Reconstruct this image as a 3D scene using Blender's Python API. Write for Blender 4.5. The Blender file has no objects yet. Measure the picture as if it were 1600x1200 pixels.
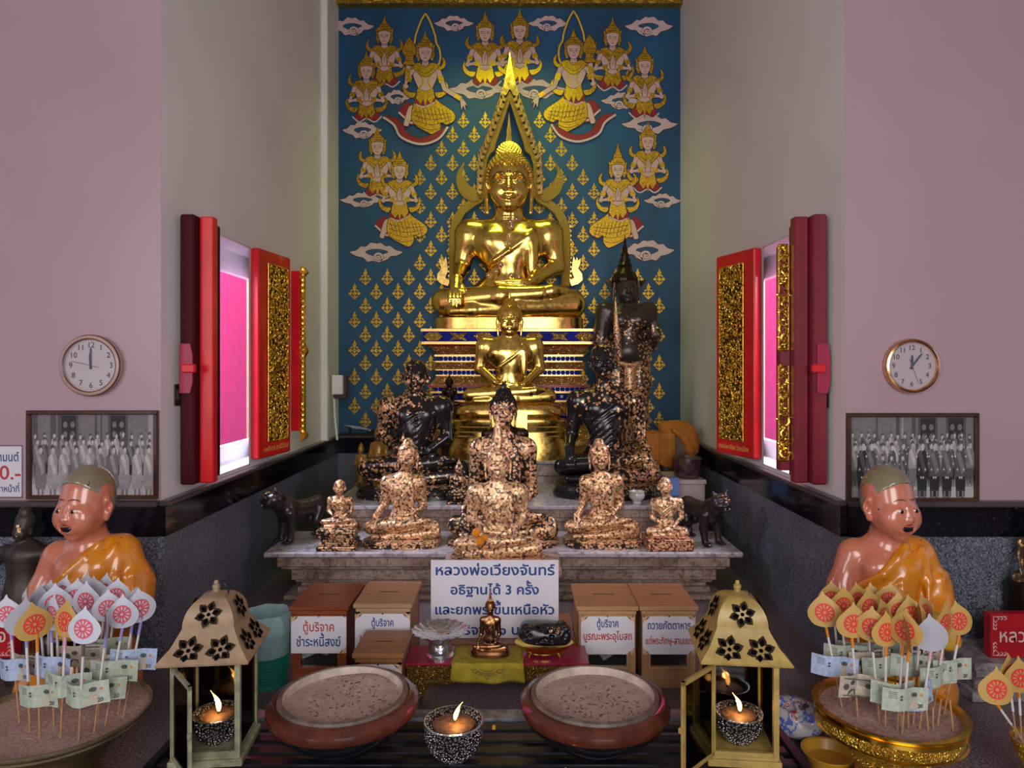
import bpy, bmesh, math, random
import numpy as np
from mathutils import Vector, Matrix, Euler
from mathutils.geometry import tessellate_polygon

SC = bpy.context.scene
COL = SC.collection
R = math.radians
PI = math.pi
# ------------------------------------------------------------------ camera
F, CX, CY, CZ = 1080.0, 806.0, 575.0, 1.517     # focal length in pixels, principal point, eye height


def P(px, py, Y):
    """point at depth Y that the photograph shows at (px, py)"""
    return Vector(((px - CX) / F * Y, Y, CZ - (py - CY) / F * Y))


cam_data = bpy.data.cameras.new('camera')
cam_data.sensor_width = 36.0
cam_data.lens = F / 1600 * 36
cam_data.shift_x = (800 - CX) / 1600
cam_data.shift_y = -(600 - CY) / 1600
cam_data.clip_start = 0.05
cam = bpy.data.objects.new('camera', cam_data)
COL.objects.link(cam)
cam.location = (0, 0, CZ)
cam.rotation_euler = (R(90), 0, 0)
SC.camera = cam
# ------------------------------------------------------------------ sky, lamps, exposure
SC.view_settings.view_transform = 'Standard'
SC.view_settings.look = 'None'
SC.view_settings.gamma = 1.0
SC.view_settings.use_curve_mapping = False
SC.view_settings.exposure = 0.0
SC.cycles.use_denoising = True
SC.cycles.max_bounces = 8
SC.cycles.sample_clamp_indirect = 6.0
world = bpy.data.worlds.new('daylight_sky')
SC.world = world
world.use_nodes = True
bgn = world.node_tree.nodes['Background']
bgn.inputs[0].default_value = (0.62, 0.72, 0.95, 1)
bgn.inputs[1].default_value = 0.9


def area(name, loc, target, sx, sy, power, col, spread=180):
    d = bpy.data.lights.new(name, 'AREA')
    d.shape = 'RECTANGLE'
    d.size, d.size_y, d.energy, d.color = sx, sy, power, col
    d.spread = R(spread)
    o = bpy.data.objects.new(name, d)
    COL.objects.link(o)
    o.location = loc
    o.rotation_euler = (Vector(target) - Vector(loc)).to_track_quat('-Z', 'Y').to_euler()
    return o


# daylight through the open hall doors behind the camera, and through the two niche windows
area('door_daylight', (0.7, -2.2, 2.3), (0, 5.5, 0.9), 2.4, 3.0, 180, (1.0, 0.94, 0.90))
area('door_daylight_left', (-3.6, -2.6, 2.3), (0.3, 5.5, 1.2), 1.6, 3.0, 100, (1.0, 0.90, 0.88))
area('window_daylight_left', (-2.85, 4.15, 2.6), (-0.6, 4.85, 0.9), 0.6, 0.9, 150, (0.60, 0.75, 1.0))
area('window_daylight_right', (2.75, 4.15, 2.6), (0.6, 4.85, 0.9), 0.6, 0.9, 80, (0.72, 0.82, 1.0))
area('porch_daylight_left', (-2.45, 6.4, 4.6), (-3.0, 7.8, 1.4), 0.5, 2.0, 125, (1.0, 0.95, 0.95))
area('porch_daylight_right', (2.4, 6.4, 4.6), (2.9, 7.8, 1.4), 0.5, 2.0, 260, (1.0, 0.95, 0.95))
# ceiling lamp of the niche: greenish yellow, above the tall statue
area('niche_lamp', (-0.08, 5.75, 5.1), (-0.08, 6.75, 2.6), 1.2, 0.15, 11, (0.80, 1.0, 0.20), 100)

random.seed(7)
rng = np.random.default_rng(5)


# ------------------------------------------------------------------ object bookkeeping
def tag(o, label=None, cat=None, group=None, kind=None):
    if label: o['label'] = label
    if cat: o['category'] = cat
    if group: o['group'] = group
    if kind: o['kind'] = kind
    return o


def thing(name, label, cat, loc=(0, 0, 0), rz=0.0, group=None):
    o = bpy.data.objects.new(name, None)
    o.empty_display_size = 0.05
    COL.objects.link(o)
    o.location = loc
    o.rotation_euler = (0, 0, rz)
    return tag(o, label, cat, group)


def link(name, me, mats, parent=None, loc=None, rot=None, smooth=35):
    if not isinstance(mats, (list, tuple)): mats = [mats]
    for m in mats: me.materials.append(m)
    if smooth:
        me.polygons.foreach_set('use_smooth', np.ones(len(me.polygons), dtype=bool))
        if smooth < 180: me.set_sharp_from_angle(angle=R(smooth))
    o = bpy.data.objects.new(name, me)
    COL.objects.link(o)
    if parent: o.parent = parent
    if loc is not None: o.location = loc
    if rot is not None: o.rotation_euler = rot
    return o


def dup(root, loc, rz, label, group=None):
    r = root.copy(); COL.objects.link(r)
    r.location = loc; r.rotation_euler = (0, 0, rz)
    r['label'] = label
    if group: r['group'] = group
    for ch in list(root.children):
        c = ch.copy(); COL.objects.link(c); c.parent = r
        for g in ch.children:
            d = g.copy(); COL.objects.link(d); d.parent = c
    return r


# ------------------------------------------------------------------ materials
def nodes(name):
    m = bpy.data.materials.new(name)
    m.use_nodes = True
    nt = m.node_tree
    b = nt.nodes['Principled BSDF']
    return m, nt, b


def N(nt, t, **kw):
    n = nt.nodes.new(t)
    for k, v in kw.items():
        if k in n.inputs.keys(): n.inputs[k].default_value = v
        else: setattr(n, k, v)
    return n


def coords(nt, scale=(1, 1, 1)):
    tc = N(nt, 'ShaderNodeTexCoord')
    mp = N(nt, 'ShaderNodeMapping')
    mp.inputs['Scale'].default_value = scale
    nt.links.new(tc.outputs['Object'], mp.inputs['Vector'])
    return mp.outputs['Vector']


def ramp(nt, fac, stops, interp='LINEAR'):
    r = N(nt, 'ShaderNodeValToRGB')
    cr = r.color_ramp
    cr.interpolation = interp
    while len(cr.elements) < len(stops): cr.elements.new(0.5)
    for e, (p, c) in zip(cr.elements, stops):
        e.position = p
        e.color = (*c, 1) if len(c) == 3 else c
    nt.links.new(fac, r.inputs['Fac'])
    return r.outputs['Color']


def mixc(nt, fac, a, b, mode='MIX'):
    m = N(nt, 'ShaderNodeMix', data_type='RGBA', blend_type=mode)
    for s, v in ((m.inputs[0], fac), (m.inputs[6], a), (m.inputs[7], b)):
        if hasattr(v, 'links'): nt.links.new(v, s)
        elif isinstance(v, (int, float)): s.default_value = v
        else: s.default_value = (*v, 1)
    return m.outputs[2]


def math_(nt, op, a, b=0.0):
    m = N(nt, 'ShaderNodeMath', operation=op)
    for s, v in ((m.inputs[0], a), (m.inputs[1], b)):
        if hasattr(v, 'links'): nt.links.new(v, s)
        else: s.default_value = v
    return m.outputs[0]


def bump(nt, b, h, strength, dist=0.01):
    n = N(nt, 'ShaderNodeBump')
    n.inputs['Strength'].default_value = strength
    n.inputs['Distance'].default_value = dist
    nt.links.new(h, n.inputs['Height'])
    nt.links.new(n.outputs['Normal'], b.inputs['Normal'])


def pm(name, col, rough=0.6, metal=0.0, var=0.12, scale=8.0, bmp=0.0, coat=0.0, stretch=(1, 1, 1), spec=0.5):
    """plain procedural paint, cloth, wood or metal: a noise shifts the colour and the roughness a little"""
    m, nt, b = nodes(name)
    v = coords(nt, stretch)
    n = N(nt, 'ShaderNodeTexNoise', Scale=scale, Detail=5.0)
    nt.links.new(v, n.inputs['Vector'])
    c = ramp(nt, n.outputs['Fac'], [(0.3, [x * (1 - var) for x in col]), (0.7, [min(1, x * (1 + var)) for x in col])])
    nt.links.new(c, b.inputs['Base Color'])
    b.inputs['Roughness'].default_value = rough
    b.inputs['Metallic'].default_value = metal
    b.inputs['Coat Weight'].default_value = coat
    b.inputs['Coat Roughness'].default_value = 0.06
    b.inputs['Specular IOR Level'].default_value = spec
    if bmp: bump(nt, b, n.outputs['Fac'], bmp)
    return m


def emis(name, col, strength):
    m, nt, b = nodes(name)
    tc = N(nt, 'ShaderNodeTexCoord')
    n = N(nt, 'ShaderNodeTexNoise', Scale=20.0)
    nt.links.new(tc.outputs['Object'], n.inputs['Vector'])
    c = ramp(nt, n.outputs['Fac'], [(0.3, col), (0.7, [min(1, x * 1.15) for x in col])])
    nt.links.new(c, b.inputs['Emission Color'])
    b.inputs['Emission Strength'].default_value = strength
    b.inputs['Base Color'].default_value = (*col, 1)
    return m


def leafmat(name, size=0.012, cover=0.5, base=(0.012, 0.009, 0.008), gold=(0.72, 0.40, 0.20), patch=3.0, axis=None, rough=0.3):
    """square flakes of gold leaf pressed on dark lacquer; cover = share of the surface with flakes"""
    m, nt, b = nodes(name)
    v = coords(nt)
    def layer(s, shift, thr):
        mp = N(nt, 'ShaderNodeMapping')
        mp.inputs['Location'].default_value = (shift, shift * 1.7, -shift)
        mp.inputs['Rotation'].default_value = (shift * 0.4, shift * 0.9, shift * 0.3)
        nt.links.new(v, mp.inputs['Vector'])
        vo = N(nt, 'ShaderNodeTexVoronoi', distance='CHEBYCHEV', Scale=1.0 / s, Randomness=0.85)
        nt.links.new(mp.outputs['Vector'], vo.inputs['Vector'])
        sep = N(nt, 'ShaderNodeSeparateColor')
        nt.links.new(vo.outputs['Color'], sep.inputs['Color'])
        return vo.outputs['Distance'], sep.outputs['Red'], sep.outputs['Green'], thr
    no = N(nt, 'ShaderNodeTexNoise', Scale=patch, Detail=2.0)
    nt.links.new(v, no.inputs['Vector'])
    dens = math_(nt, 'ADD', math_(nt, 'MULTIPLY', math_(nt, 'SUBTRACT', no.outputs['Fac'], 0.5), 2.2), cover)
    if axis:                                           # more flakes towards one side of the figure
        sx = N(nt, 'ShaderNodeSeparateXYZ')
        nt.links.new(v, sx.inputs['Vector'])
        dens = math_(nt, 'ADD', dens, math_(nt, 'MULTIPLY', sx.outputs[axis[0]], axis[1]))
    fac = None
    shade = None
    for s, sh, th in ((size, 0.0, 0.43), (size * 1.25, 3.1, 0.40)):
        d, rnd, g, th = layer(s, sh, th)
        on = math_(nt, 'MULTIPLY', math_(nt, 'LESS_THAN', d, th), math_(nt, 'LESS_THAN', rnd, dens))
        fac = on if fac is None else math_(nt, 'MAXIMUM', fac, on)
        shade = g if shade is None else shade
    gcol = ramp(nt, shade, [(0.0, [x * 0.55 for x in gold]), (0.5, gold), (1.0, [min(1, x * 1.35) for x in gold])])
    c = mixc(nt, fac, base, gcol)
    nt.links.new(c, b.inputs['Base Color'])
    nt.links.new(math_(nt, 'MULTIPLY', fac, 0.55), b.inputs['Metallic'])
    nt.links.new(math_(nt, 'ADD', math_(nt, 'MULTIPLY', fac, 0.12), rough), b.inputs['Roughness'])
    bump(nt, b, fac, 0.5, 0.004)
    return m


def goldmat(name, col=(0.86, 0.56, 0.13), rough=0.16, bmp=0.0, scale=30.0, dark=0.0):
    m, nt, b = nodes(name)
    v = coords(nt)
    n = N(nt, 'ShaderNodeTexNoise', Scale=scale, Detail=4.0)
    nt.links.new(v, n.inputs['Vector'])
    lo = [x * (0.8 - dark) for x in col]
    c = ramp(nt, n.outputs['Fac'], [(0.35, lo), (0.65, col)])
    nt.links.new(c, b.inputs['Base Color'])
    b.inputs['Metallic'].default_value = 1.0
    rr = ramp(nt, n.outputs['Fac'], [(0.2, (rough * 0.7,) * 3), (0.8, (rough * 1.4,) * 3)])
    nt.links.new(rr, b.inputs['Roughness'])
    if bmp: bump(nt, b, n.outputs['Fac'], bmp)
    return m


def carvedgold(name, scale=60.0, col=(0.80, 0.50, 0.12), deep=(0.10, 0.03, 0.01), thr=0.42):
    """gilded low relief: scroll-like cells, dark in the cuts"""
    m, nt, b = nodes(name)
    v = coords(nt)
    n = N(nt, 'ShaderNodeTexNoise', Scale=scale * 0.35, Detail=2.0)
    nt.links.new(v, n.inputs['Vector'])
    add = N(nt, 'ShaderNodeVectorMath', operation='MULTIPLY_ADD')
    nt.links.new(n.outputs['Color'], add.inputs[0])
    add.inputs[1].default_value = (0.03, 0.03, 0.03)
    nt.links.new(v, add.inputs[2])
    vo = N(nt, 'ShaderNodeTexVoronoi', feature='DISTANCE_TO_EDGE', Scale=scale)
    nt.links.new(add.outputs[0], vo.inputs['Vector'])
    f = ramp(nt, vo.outputs['Distance'], [(0.02, (0, 0, 0)), (0.12, (1, 1, 1))])
    nt.links.new(mixc(nt, f, deep, col), b.inputs['Base Color'])
    nt.links.new(f, b.inputs['Metallic'])
    b.inputs['Roughness'].default_value = 0.3
    bump(nt, b, vo.outputs['Distance'], 0.8, 0.02)
    return m


def granite(name, dark, light, scale=140.0, thr=0.55, rough=0.25, streak=0.0, bright=None):
    m, nt, b = nodes(name)
    v = coords(nt)
    n = N(nt, 'ShaderNodeTexNoise', Scale=scale, Detail=3.0, Roughness=0.7)
    nt.links.new(v, n.inputs['Vector'])
    stops = [(thr - 0.12, dark), (thr + 0.08, light)]
    if bright: stops.append((min(0.95, thr + 0.22), bright))
    c = ramp(nt, n.outputs['Fac'], stops)
    n2 = N(nt, 'ShaderNodeTexNoise', Scale=3.0, Detail=3.0)
    nt.links.new(v, n2.inputs['Vector'])
    c = mixc(nt, 1.0, c, ramp(nt, n2.outputs['Fac'], [(0.3, (0.72, 0.72, 0.72)), (0.7, (1, 1, 1))]), 'MULTIPLY')
    nt.links.new(c, b.inputs['Base Color'])
    b.inputs['Roughness'].default_value = rough
    return m


def marble(name, a, b2, stain, scale=5.0, rough=0.3, joint=None):
    m, nt, b = nodes(name)
    v = coords(nt)
    n = N(nt, 'ShaderNodeTexNoise', Scale=scale, Detail=8.0, Roughness=0.65, Distortion=1.2)
    nt.links.new(v, n.inputs['Vector'])
    c = ramp(nt, n.outputs['Fac'], [(0.3, stain), (0.46, b2), (0.62, a)])
    n2 = N(nt, 'ShaderNodeTexNoise', Scale=scale * 9, Detail=4.0)
    nt.links.new(v, n2.inputs['Vector'])
    c = mixc(nt, 1.0, c, ramp(nt, n2.outputs['Fac'], [(0.33, (0.55, 0.5, 0.46)), (0.5, (1, 1, 1))]), 'MULTIPLY')
    nt.links.new(c, b.inputs['Base Color'])
    b.inputs['Roughness'].default_value = rough
    return m


def woodmat(name, a, b2, scale=6.0, rough=0.4, axis=(1, 14, 1), coat=0.0):
    m, nt, b = nodes(name)
    v = coords(nt, axis)
    n = N(nt, 'ShaderNodeTexNoise', Scale=scale, Detail=6.0, Distortion=0.6)
    nt.links.new(v, n.inputs['Vector'])
    nt.links.new(ramp(nt, n.outputs['Fac'], [(0.35, a), (0.65, b2)]), b.inputs['Base Color'])
    b.inputs['Roughness'].default_value = rough
    b.inputs['Coat Weight'].default_value = coat
    bump(nt, b, n.outputs['Fac'], 0.05)
    return m


def sandmat(name, a, b2, speck, scale=60.0):
    m, nt, b = nodes(name)
    v = coords(nt)
    n = N(nt, 'ShaderNodeTexNoise', Scale=scale, Detail=6.0, Roughness=0.75)
    nt.links.new(v, n.inputs['Vector'])
    n2 = N(nt, 'ShaderNodeTexNoise', Scale=scale * 1.6, Detail=2.0)
    nt.links.new(v, n2.inputs['Vector'])
    c = ramp(nt, n.outputs['Fac'], [(0.35, b2), (0.65, a)])
    c = mixc(nt, ramp(nt, n2.outputs['Fac'], [(0.66, (0, 0, 0)), (0.70, (1, 1, 1))]), c, speck)
    nt.links.new(c, b.inputs['Base Color'])
    b.inputs['Roughness'].default_value = 0.95
    bump(nt, b, n.outputs['Fac'], 0.9, 0.02)
    return m


def glassmat(name, tint=(1, 1, 1), refl=0.12, rough=0.02):
    m = bpy.data.materials.new(name)
    m.use_nodes = True
    nt = m.node_tree
    nt.nodes.remove(nt.nodes['Principled BSDF'])
    out = nt.nodes['Material Output']
    tr = N(nt, 'ShaderNodeBsdfTransparent'); tr.inputs[0].default_value = (*tint, 1)
    gl = N(nt, 'ShaderNodeBsdfGlossy'); gl.inputs['Roughness'].default_value = rough
    v = coords(nt)
    n = N(nt, 'ShaderNodeTexNoise', Scale=6.0, Detail=3.0)
    nt.links.new(v, n.inputs['Vector'])
    f = ramp(nt, n.outputs['Fac'], [(0.3, (refl * 0.8,) * 3), (0.7, (refl * 1.2,) * 3)])
    mx = N(nt, 'ShaderNodeMixShader')
    nt.links.new(f, mx.inputs[0]); nt.links.new(tr.outputs[0], mx.inputs[1]); nt.links.new(gl.outputs[0], mx.inputs[2])
    nt.links.new(mx.outputs[0], out.inputs['Surface'])
    return m


# ------------------------------------------------------------------ mesh building
class MB:
    def __init__(s):
        s.bm = bmesh.new(); s.mi = 0

    def _m(s, fs):
        for f in fs: f.material_index = s.mi

    def box(s, c, size, rot=(0, 0, 0), bev=0.0, taper=None):
        M = Matrix.Translation(c) @ Euler(rot).to_matrix().to_4x4()
        hx, hy, hz = size[0] / 2, size[1] / 2, size[2] / 2
        e = min(bev, hx * 0.9, hy * 0.9, hz * 0.9)
        tp = taper or (1, 1)
        def V(x, y, z):
            k = (z / hz + 1) / 2
            return s.bm.verts.new(M @ Vector((x * (1 + (tp[0] - 1) * k), y * (1 + (tp[1] - 1) * k), z)))
        fs = []
        if e <= 0:
            v = [V(x * hx, y * hy, z * hz) for z in (-1, 1) for y in (-1, 1) for x in (-1, 1)]
            for q in ((0, 2, 3, 1), (4, 5, 7, 6), (0, 1, 5, 4), (2, 6, 7, 3), (0, 4, 6, 2), (1, 3, 7, 5)):
                fs.append(s.bm.faces.new([v[i] for i in q]))
        else:
            # chamfered box: three vertices per corner
            c3 = {}
            for X in (-1, 1):
                for Y in (-1, 1):
                    for Z in (-1, 1):
                        c3[X, Y, Z] = (V(X * hx, Y * (hy - e), Z * (hz - e)), V(X * (hx - e), Y * hy, Z * (hz - e)), V(X * (hx - e), Y * (hy - e), Z * hz))
            for sg in (-1, 1):
                o = [(-1, -1), (1, -1), (1, 1), (-1, 1)]
                if sg < 0: o = o[::-1]
                fs.append(s.bm.faces.new([c3[sg, a, b][0] for a, b in o]))
                fs.append(s.bm.faces.new([c3[b, sg, a][1] for a, b in o]))
                fs.append(s.bm.faces.new([c3[a, b, sg][2] for a, b in o]))
            for a in (-1, 1):
                for b in (-1, 1):
                    fs.append(s.bm.faces.new((c3[a, b, -1][0], c3[a, b, -1][1], c3[a, b, 1][1], c3[a, b, 1][0])))
                    fs.append(s.bm.faces.new((c3[a, -1, b][0], c3[a, -1, b][2], c3[a, 1, b][2], c3[a, 1, b][0])))
                    fs.append(s.bm.faces.new((c3[-1, a, b][1], c3[-1, a, b][2], c3[1, a, b][2], c3[1, a, b][1])))
            for t in c3.values(): fs.append(s.bm.faces.new(t))
        s._m(fs)
        return s

    def bounds(s, x0, x1, y0, y1, z0, z1, bev=0.0):
        return s.box(((x0 + x1) / 2, (y0 + y1) / 2, (z0 + z1) / 2), (x1 - x0, y1 - y0, z1 - z0), bev=bev)

    def tube(s, pts, r, seg=10, cap=True, flat=1.0):
        pts = [Vector(p) for p in pts]
        n = len(pts)
        rs = r if isinstance(r, (list, tuple)) else [r] * n
        rings = []
        up = None
        for i, p in enumerate(pts):
            t = (pts[min(i + 1, n - 1)] - pts[max(i - 1, 0)])
            if t.length < 1e-9: t = Vector((0, 0, 1))
            t.normalize()
            if up is None:
                up = Vector((0, 0, 1)) if abs(t.z) < 0.9 else Vector((0, 1, 0))
            a = t.cross(up)
            if a.length < 1e-6: a = t.cross(Vector((1, 0, 0)))
            a.normalize(); b = a.cross(t).normalized(); up = b
            rings.append([s.bm.verts.new(p + a * (rs[i] * math.cos(2 * PI * k / seg)) + b * (rs[i] * flat * math.sin(2 * PI * k / seg))) for k in range(seg)])
        fs = []
        for i in range(n - 1):
            for k in range(seg):
                fs.append(s.bm.faces.new((rings[i][k], rings[i][(k + 1) % seg], rings[i + 1][(k + 1) % seg], rings[i + 1][k])))
        if cap:
            fs.append(s.bm.faces.new(list(reversed(rings[0])))); fs.append(s.bm.faces.new(rings[-1]))
        s._m(fs)
        return s

    def lathe(s, prof, seg=40, c=(0, 0, 0), sx=1.0, sy=1.0, fn=None, cap=True, sq=0.0):
        rings = []
        for r, z in prof:
            ring = []
            for k in range(seg):
                a = 2 * PI * k / seg
                rr = r * (fn(a, z) if fn else 1.0)
                ca, sa = math.cos(a), math.sin(a)
                if sq:
                    ca = math.copysign(abs(ca) ** (1 - sq), ca); sa = math.copysign(abs(sa) ** (1 - sq), sa)
                ring.append(s.bm.verts.new((c[0] + rr * ca * sx, c[1] + rr * sa * sy, c[2] + z)))
            rings.append(ring)
        fs = []
        for i in range(len(rings) - 1):
            for k in range(seg):
                fs.append(s.bm.faces.new((rings[i][k], rings[i][(k + 1) % seg], rings[i + 1][(k + 1) % seg], rings[i + 1][k])))
        if cap:
            if prof[0][0] > 1e-5: fs.append(s.bm.faces.new(list(reversed(rings[0]))))
            if prof[-1][0] > 1e-5: fs.append(s.bm.faces.new(rings[-1]))
        s._m(fs)
        return s

    def ball(s, c, r, seg=12, rot=(0, 0, 0)):
        if isinstance(r, (int, float)): r = (r, r, r)
        M = Matrix.Translation(c) @ Euler(rot).to_matrix().to_4x4() @ Matrix.Diagonal((*r, 1))
        nv = max(4, seg * 2 // 3)
        rings = []
        for i in range(1, nv):
            t = PI * i / nv
            rings.append([s.bm.verts.new(M @ Vector((math.sin(t) * math.cos(2 * PI * k / seg), math.sin(t) * math.sin(2 * PI * k / seg), -math.cos(t)))) for k in range(seg)])
        lo = s.bm.verts.new(M @ Vector((0, 0, -1))); hi = s.bm.verts.new(M @ Vector((0, 0, 1)))
        fs = []
        for k in range(seg):
            j = (k + 1) % seg
            fs.append(s.bm.faces.new((lo, rings[0][j], rings[0][k]))); fs.append(s.bm.faces.new((hi, rings[-1][k], rings[-1][j])))
            for i in range(nv - 2):
                fs.append(s.bm.faces.new((rings[i][k], rings[i][j], rings[i + 1][j], rings[i + 1][k])))
        s._m(fs)
        return s

    def ico(s, c, r, sub=1):
        return s.ball(c, r, 6 + 2 * sub)

    def face(s, pts):
        vs = [s.bm.verts.new(p) for p in pts]
        f = s.bm.faces.new(vs); f.material_index = s.mi
        return f

    def prism(s, pts, d):
        """extrude the planar outline pts by the vector d"""
        d = Vector(d)
        a = [s.bm.verts.new(p) for p in pts]
        b = [s.bm.verts.new(Vector(p) + d) for p in pts]
        n = len(a)
        if n > 4:
            fs = []
            for q in tessellate_polygon([[Vector(p) for p in pts]]):
                try:
                    fs.append(s.bm.faces.new([a[i] for i in q])); fs.append(s.bm.faces.new([b[i] for i in reversed(q)]))
                except ValueError:
                    pass
        else:
            fs = [s.bm.faces.new(a), s.bm.faces.new(list(reversed(b)))]
        for i in range(n):
            fs.append(s.bm.faces.new((a[i], b[i], b[(i + 1) % n], a[(i + 1) % n])))
        s._m(fs)
        return s

    def mesh(s, name='mesh', fix=True):
        ng = [f for f in s.bm.faces if len(f.verts) > 4]
        if ng: bmesh.ops.triangulate(s.bm, faces=ng)
        if fix: bmesh.ops.recalc_face_normals(s.bm, faces=s.bm.faces)
        me = bpy.data.meshes.new(name)
        s.bm.to_mesh(me); s.bm.free()
        return me

    def obj(s, name, mats, parent=None, loc=None, rot=None, smooth=35, fix=True):
        return link(name, s.mesh(name, fix), mats, parent, loc, rot, smooth)


def spline(pts, n=6, closed=True):
    """Catmull-Rom through pts"""
    pts = [Vector(p) for p in pts]
    out = []
    L = len(pts)
    rngi = range(L) if closed else range(L - 1)
    for i in rngi:
        if closed: p0, p1, p2, p3 = pts[(i - 1) % L], pts[i], pts[(i + 1) % L], pts[(i + 2) % L]
        else: p0, p1, p2, p3 = pts[max(i - 1, 0)], pts[i], pts[i + 1], pts[min(i + 2, L - 1)]
        for k in range(n):
            t = k / n
            out.append(0.5 * ((2 * p1) + (p2 - p0) * t + (2 * p0 - 5 * p1 + 4 * p2 - p3) * t * t + (3 * p1 - p0 - 3 * p2 + p3) * t ** 3))
    if not closed: out.append(pts[-1])
    return out


# ------------------------------------------------------------------ sculpting: blended volumes meshed by surface nets
class Sculpt:
    def __init__(s):
        s.p = []

    def _add(s, fn, lo, hi, k, op):
        s.p.append((fn, np.array(lo, float), np.array(hi, float), k, op))
        return s

    def ell(s, c, r, k=0.02, rot=None, op=1, mx=False):
        c = np.array(c, float)
        r = np.array((r, r, r) if isinstance(r, (int, float)) else r, float)
        Rm = np.array(Euler(rot).to_matrix().transposed()) if rot else None
        m = float(max(r))
        ext = r if rot is None else np.array((m, m, m))

        def fn(X, Y, Z):
            x, y, z = X - c[0], Y - c[1], Z - c[2]
            if Rm is not None:
                x, y, z = (Rm[0, 0] * x + Rm[0, 1] * y + Rm[0, 2] * z, Rm[1, 0] * x + Rm[1, 1] * y + Rm[1, 2] * z,
                           Rm[2, 0] * x + Rm[2, 1] * y + Rm[2, 2] * z)
            k0 = np.sqrt((x / r[0]) ** 2 + (y / r[1]) ** 2 + (z / r[2]) ** 2)
            k1 = np.sqrt((x / r[0] ** 2) ** 2 + (y / r[1] ** 2) ** 2 + (z / r[2] ** 2) ** 2) + 1e-9
            return k0 * (k0 - 1) / k1
        s._add(fn, c - ext, c + ext, k, op)
        if mx:
            rr = (rot[0], -rot[1], -rot[2]) if rot else None
            s.ell((-c[0], c[1], c[2]), tuple(r), k, rr, op)
        return s

    def cap(s, pts, rad, k=0.02, op=1, mx=False, flat=None):
        """chain of tapering capsules"""
        rad = rad if isinstance(rad, (list, tuple)) else [rad] * len(pts)
        for i in range(len(pts) - 1):
            a, b = np.array(pts[i], float), np.array(pts[i + 1], float)
            ra, rb = rad[i], rad[i + 1]
            ab = b - a
            L2 = float(ab @ ab) + 1e-12

            def fn(X, Y, Z, a=a, ab=ab, L2=L2, ra=ra, rb=rb):
                x, y, z = X - a[0], Y - a[1], Z - a[2]
                t = np.clip((x * ab[0] + y * ab[1] + z * ab[2]) / L2, 0, 1)
                return np.sqrt((x - t * ab[0]) ** 2 + (y - t * ab[1]) ** 2 + (z - t * ab[2]) ** 2) - (ra + (rb - ra) * t)
            m = max(ra, rb)
            s._add(fn, np.minimum(a, b) - m, np.maximum(a, b) + m, k, op)
        if mx: s.cap([(-p[0], p[1], p[2]) for p in pts], rad, k, op)
        return s

    def box(s, c, h, rd=0.01, k=0.01, rot=None, op=1, mx=False):
        c = np.array(c, float); h = np.array(h, float)
        Rm = np.array(Euler(rot).to_matrix().transposed()) if rot else None
        ext = h if rot is None else np.array([np.linalg.norm(h)] * 3)

        def fn(X, Y, Z):
            x, y, z = X - c[0], Y - c[1], Z - c[2]
            if Rm is not None:
                x, y, z = (Rm[0, 0] * x + Rm[0, 1] * y + Rm[0, 2] * z, Rm[1, 0] * x + Rm[1, 1] * y + Rm[1, 2] * z,
                           Rm[2, 0] * x + Rm[2, 1] * y + Rm[2, 2] * z)
            qx, qy, qz = np.abs(x) - h[0] + rd, np.abs(y) - h[1] + rd, np.abs(z) - h[2] + rd
            return np.sqrt(np.maximum(qx, 0) ** 2 + np.maximum(qy, 0) ** 2 + np.maximum(qz, 0) ** 2) + np.minimum(np.maximum(qx, np.maximum(qy, qz)), 0) - rd
        s._add(fn, c - ext, c + ext, k, op)
        if mx:
            rr = (rot[0], -rot[1], -rot[2]) if rot else None
            s.box((-c[0], c[1], c[2]), tuple(h), rd, k, rr, op)
        return s

    def cut(s, fnc):
        """keep only where fnc(X,Y,Z) < 0"""
        s._add(fnc, (-1e3,) * 3, (1e3,) * 3, 0.0, 3)
        return s

    def mesh(s, vox, xf=None, name='sculpt', zmin=None):
        lo = np.min([p[1] for p in s.p if p[4] == 1], axis=0) - 3 * vox
        hi = np.max([p[2] for p in s.p if p[4] == 1], axis=0) + 3 * vox
        n = np.ceil((hi - lo) / vox).astype(int) + 1
        gx, gy, gz = [(lo[i] + vox * np.arange(n[i])).astype(np.float32) for i in range(3)]
        D = np.full(tuple(n), 10.0, np.float32)
        for fn, a, b, k, op in s.p:
            mgn = k + 3 * vox
            i0 = np.maximum(np.floor((a - mgn - lo) / vox).astype(int), 0)
            i1 = np.minimum(np.ceil((b + mgn - lo) / vox).astype(int) + 1, n)
            if np.any(i1 <= i0): continue
            sl = tuple(slice(i0[i], i1[i]) for i in range(3))
            d = fn(gx[sl[0]][:, None, None], gy[sl[1]][None, :, None], gz[sl[2]][None, None, :]).astype(np.float32)
            o = D[sl]
            if op == 1:
                h = np.maximum(k - np.abs(o - d), 0) / max(k, 1e-6)
                D[sl] = np.minimum(o, d) - h * h * k * 0.25
            elif op == -1:
                h = np.maximum(k - np.abs(o + d), 0) / max(k, 1e-6)
                D[sl] = np.maximum(o, -d) + h * h * k * 0.25
            else:
                D[sl] = np.maximum(o, d)
        if zmin is not None:
            D = np.maximum(D, (zmin - gz)[None, None, :])
        return nets(D, lo, vox, xf, name)


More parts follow.
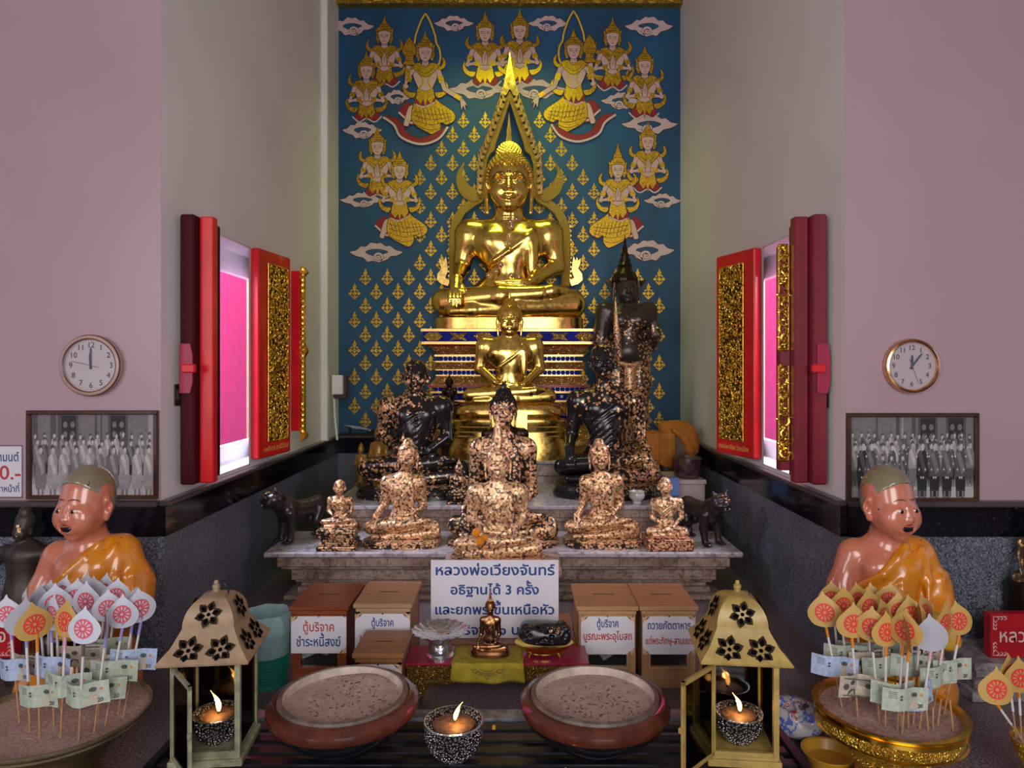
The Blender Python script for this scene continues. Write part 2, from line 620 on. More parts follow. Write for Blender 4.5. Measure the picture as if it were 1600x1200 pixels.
def nets(D, lo, vox, xf, name):
    S = D < 0
    nx, ny, nz = D.shape
    cnt = np.zeros((nx - 1, ny - 1, nz - 1), np.uint8)
    for a in (0, 1):
        for b in (0, 1):
            for c in (0, 1):
                cnt += S[a:nx - 1 + a, b:ny - 1 + b, c:nz - 1 + c]
    act = (cnt > 0) & (cnt < 8)
    ii, jj, kk = np.nonzero(act)
    idx = np.full(act.shape, -1, np.int64)
    idx[ii, jj, kk] = np.arange(len(ii))
    acc = np.zeros((len(ii), 3)); num = np.zeros(len(ii))
    cs = [(a, b, c) for a in (0, 1) for b in (0, 1) for c in (0, 1)]
    for p in cs:
        for ax in range(3):
            if p[ax]: continue
            q = list(p); q[ax] = 1
            d0 = D[ii + p[0], jj + p[1], kk + p[2]].astype(float); d1 = D[ii + q[0], jj + q[1], kk + q[2]].astype(float)
            m = (d0 < 0) != (d1 < 0)
            t = np.where(m, d0 / np.where(m, d0 - d1, 1), 0)
            pt = np.repeat(np.array(p, float)[None], len(ii), 0); pt[:, ax] = t
            acc += np.where(m[:, None], pt, 0); num += m
    V = lo + vox * (np.stack([ii, jj, kk], 1) + acc / num[:, None])
    faces = []
    for ax in range(3):
        o1, o2 = [(1, 2), (2, 0), (0, 1)][ax]
        sl0 = [slice(None)] * 3; sl1 = [slice(None)] * 3
        sl0[ax] = slice(0, -1); sl1[ax] = slice(1, None)
        a, b = S[tuple(sl0)], S[tuple(sl1)]
        e = np.argwhere(a != b)
        e = e[(e[:, o1] > 0) & (e[:, o2] > 0) & (e[:, o1] < D.shape[o1] - 1) & (e[:, o2] < D.shape[o2] - 1)]
        if not len(e): continue
        ins = a[e[:, 0], e[:, 1], e[:, 2]]
        def g(u, v):
            q = e.copy(); q[:, o1] -= u; q[:, o2] -= v
            return idx[q[:, 0], q[:, 1], q[:, 2]]
        Q = np.stack([g(1, 1), g(0, 1), g(0, 0), g(1, 0)], 1)
        Q = np.where(ins[:, None], Q, Q[:, ::-1])
        faces.append(Q[(Q >= 0).all(1)])
    Fq = np.concatenate(faces)
    # two rounds of light smoothing take the grid steps off
    for w in (0.5, 0.5):
        A = np.zeros_like(V); C = np.zeros(len(V))
        for a in range(4):
            for b in ((a + 1) % 4, (a + 3) % 4):
                np.add.at(A, Fq[:, a], V[Fq[:, b]]); np.add.at(C, Fq[:, a], 1)
        V = V * (1 - w) + w * A / np.maximum(C, 1)[:, None]
    if xf is not None: V = xf(V)
    me = bpy.data.meshes.new(name)
    me.vertices.add(len(V)); me.vertices.foreach_set('co', V.astype(np.float32).ravel())
    me.loops.add(Fq.size); me.loops.foreach_set('vertex_index', Fq.ravel().astype(np.int32))
    me.polygons.add(len(Fq)); me.polygons.foreach_set('loop_start', np.arange(0, Fq.size, 4, dtype=np.int32))
    me.update(calc_edges=True); me.validate()
    return me


def text_mesh(s, size, align='CENTER', bold=0.0):
    cu = bpy.data.curves.new('lettering', 'FONT')
    cu.body = s; cu.size = size; cu.align_x = align; cu.align_y = 'CENTER'; cu.offset = bold; cu.resolution_u = 3
    o = bpy.data.objects.new('lettering', cu)
    COL.objects.link(o)
    dg = bpy.context.evaluated_depsgraph_get()
    me = bpy.data.meshes.new_from_object(o.evaluated_get(dg))
    bpy.data.objects.remove(o); bpy.data.curves.remove(cu)
    me.materials.clear()
    return me


UPPER, TONES = 'ัิีึืํ', '่้๊๋์'


def thai_mesh(s, size, bold=0.0):
    """Thai line as a centred mesh; a tone mark above an upper vowel is lifted clear of it"""
    if not any(s[i] in TONES and s[i - 1] in UPPER for i in range(1, len(s))): return text_mesh(s, size, 'CENTER', bold)
    right = lambda q: max(v.co.x for v in text_mesh(q, size, 'LEFT', bold).vertices)
    bar = right('|')
    plain, marks = '', []
    for i, ch in enumerate(s):
        if i and ch in TONES and s[i - 1] in UPPER: marks.append((ch, right(plain + '|') - bar))
        else: plain += ch
    bm = bmesh.new()
    bm.from_mesh(text_mesh(plain, size, 'LEFT', bold))
    for ch, x in marks:
        me = text_mesh(ch, size, 'LEFT', bold)
        for v in me.vertices: v.co.x += x; v.co.y += size * 0.2
        bm.from_mesh(me)
    xs = [v.co.x for v in bm.verts]
    for v in bm.verts: v.co.x -= (min(xs) + max(xs)) / 2
    me = bpy.data.meshes.new('lettering')
    bm.to_mesh(me); bm.free()
    return me


def lettering(name, s, size, mat, parent, loc, width=None, rot=(PI / 2, 0, 0), align='CENTER', bold=0.0):
    me = thai_mesh(s, size) if align == 'CENTER' else text_mesh(s, size, align)
    if bold:                                           # heavier strokes: the outline laid down again a hair to each side
        bm = bmesh.new()
        for i, (dx, dy) in enumerate(((-bold, 0), (bold, 0), (0, bold), (0, -bold))):
            k = len(bm.verts)
            bm.from_mesh(me)
            bm.verts.ensure_lookup_table()
            for v in bm.verts[k:]: v.co += Vector((dx, dy, i * .00008))
        bm.to_mesh(me); bm.free()
    if width and len(me.vertices):
        xs = [v.co.x for v in me.vertices]
        k = width / (max(xs) - min(xs))
        for v in me.vertices: v.co.x *= k
    return link(name, me, mat, parent, loc, rot, smooth=0)
# ================================================================== THE SETTING
XL, XR, YF, YB = -1.795, 1.666, 3.5, 7.0          # niche side walls, front wall plane, back wall
DADO, BAND = 0.843, 0.671                         # top of the black band, its lower edge
TOPZ = 5.6
M_niche = pm('niche_plaster', (0.80, 0.78, 0.76), 0.55, var=0.05, scale=1.5)
M_front = pm('pinkish_plaster', (0.40, 0.27, 0.31), 0.4, var=0.05, scale=1.2)
M_ceil = pm('ceiling_paint', (0.42, 0.34, 0.30), 0.8)
M_floor = granite('floor_granite', (0.04, 0.032, 0.035), (0.27, 0.20, 0.20), 110, 0.52, 0.35, bright=(0.5, 0.42, 0.42))
M_dado = granite('grey_granite', (0.03, 0.033, 0.045), (0.22, 0.24, 0.30), 150, 0.52, 0.3, bright=(0.5, 0.52, 0.6))
M_band = granite('black_granite', (0.004, 0.004, 0.007), (0.012, 0.012, 0.02), 45, 0.62, 0.1, bright=(0.25, 0.26, 0.3))
M_ledge = pm('ledge_stone', (0.07, 0.055, 0.055), 0.25)
M_white = pm('white_paint', (0.78, 0.76, 0.78), 0.4, var=0.04)
M_pink = pm('pink_exterior_wall', (0.85, 0.06, 0.28), 0.7, var=0.08)
M_blue = pm('mural_blue', (0.006, 0.070, 0.165), 0.55, var=0.3, scale=1.6, stretch=(1, 1, 0.5))


def struct(o):
    o['kind'] = 'structure'
    return o


struct(MB().bounds(-7, 7, -6, 7.3, -0.1, 0).obj('floor', M_floor))
struct(MB().bounds(-7, 7, -6, YF, TOPZ, TOPZ + 0.15).bounds(XL - .25, XR + .25, YF, 7.3, TOPZ, TOPZ + .15).obj('ceiling', M_ceil))
wall_back = struct(MB().bounds(XL - 0.25, XR + 0.25, YB, YB + 0.25, 0, TOPZ).obj('wall_back', M_blue))
WY0, WY1, WYO, WZ0, WZ1 = 3.98, 4.66, 5.3, 0.86, 2.335      # window opening in both side walls
for nm, x0, x1 in (('wall_left', XL - 0.22, XL), ('wall_right', XR, XR + 0.22)):
    m = MB()
    m.bounds(x0, x1, YF, WY0, 0, TOPZ)
    xi, xo_ = (x1, x0) if x0 < 0 else (x0, x1)             # far reveal splays outwards
    m.prism([(xi, WY1, WZ0), (xi, YB, WZ0), (xo_, YB, WZ0), (xo_, WYO, WZ0)], (0, 0, WZ1 - WZ0))
    m.bounds(x0, x1, WY0, YB, 0, WZ0); m.bounds(x0, x1, WY0, YB, WZ1, TOPZ)
    struct(m.obj(nm, M_niche))
struct(MB().bounds(-6, XL - 0.22, YF, YF + 0.25, 0, TOPZ).bounds(XL - 0.22, XL - .0003, YF - 0.002, YF + 0.03, DADO, TOPZ).obj('wall_front_left', M_front))
struct(MB().bounds(XR + 0.22, 6, YF, YF + 0.25, 0, TOPZ).bounds(XR + .0003, XR + 0.22, YF - 0.002, YF + 0.03, DADO, TOPZ).obj('wall_front_right', M_front))
# the hall the camera stands in: side walls and a door wall with wide openings
struct(MB().bounds(-6.2, -6, -5, YF, 0, 1.0).bounds(-6.2, -6, -5, YF, 3.2, TOPZ).bounds(-6.2, -6, -1.2, 0.6, 1, 3.2).obj('wall_hall_left', M_front))
struct(MB().bounds(6, 6.2, -5, YF, 0, 1.0).bounds(6, 6.2, -5, YF, 3.2, TOPZ).bounds(6, 6.2, -1.2, 0.6, 1, 3.2).obj('wall_hall_right', M_front))
struct(MB().bounds(-6, -3.2, -5.2, -5, 0, TOPZ).bounds(3.2, 6, -5.2, -5, 0, TOPZ).bounds(-3.2, 3.2, -5.2, -5, 4.0, TOPZ).obj('wall_hall_back', M_front))
# pink porch walls seen through the windows, each with a pale pilaster strip
for nm, x in (('wall_porch_left', -3.1), ('wall_porch_right', 3.0)):
    w = struct(MB().bounds(x - 0.1, x + 0.1, 3.6, 9.5, 0, 4.5).obj(nm, M_pink))
    sx = 1 if x < 0 else -1
    for y in ((7.70,) if x < 0 else (8.05,)):
        MB().bounds(min(x, x + sx * 0.13), max(x, x + sx * 0.13), y, y + 0.07, 0, 4.5).obj('pilaster_strip', pm('cream_strip', (0.85, 0.7, 0.5), 0.6), w)


def dado(nm, x0, x1, y0, y1, inner):
    """stone facing of one wall: granite, black band, ledge; inner = ledge overhang on the room side (dx, dy)"""
    o = struct(MB().bounds(x0, x1, y0, y1, 0, BAND).obj(nm, M_dado))
    MB().bounds(x0 + min(inner[0] * 0.3, 0), x1 + max(inner[0] * 0.3, 0), y0 + min(inner[1] * 0.3, 0), y1, BAND, DADO - 0.022).obj('black_band', M_band, o)
    MB().bounds(x0 + min(inner[0], 0), x1 + max(inner[0], 0), y0 + min(inner[1], 0), y1, DADO - 0.022, DADO + 0.006, bev=0.006).obj('ledge', M_ledge, o)
    return o


dado('trim_1', XL, XL + 0.03, YF - 0.03, YB, (0.025, 0))
dado('trim_2', XR - 0.03, XR, YF - 0.03, YB, (-0.025, 0))
dado('trim_3', -6, XL, YF - 0.03, YF, (0, -0.025))
dado('trim_4', XR, 6, YF - 0.03, YF, (0, -0.025))
dado('trim_5', XL, XR, YB - 0.12, YB, (0, -0.03))
M_corn = carvedgold('cornice_gilding', 14.0, (0.75, 0.5, 0.07), (0.12, 0.05, 0.0))
o = struct(MB().bounds(XL, XR, YB - 0.10, YB, 5.16, 5.26).obj('trim_6', M_corn))
MB().bounds(XL, XR, YB - 0.14, YB, 5.26, TOPZ).obj('cornice_fascia', M_corn, o)
g = MB()
for i in range(56):
    x = XL + 0.031 + i * (XR - XL) / 56
    g.prism([(x - 0.028, YB - 0.1, 5.255), (x, YB - 0.1, 5.185), (x + 0.028, YB - 0.1, 5.255)], (0, -0.012, 0))
g.obj('cornice_leaves', goldmat('cornice_gold', (0.8, 0.55, 0.08), 0.3), o)
# corner post, conduit
struct(MB().bounds(XL, XL + 0.055, YB - 0.62, YB - 0.55, DADO, TOPZ).obj('trim_7', M_niche))

# ------------------------------------------------------------------ windows
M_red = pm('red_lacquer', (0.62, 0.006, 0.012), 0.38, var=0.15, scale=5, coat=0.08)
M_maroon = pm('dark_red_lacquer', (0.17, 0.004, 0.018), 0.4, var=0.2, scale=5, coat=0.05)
M_mdark = pm('shadow_red_lacquer', (0.05, 0.003, 0.008), 0.6, var=0.2, scale=5, spec=.15)  # left near leaf: the shade of its recess is painted into the red
M_gold_c = goldmat('carving_gold', (0.83, 0.55, 0.08), 0.28, 0.2, 60)
M_deep = pm('carving_ground', (0.05, 0.025, 0.004), 0.6)


def scrolls(w, h, n, seed, depth=0.012):
    """gilded scrollwork in a w x h panel (x, z), in front of y = 0"""
    rr = random.Random(seed)
    m = MB()
    # frame moulding
    for p in (((-w / 2, 0, 0), (-w / 2, 0, h)), ((w / 2, 0, 0), (w / 2, 0, h)), ((-w / 2, 0, 0), (w / 2, 0, 0)), ((-w / 2, 0, h), (w / 2, 0, h))):
        m.tube(p, 0.007, 6)
    placed = []
    tries = 0
    while len(placed) < n and tries < n * 60:
        tries += 1
        r = rr.uniform(0.012, 0.034)
        x, z = rr.uniform(-w / 2 + r * .8, w / 2 - r * .8), rr.uniform(r, h - r)
        if any((x - a) ** 2 + (z - b) ** 2 < ((r + c) * 0.72) ** 2 for a, b, c in placed): continue
        placed.append((x, z, r))
        a0, sg = rr.uniform(0, 6.3), rr.choice((-1, 1))
        pts = [(x + r * (1 - t / 11) * math.cos(a0 + sg * t * 0.75), -depth * rr.uniform(.3, 1), z + r * (1 - t / 11) * math.sin(a0 + sg * t * 0.75)) for t in range(10)]
        m.tube(pts, [0.003 + 0.0045 * math.sin(PI * min(1, (t + 1) / 9)) for t in range(10)], 5)
        for q in range(2):
            a = a0 + q * 2.2
            m.ball((x + r * 1.05 * math.cos(a), -depth * .5, z + r * 1.05 * math.sin(a)), (0.006, 0.006, 0.015), 6, (0, -a + PI / 2, 0))
    return m


def window(nm, side):
    sx = -1 if side == 'left' else 1
    X = XL if side == 'left' else XR
    xo = X + sx * 0.22
    w = struct(thing(nm, None, None, (X, (WY0 + WY1) / 2, WZ0)))
    def ab(m, name, mat): return m.obj(name, mat, w, loc=(-X, -(WY0 + WY1) / 2, -WZ0))
    xa, xb = min(X + sx * 0.001, xo), max(X + sx * 0.001, xo)
    xi = X + sx * 0.001
    tri = lambda z: [(xi, WY0, z), (xi, WY1, z), (xo, WYO, z), (xo, WY0, z)]
    ab(MB().prism(tri(WZ0), (0, 0, .012)), 'sill', M_white)
    ab(MB().prism(tri(WZ1), (0, 0, -.012)), 'lintel', M_white)
    ab(MB().prism([(xi, WY1, WZ0), (xo, WYO, WZ0), (xo, WYO - .012, WZ0), (xi, WY1 - .012, WZ0)], (0, 0, WZ1 - WZ0)), 'jamb', M_white)
    ab(MB().bounds(xa, xb, WY0, WY0 + 0.012, WZ0, WZ1), 'jamb', M_white)
    fa, fb = min(xo, xo - sx * 0.05), max(xo, xo - sx * 0.05)
    ab(MB().bounds(fa, fb, WY0, WYO, WZ0, WZ0 + 0.13).bounds(fa, fb, WY0, WYO, WZ1 - 0.16, WZ1)
       .bounds(fa, fb, WY0, WY0 + 0.05, WZ0, WZ1).bounds(fa, fb, WYO - 0.05, WYO, WZ0, WZ1), 'window_frame', M_white)
    return w


window('window_1', 'left')
window('window_2', 'right')
H = 1.43


def far_leaf(label, hx, hy, ex, ey, sx, txt, seed, astragal):
    """carved shutter leaf from its hinge (hx, hy) to its free edge (ex, ey); front face towards the room"""
    d = Vector((ex - hx, ey - hy, 0)); L = d.length
    t = thing('window_shutter', label, 'shutter', (hx, hy, 0.90), math.atan2(d.y, d.x), 'carved window shutters')
    s = -1 if sx < 0 else 1                       # room side in local y
    f = s * 0.03
    MB().box((L / 2, 0, H / 2), (L, 0.06, H), bev=0.008).obj('leaf', M_red, t)
    w, h = L * 0.62, H * 0.86
    MB().box((L * 0.56, f + s * 0.001, 0.11 + h / 2), (w, 0.012, h)).obj('panel_ground', M_deep, t)
    c = scrolls(w, h, 230, seed).obj('carving', M_gold_c, t, loc=(L * 0.56, f + s * 0.008, 0.11), rot=(0, 0, 0 if s < 0 else PI), smooth=70)
    lettering('inscription', txt, 0.045, pm('gold_letters', (0.75, 0.5, 0.1), 0.4), t, (L * 0.53, f + s * 0.002, 0.055), L * 0.78, rot=(PI / 2, 0, 0 if s < 0 else PI), bold=0.0006)
    if astragal:
        a = MB().box((L + 0.02, f + s * 0.035, H * 0.5 + 0.03), (0.035, 0.07, H * 0.83), bev=0.004).obj('astragal', M_red, t)
        g = MB()
        zs = [0.12 + i * 0.04 for i in range(31)]
        g.box((L + 0.028, f + s * 0.085, H * 0.5 + 0.03), (0.03, 0.03, H * 0.83), bev=0.004)
        rr = random.Random(seed + 1)
        for z in zs:
            g.ball((L + 0.01, f + s * 0.085, z + 0.03), (0.009, 0.014, 0.016), 6, (rr.uniform(-1, 1), 0, 0))
        for z, q in ((H * 0.5 + 0.03, 0.075), (H * 0.93, 0.05), (0.12, 0.05)):
            g.prism([(L + 0.012, f + s * 0.07, z - q), (L + 0.012, f + s * 0.10, z - q * .6), (L + 0.012, f + s * 0.125, z), (L + 0.012, f + s * 0.10, z + q * .6), (L + 0.012, f + s * 0.07, z + q)], (0.032, 0, 0))
        g.obj('astragal_carving', M_gold_c, a)
        MB().box((L + 0.012, f + s * 0.05, H * 0.5), (0.03, 0.05, 0.07), bev=0.005).obj('latch', M_red, a)
    return t


far_leaf('red and gold carved shutter on left wall, far leaf folded back with gilded edge strip', XL + 0.03, 4.67, -1.70, 5.13, -1, 'นพจันทร์ สุทธิวิวัฒน์', 3, True)
far_leaf('red and gold carved shutter on right wall, far leaf facing the statues', XR - 0.03, 4.67, 1.50, 5.09, 1, 'คุณแม่ละเอียด วิตรเมือง', 11, False)


def near_leaf(label, X, sx, gold):
    t = thing('window_shutter', label, 'shutter', (X - sx * 0.06, 3.90, 0.90), 0, 'plain sides of the near shutters')
    # local: -sx is into the room, leaf runs towards the camera along the wall
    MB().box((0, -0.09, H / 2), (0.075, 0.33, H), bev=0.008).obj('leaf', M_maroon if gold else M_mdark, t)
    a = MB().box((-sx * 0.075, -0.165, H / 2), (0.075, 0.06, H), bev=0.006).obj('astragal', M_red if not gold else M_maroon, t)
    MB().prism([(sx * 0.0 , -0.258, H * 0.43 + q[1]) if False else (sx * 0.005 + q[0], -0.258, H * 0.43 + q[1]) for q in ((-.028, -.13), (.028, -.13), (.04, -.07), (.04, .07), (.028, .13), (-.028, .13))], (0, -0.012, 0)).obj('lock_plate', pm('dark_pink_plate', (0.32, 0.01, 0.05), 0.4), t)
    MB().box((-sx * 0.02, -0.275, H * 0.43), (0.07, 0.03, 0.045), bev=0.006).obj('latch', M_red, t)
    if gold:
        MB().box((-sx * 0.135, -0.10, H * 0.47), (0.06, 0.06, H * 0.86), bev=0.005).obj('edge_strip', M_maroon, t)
        c = scrolls(0.05, H * 0.40, 30, 21)
        c.obj('carving', M_gold_c, t, loc=(-sx * 0.148, -0.132, H * 0.50))
        scrolls(0.05, H * 0.36, 28, 22).obj('carving', M_gold_c, t, loc=(-sx * 0.148, -0.132, H * 0.08))
    return t


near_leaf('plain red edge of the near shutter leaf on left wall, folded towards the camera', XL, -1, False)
near_leaf('dark maroon near shutter leaf on right wall with gilded carving on its edge', XR, 1, True)

# ------------------------------------------------------------------ wall painting, flat on the back wall
P_gold = goldmat('mural_gold', (0.72, 0.43, 0.04), 0.42, 0.25, 60, 0.25)
P_gold2 = pm('mural_yellow', (0.68, 0.46, 0.06), 0.5, var=0.3, scale=70)
P_skin = pm('mural_skin', (0.62, 0.40, 0.34), 0.6, var=0.06)
P_line = pm('mural_line', (0.05, 0.012, 0.006), 0.6)
P_red = pm('mural_red', (0.26, 0.006, 0.014), 0.6)
P_cloud = pm('mural_cloud', (0.60, 0.44, 0.44), 0.6, var=0.08)
P_bl = M_blue
PM = [P_gold, P_skin, P_line, P_red, P_cloud, P_bl, P_gold2]
GO, SK, LI, RE, CL, BL, YE = range(7)
KW = YB / F


class Paint:
    """outlines given in pixels of the photograph's wall plane become thin paint layers on the wall"""
    def __init__(s, base=0.0, ox=0, oy=0, k=1.0, mir=1, rot=0):
        s.m = MB(); s.y = YB - 0.0012 - base * 0.4
        s.t = (ox, oy, k, mir, rot)

    def w(s, u, v):
        ox, oy, k, mir, rot = s.t
        c, q = math.cos(rot), math.sin(rot)
        u, v = u * c - v * q, u * q + v * c
        px, py = ox + mir * k * u, oy + k * v
        return Vector(((px - CX) * KW, s.y, CZ - (py - CY) * KW))

    def poly(s, pts, mi, smooth=True, line=0.7, n=4):
        pp = [(p[0], p[1], 0) for p in pts]
        if smooth: pp = [(v.x, v.y) for v in spline(pp, n)]
        else: pp = [(p[0], p[1]) for p in pts]
        s.m.mi = mi
        f = s.m.face([s.w(*p) for p in pp])
        s.y -= 0.00012
        if line: s.stroke(pp + [pp[0]], line, LI)
        return s

    def stroke(s, pts, wd, mi, smooth=False, taper=False):
        if smooth:
            v = spline([(p[0], p[1], 0) for p in pts], 5, False); pts = [(q.x, q.y) for q in v]
        s.m.mi = mi
        L = []
        for i, p in enumerate(pts):
            a, b = pts[max(i - 1, 0)], pts[min(i + 1, len(pts) - 1)]
            if i == 0 and pts[0] == pts[-1]: a = pts[-2]
            if i == len(pts) - 1 and pts[0] == pts[-1]: b = pts[1]
            dx, dy = b[0] - a[0], b[1] - a[1]
            l = math.hypot(dx, dy) or 1
            h = wd / 2 * ((1 - i / (len(pts) - 1)) if taper else 1)
            L.append((s.w(p[0] - dy / l * h, p[1] + dx / l * h), s.w(p[0] + dy / l * h, p[1] - dx / l * h)))
        vs = [(s.m.bm.verts.new(a), s.m.bm.verts.new(b)) for a, b in L]
        for i in range(len(vs) - 1):
            f = s.m.bm.faces.new((vs[i][0], vs[i][1], vs[i + 1][1], vs[i + 1][0])); f.material_index = mi
        s.y -= 0.00012
        return s

    def ell(s, c, rx, ry, mi, line=0.6, a=0):
        pts = []
        for i in range(18):
            t = 2 * PI * i / 18
            x, y = rx * math.cos(t), ry * math.sin(t)
            pts.append((c[0] + x * math.cos(a) - y * math.sin(a), c[1] + x * math.sin(a) + y * math.cos(a)))
        return s.poly(pts, mi, False, line)

    def done(s, name):
        # paint layers face the room
        bm = s.m.bm
        for f in bm.faces:
            f.normal_update()
            if f.normal.y > 0: f.normal_flip()
        return s.m.obj(name, PM, wall_back, smooth=0, fix=False)


def cloud(ox, oy, w, h, mir=1, base=0.0):
    p = Paint(base, ox, oy, 1, mir)
    out = [(-w * 1.05, -h * .08), (-w * .78, -h * .28), (-w * .60, -h * .66), (-w * .42, -h * .62), (-w * .22, -h * 1.0), (w * .02, -h * .92), (w * .16, -h * 1.0), (w * .38, -h * .66), (w * .54, -h * .70), (w * .76, -h * .30), (w * 1.05, -h * .08),
           (w * .80, h * .30), (w * .56, h * .36), (w * .42, h * .72), (w * .12, h * .95), (-w * .14, h * .82), (-w * .34, h * .90), (-w * .52, h * .50), (-w * .78, h * .34)]
    p.poly(out, CL, True, 1.0)
    inn = [(-w * .42, -h * .05), (-w * .26, -h * .28), (0, -h * .36), (w * .26, -h * .28), (w * .46, -h * .08), (w * .24, h * .14), (w * .05, h * .28), (-w * .18, h * .26)]
    p.poly(inn, BL, True, 0.8)
    sp = [(w * .42, h * .52)] + [(w * .06 + h * .50 * (1 - t / 15) * math.cos(.9 - t * .72), h * .42 + h * .44 * (1 - t / 15) * math.sin(.9 - t * .72)) for t in range(12)]
    p.stroke(sp, h * .21 + 1.2, LI, True); p.stroke(sp, h * .21, CL, True)
    return p.done('cloud_painting')


for c in ((550, 42, 33, 15), (709, 37, 30, 13), (857, 37, 31, 13), (1014, 42, 36, 16), (588, 395, 40, 16), (1012, 392, 40, 17),
          (566, 204, 30, 14), (1015, 195, 42, 16), (566, 313, 34, 12), (1035, 314, 28, 12), (620, 152, 22, 12), (970, 158, 30, 14), (748, 140, 46, 16), (838, 140, 46, 16)):
    cloud(*c, mir=1 if c[0] < 796 else -1)


def deva(ox, oy, k=1.0, mir=1, kneel=False, aura=False, reach=False, offer=False, base=0.006, turn=0.0, tall=1.0):
    """a praying celestial figure: face centre at (ox, oy); k scales a figure whose face is 24 px tall"""
    p = Paint(base, ox, oy, k, mir, turn)
    if aura:
        L = [(0, -62), (-7, -50), (-15, -28), (-17, -16), (-22, -6), (-23, 10), (-17, 26)]
        p.stroke(L, 4.2, LI, True); p.stroke(L, 2.8, YE, True)
        Rr = [(-x, y) for x, y in L]
        p.stroke(Rr, 4.2, LI, True); p.stroke(Rr, 2.8, YE, True)
    # tails of the belt and shoulder flames
    for sx in (-1, 1):
        p.poly([(sx * 15, 62), (sx * 26, 60), (sx * 32, 52), (sx * 31, 44), (sx * 36, 52), (sx * 32, 64), (sx * 20, 70)], GO, True)
        p.poly([(sx * 14, 20), (sx * 24, 20), (sx * 27, 13), (sx * 25, 5), (sx * 31, 11), (sx * 31, 21), (sx * 22, 27)], GO, True)
    if kneel:
        p.poly([(-42, 92), (-34, 80), (-24, 78), (-8, 104), (-22, 112), (-32, 104)], RE, True)
        p.stroke([(-42, 92), (-33, 100), (-24, 108), (-10, 108)], 3, CL, True)
        p.poly([(-26, 84), (-18, 82), (-16, 96), (-24, 106), (-27, 114), (-34, 112), (-32, 102)], SK, True)
        p.poly([(-14, 70), (10, 68), (24, 78), (44, 92), (46, 104), (34, 112), (24, 108), (24, 118), (16, 128), (0, 122), (-16, 112), (-22, 98)], GO, True, 1.0)
        for i in range(9):
            p.stroke([(-16 + i * 6, 84 + abs(i - 4)), (-10 + i * 6, 104 + (i % 3) * 3)], 0.8, LI)
        for i in range(4):
            p.stroke([(-18, 90 + i * 7), (10, 96 + i * 8), (40, 94 + i * 5)], 0.7, LI, True)
        p.poly([(-14, 66), (12, 68), (14, 76), (-2, 84), (-16, 80)], RE, True)
        p.stroke([(-15, 80), (-2, 84), (14, 77)], 2.2, CL, True)
    else:
        p.poly([(-20, 76), (-12, 66), (12, 66), (22, 74), (14, 84), (0, 78), (-14, 84)], RE, True)
        p.stroke([(-24, 77), (-12, 86), (0, 80), (14, 86), (26, 76)], 2.4, CL, True)
    if aura:
        p.poly([(-66, 99), (-46, 101), (-36, 110), (-28, 124), (-10, 132), (12, 126), (34, 114), (24, 131), (-6, 142), (-34, 136), (-46, 118)], RE, True, 1.0)
        p.stroke([(-66, 100), (-49, 112), (-38, 131), (-8, 142), (20, 134), (35, 115)], 4.5, LI, True); p.stroke([(-66, 100), (-49, 112), (-38, 131), (-8, 142), (20, 134), (35, 115)], 3.4, CL, True)
    # torso
    p.poly([(-21, 26), (-8, 19), (8, 19), (21, 26), (17, 42), (11, 56), (12, 64), (-12, 64), (-11, 56), (-17, 42)], SK, True, 0.8)
    p.poly([(-12, 55), (0, 60), (12, 55), (15, 70), (8, 80), (3, 72), (0, 86), (-3, 72), (-8, 80), (-15, 70)], GO, False, 0.8)
    p.stroke([(-13, 26), (-4, 44), (-10, 56)], 2.4, GO, True); p.stroke([(13, 26), (4, 44), (10, 56)], 2.4, GO, True)
    p.poly([(-20, 19), (-9, 15), (0, 22), (9, 15), (20, 19), (14, 29), (0, 38), (-14, 29)], GO, True, 0.8)
    p.stroke([(-13, 24), (0, 32), (13, 24)], 0.7, LI, True)
    # arms
    def arm(sx, el, hand, elw=7):
        sh = (sx * 20, 27)
        p.stroke([sh, el, hand], elw + 1.4, LI, False); p.stroke([sh, el, hand], elw, SK, False)
        p.ell(el, elw / 2, elw / 2, SK, 0)
        m = ((sh[0] + el[0]) / 2, (sh[1] + el[1]) / 2)
        p.stroke([(sh[0] * .62 + el[0] * .38, sh[1] * .62 + el[1] * .38), (sh[0] * .3 + el[0] * .7, sh[1] * .3 + el[1] * .7)], elw + 1.5, GO)
        p.stroke([(hand[0] * .5 + el[0] * .5, hand[1] * .5 + el[1] * .5), (hand[0] * .85 + el[0] * .15, hand[1] * .85 + el[1] * .15)], elw + 1, GO)
    if reach:
        arm(-1, (-30, 52), (-26, 20))
        p.stroke([(20, 27), (30, 56), (56, 72)], 8.4, LI); p.stroke([(20, 27), (30, 56), (56, 72)], 7, SK)
        p.stroke([(23, 36), (26, 46)], 8.5, GO); p.stroke([(46, 66), (54, 71)], 7, GO)
        p.poly([(55, 69), (61, 74), (67, 84), (62, 80), (63, 92), (59, 82), (56, 90), (54, 76)], SK, False)
    else:
        for sx in (-1, 1): arm(sx, (sx * 28, 50), (sx * 5, 47))
        p.poly([(-3.5, 50), (-4.5, 38), (-1.5, 29), (0.5, 28), (3, 36), (3.5, 50)], SK, True, 0.7)
        for i in (-1.5, 0.5): p.stroke([(i, 32), (i, 44)], 0.5, LI)
    if offer:
        p.poly([(-34, 18), (-17, 18), (-19, 8), (-14, -4), (-25, -24), (-36, -4), (-31, 8)], GO, True, 0.9)
        for i in range(3): p.stroke([(-33, -2 + i * 7), (-18, -2 + i * 7)], 0.7, LI)
    # neck, head, crown
    p.poly([(-4.5, 9), (4.5, 9), (5.5, 19), (-5.5, 19)], SK, False, 0.6)
    for y in (13, 15.5): p.stroke([(-4.5, y), (4.5, y)], 0.5, LI)
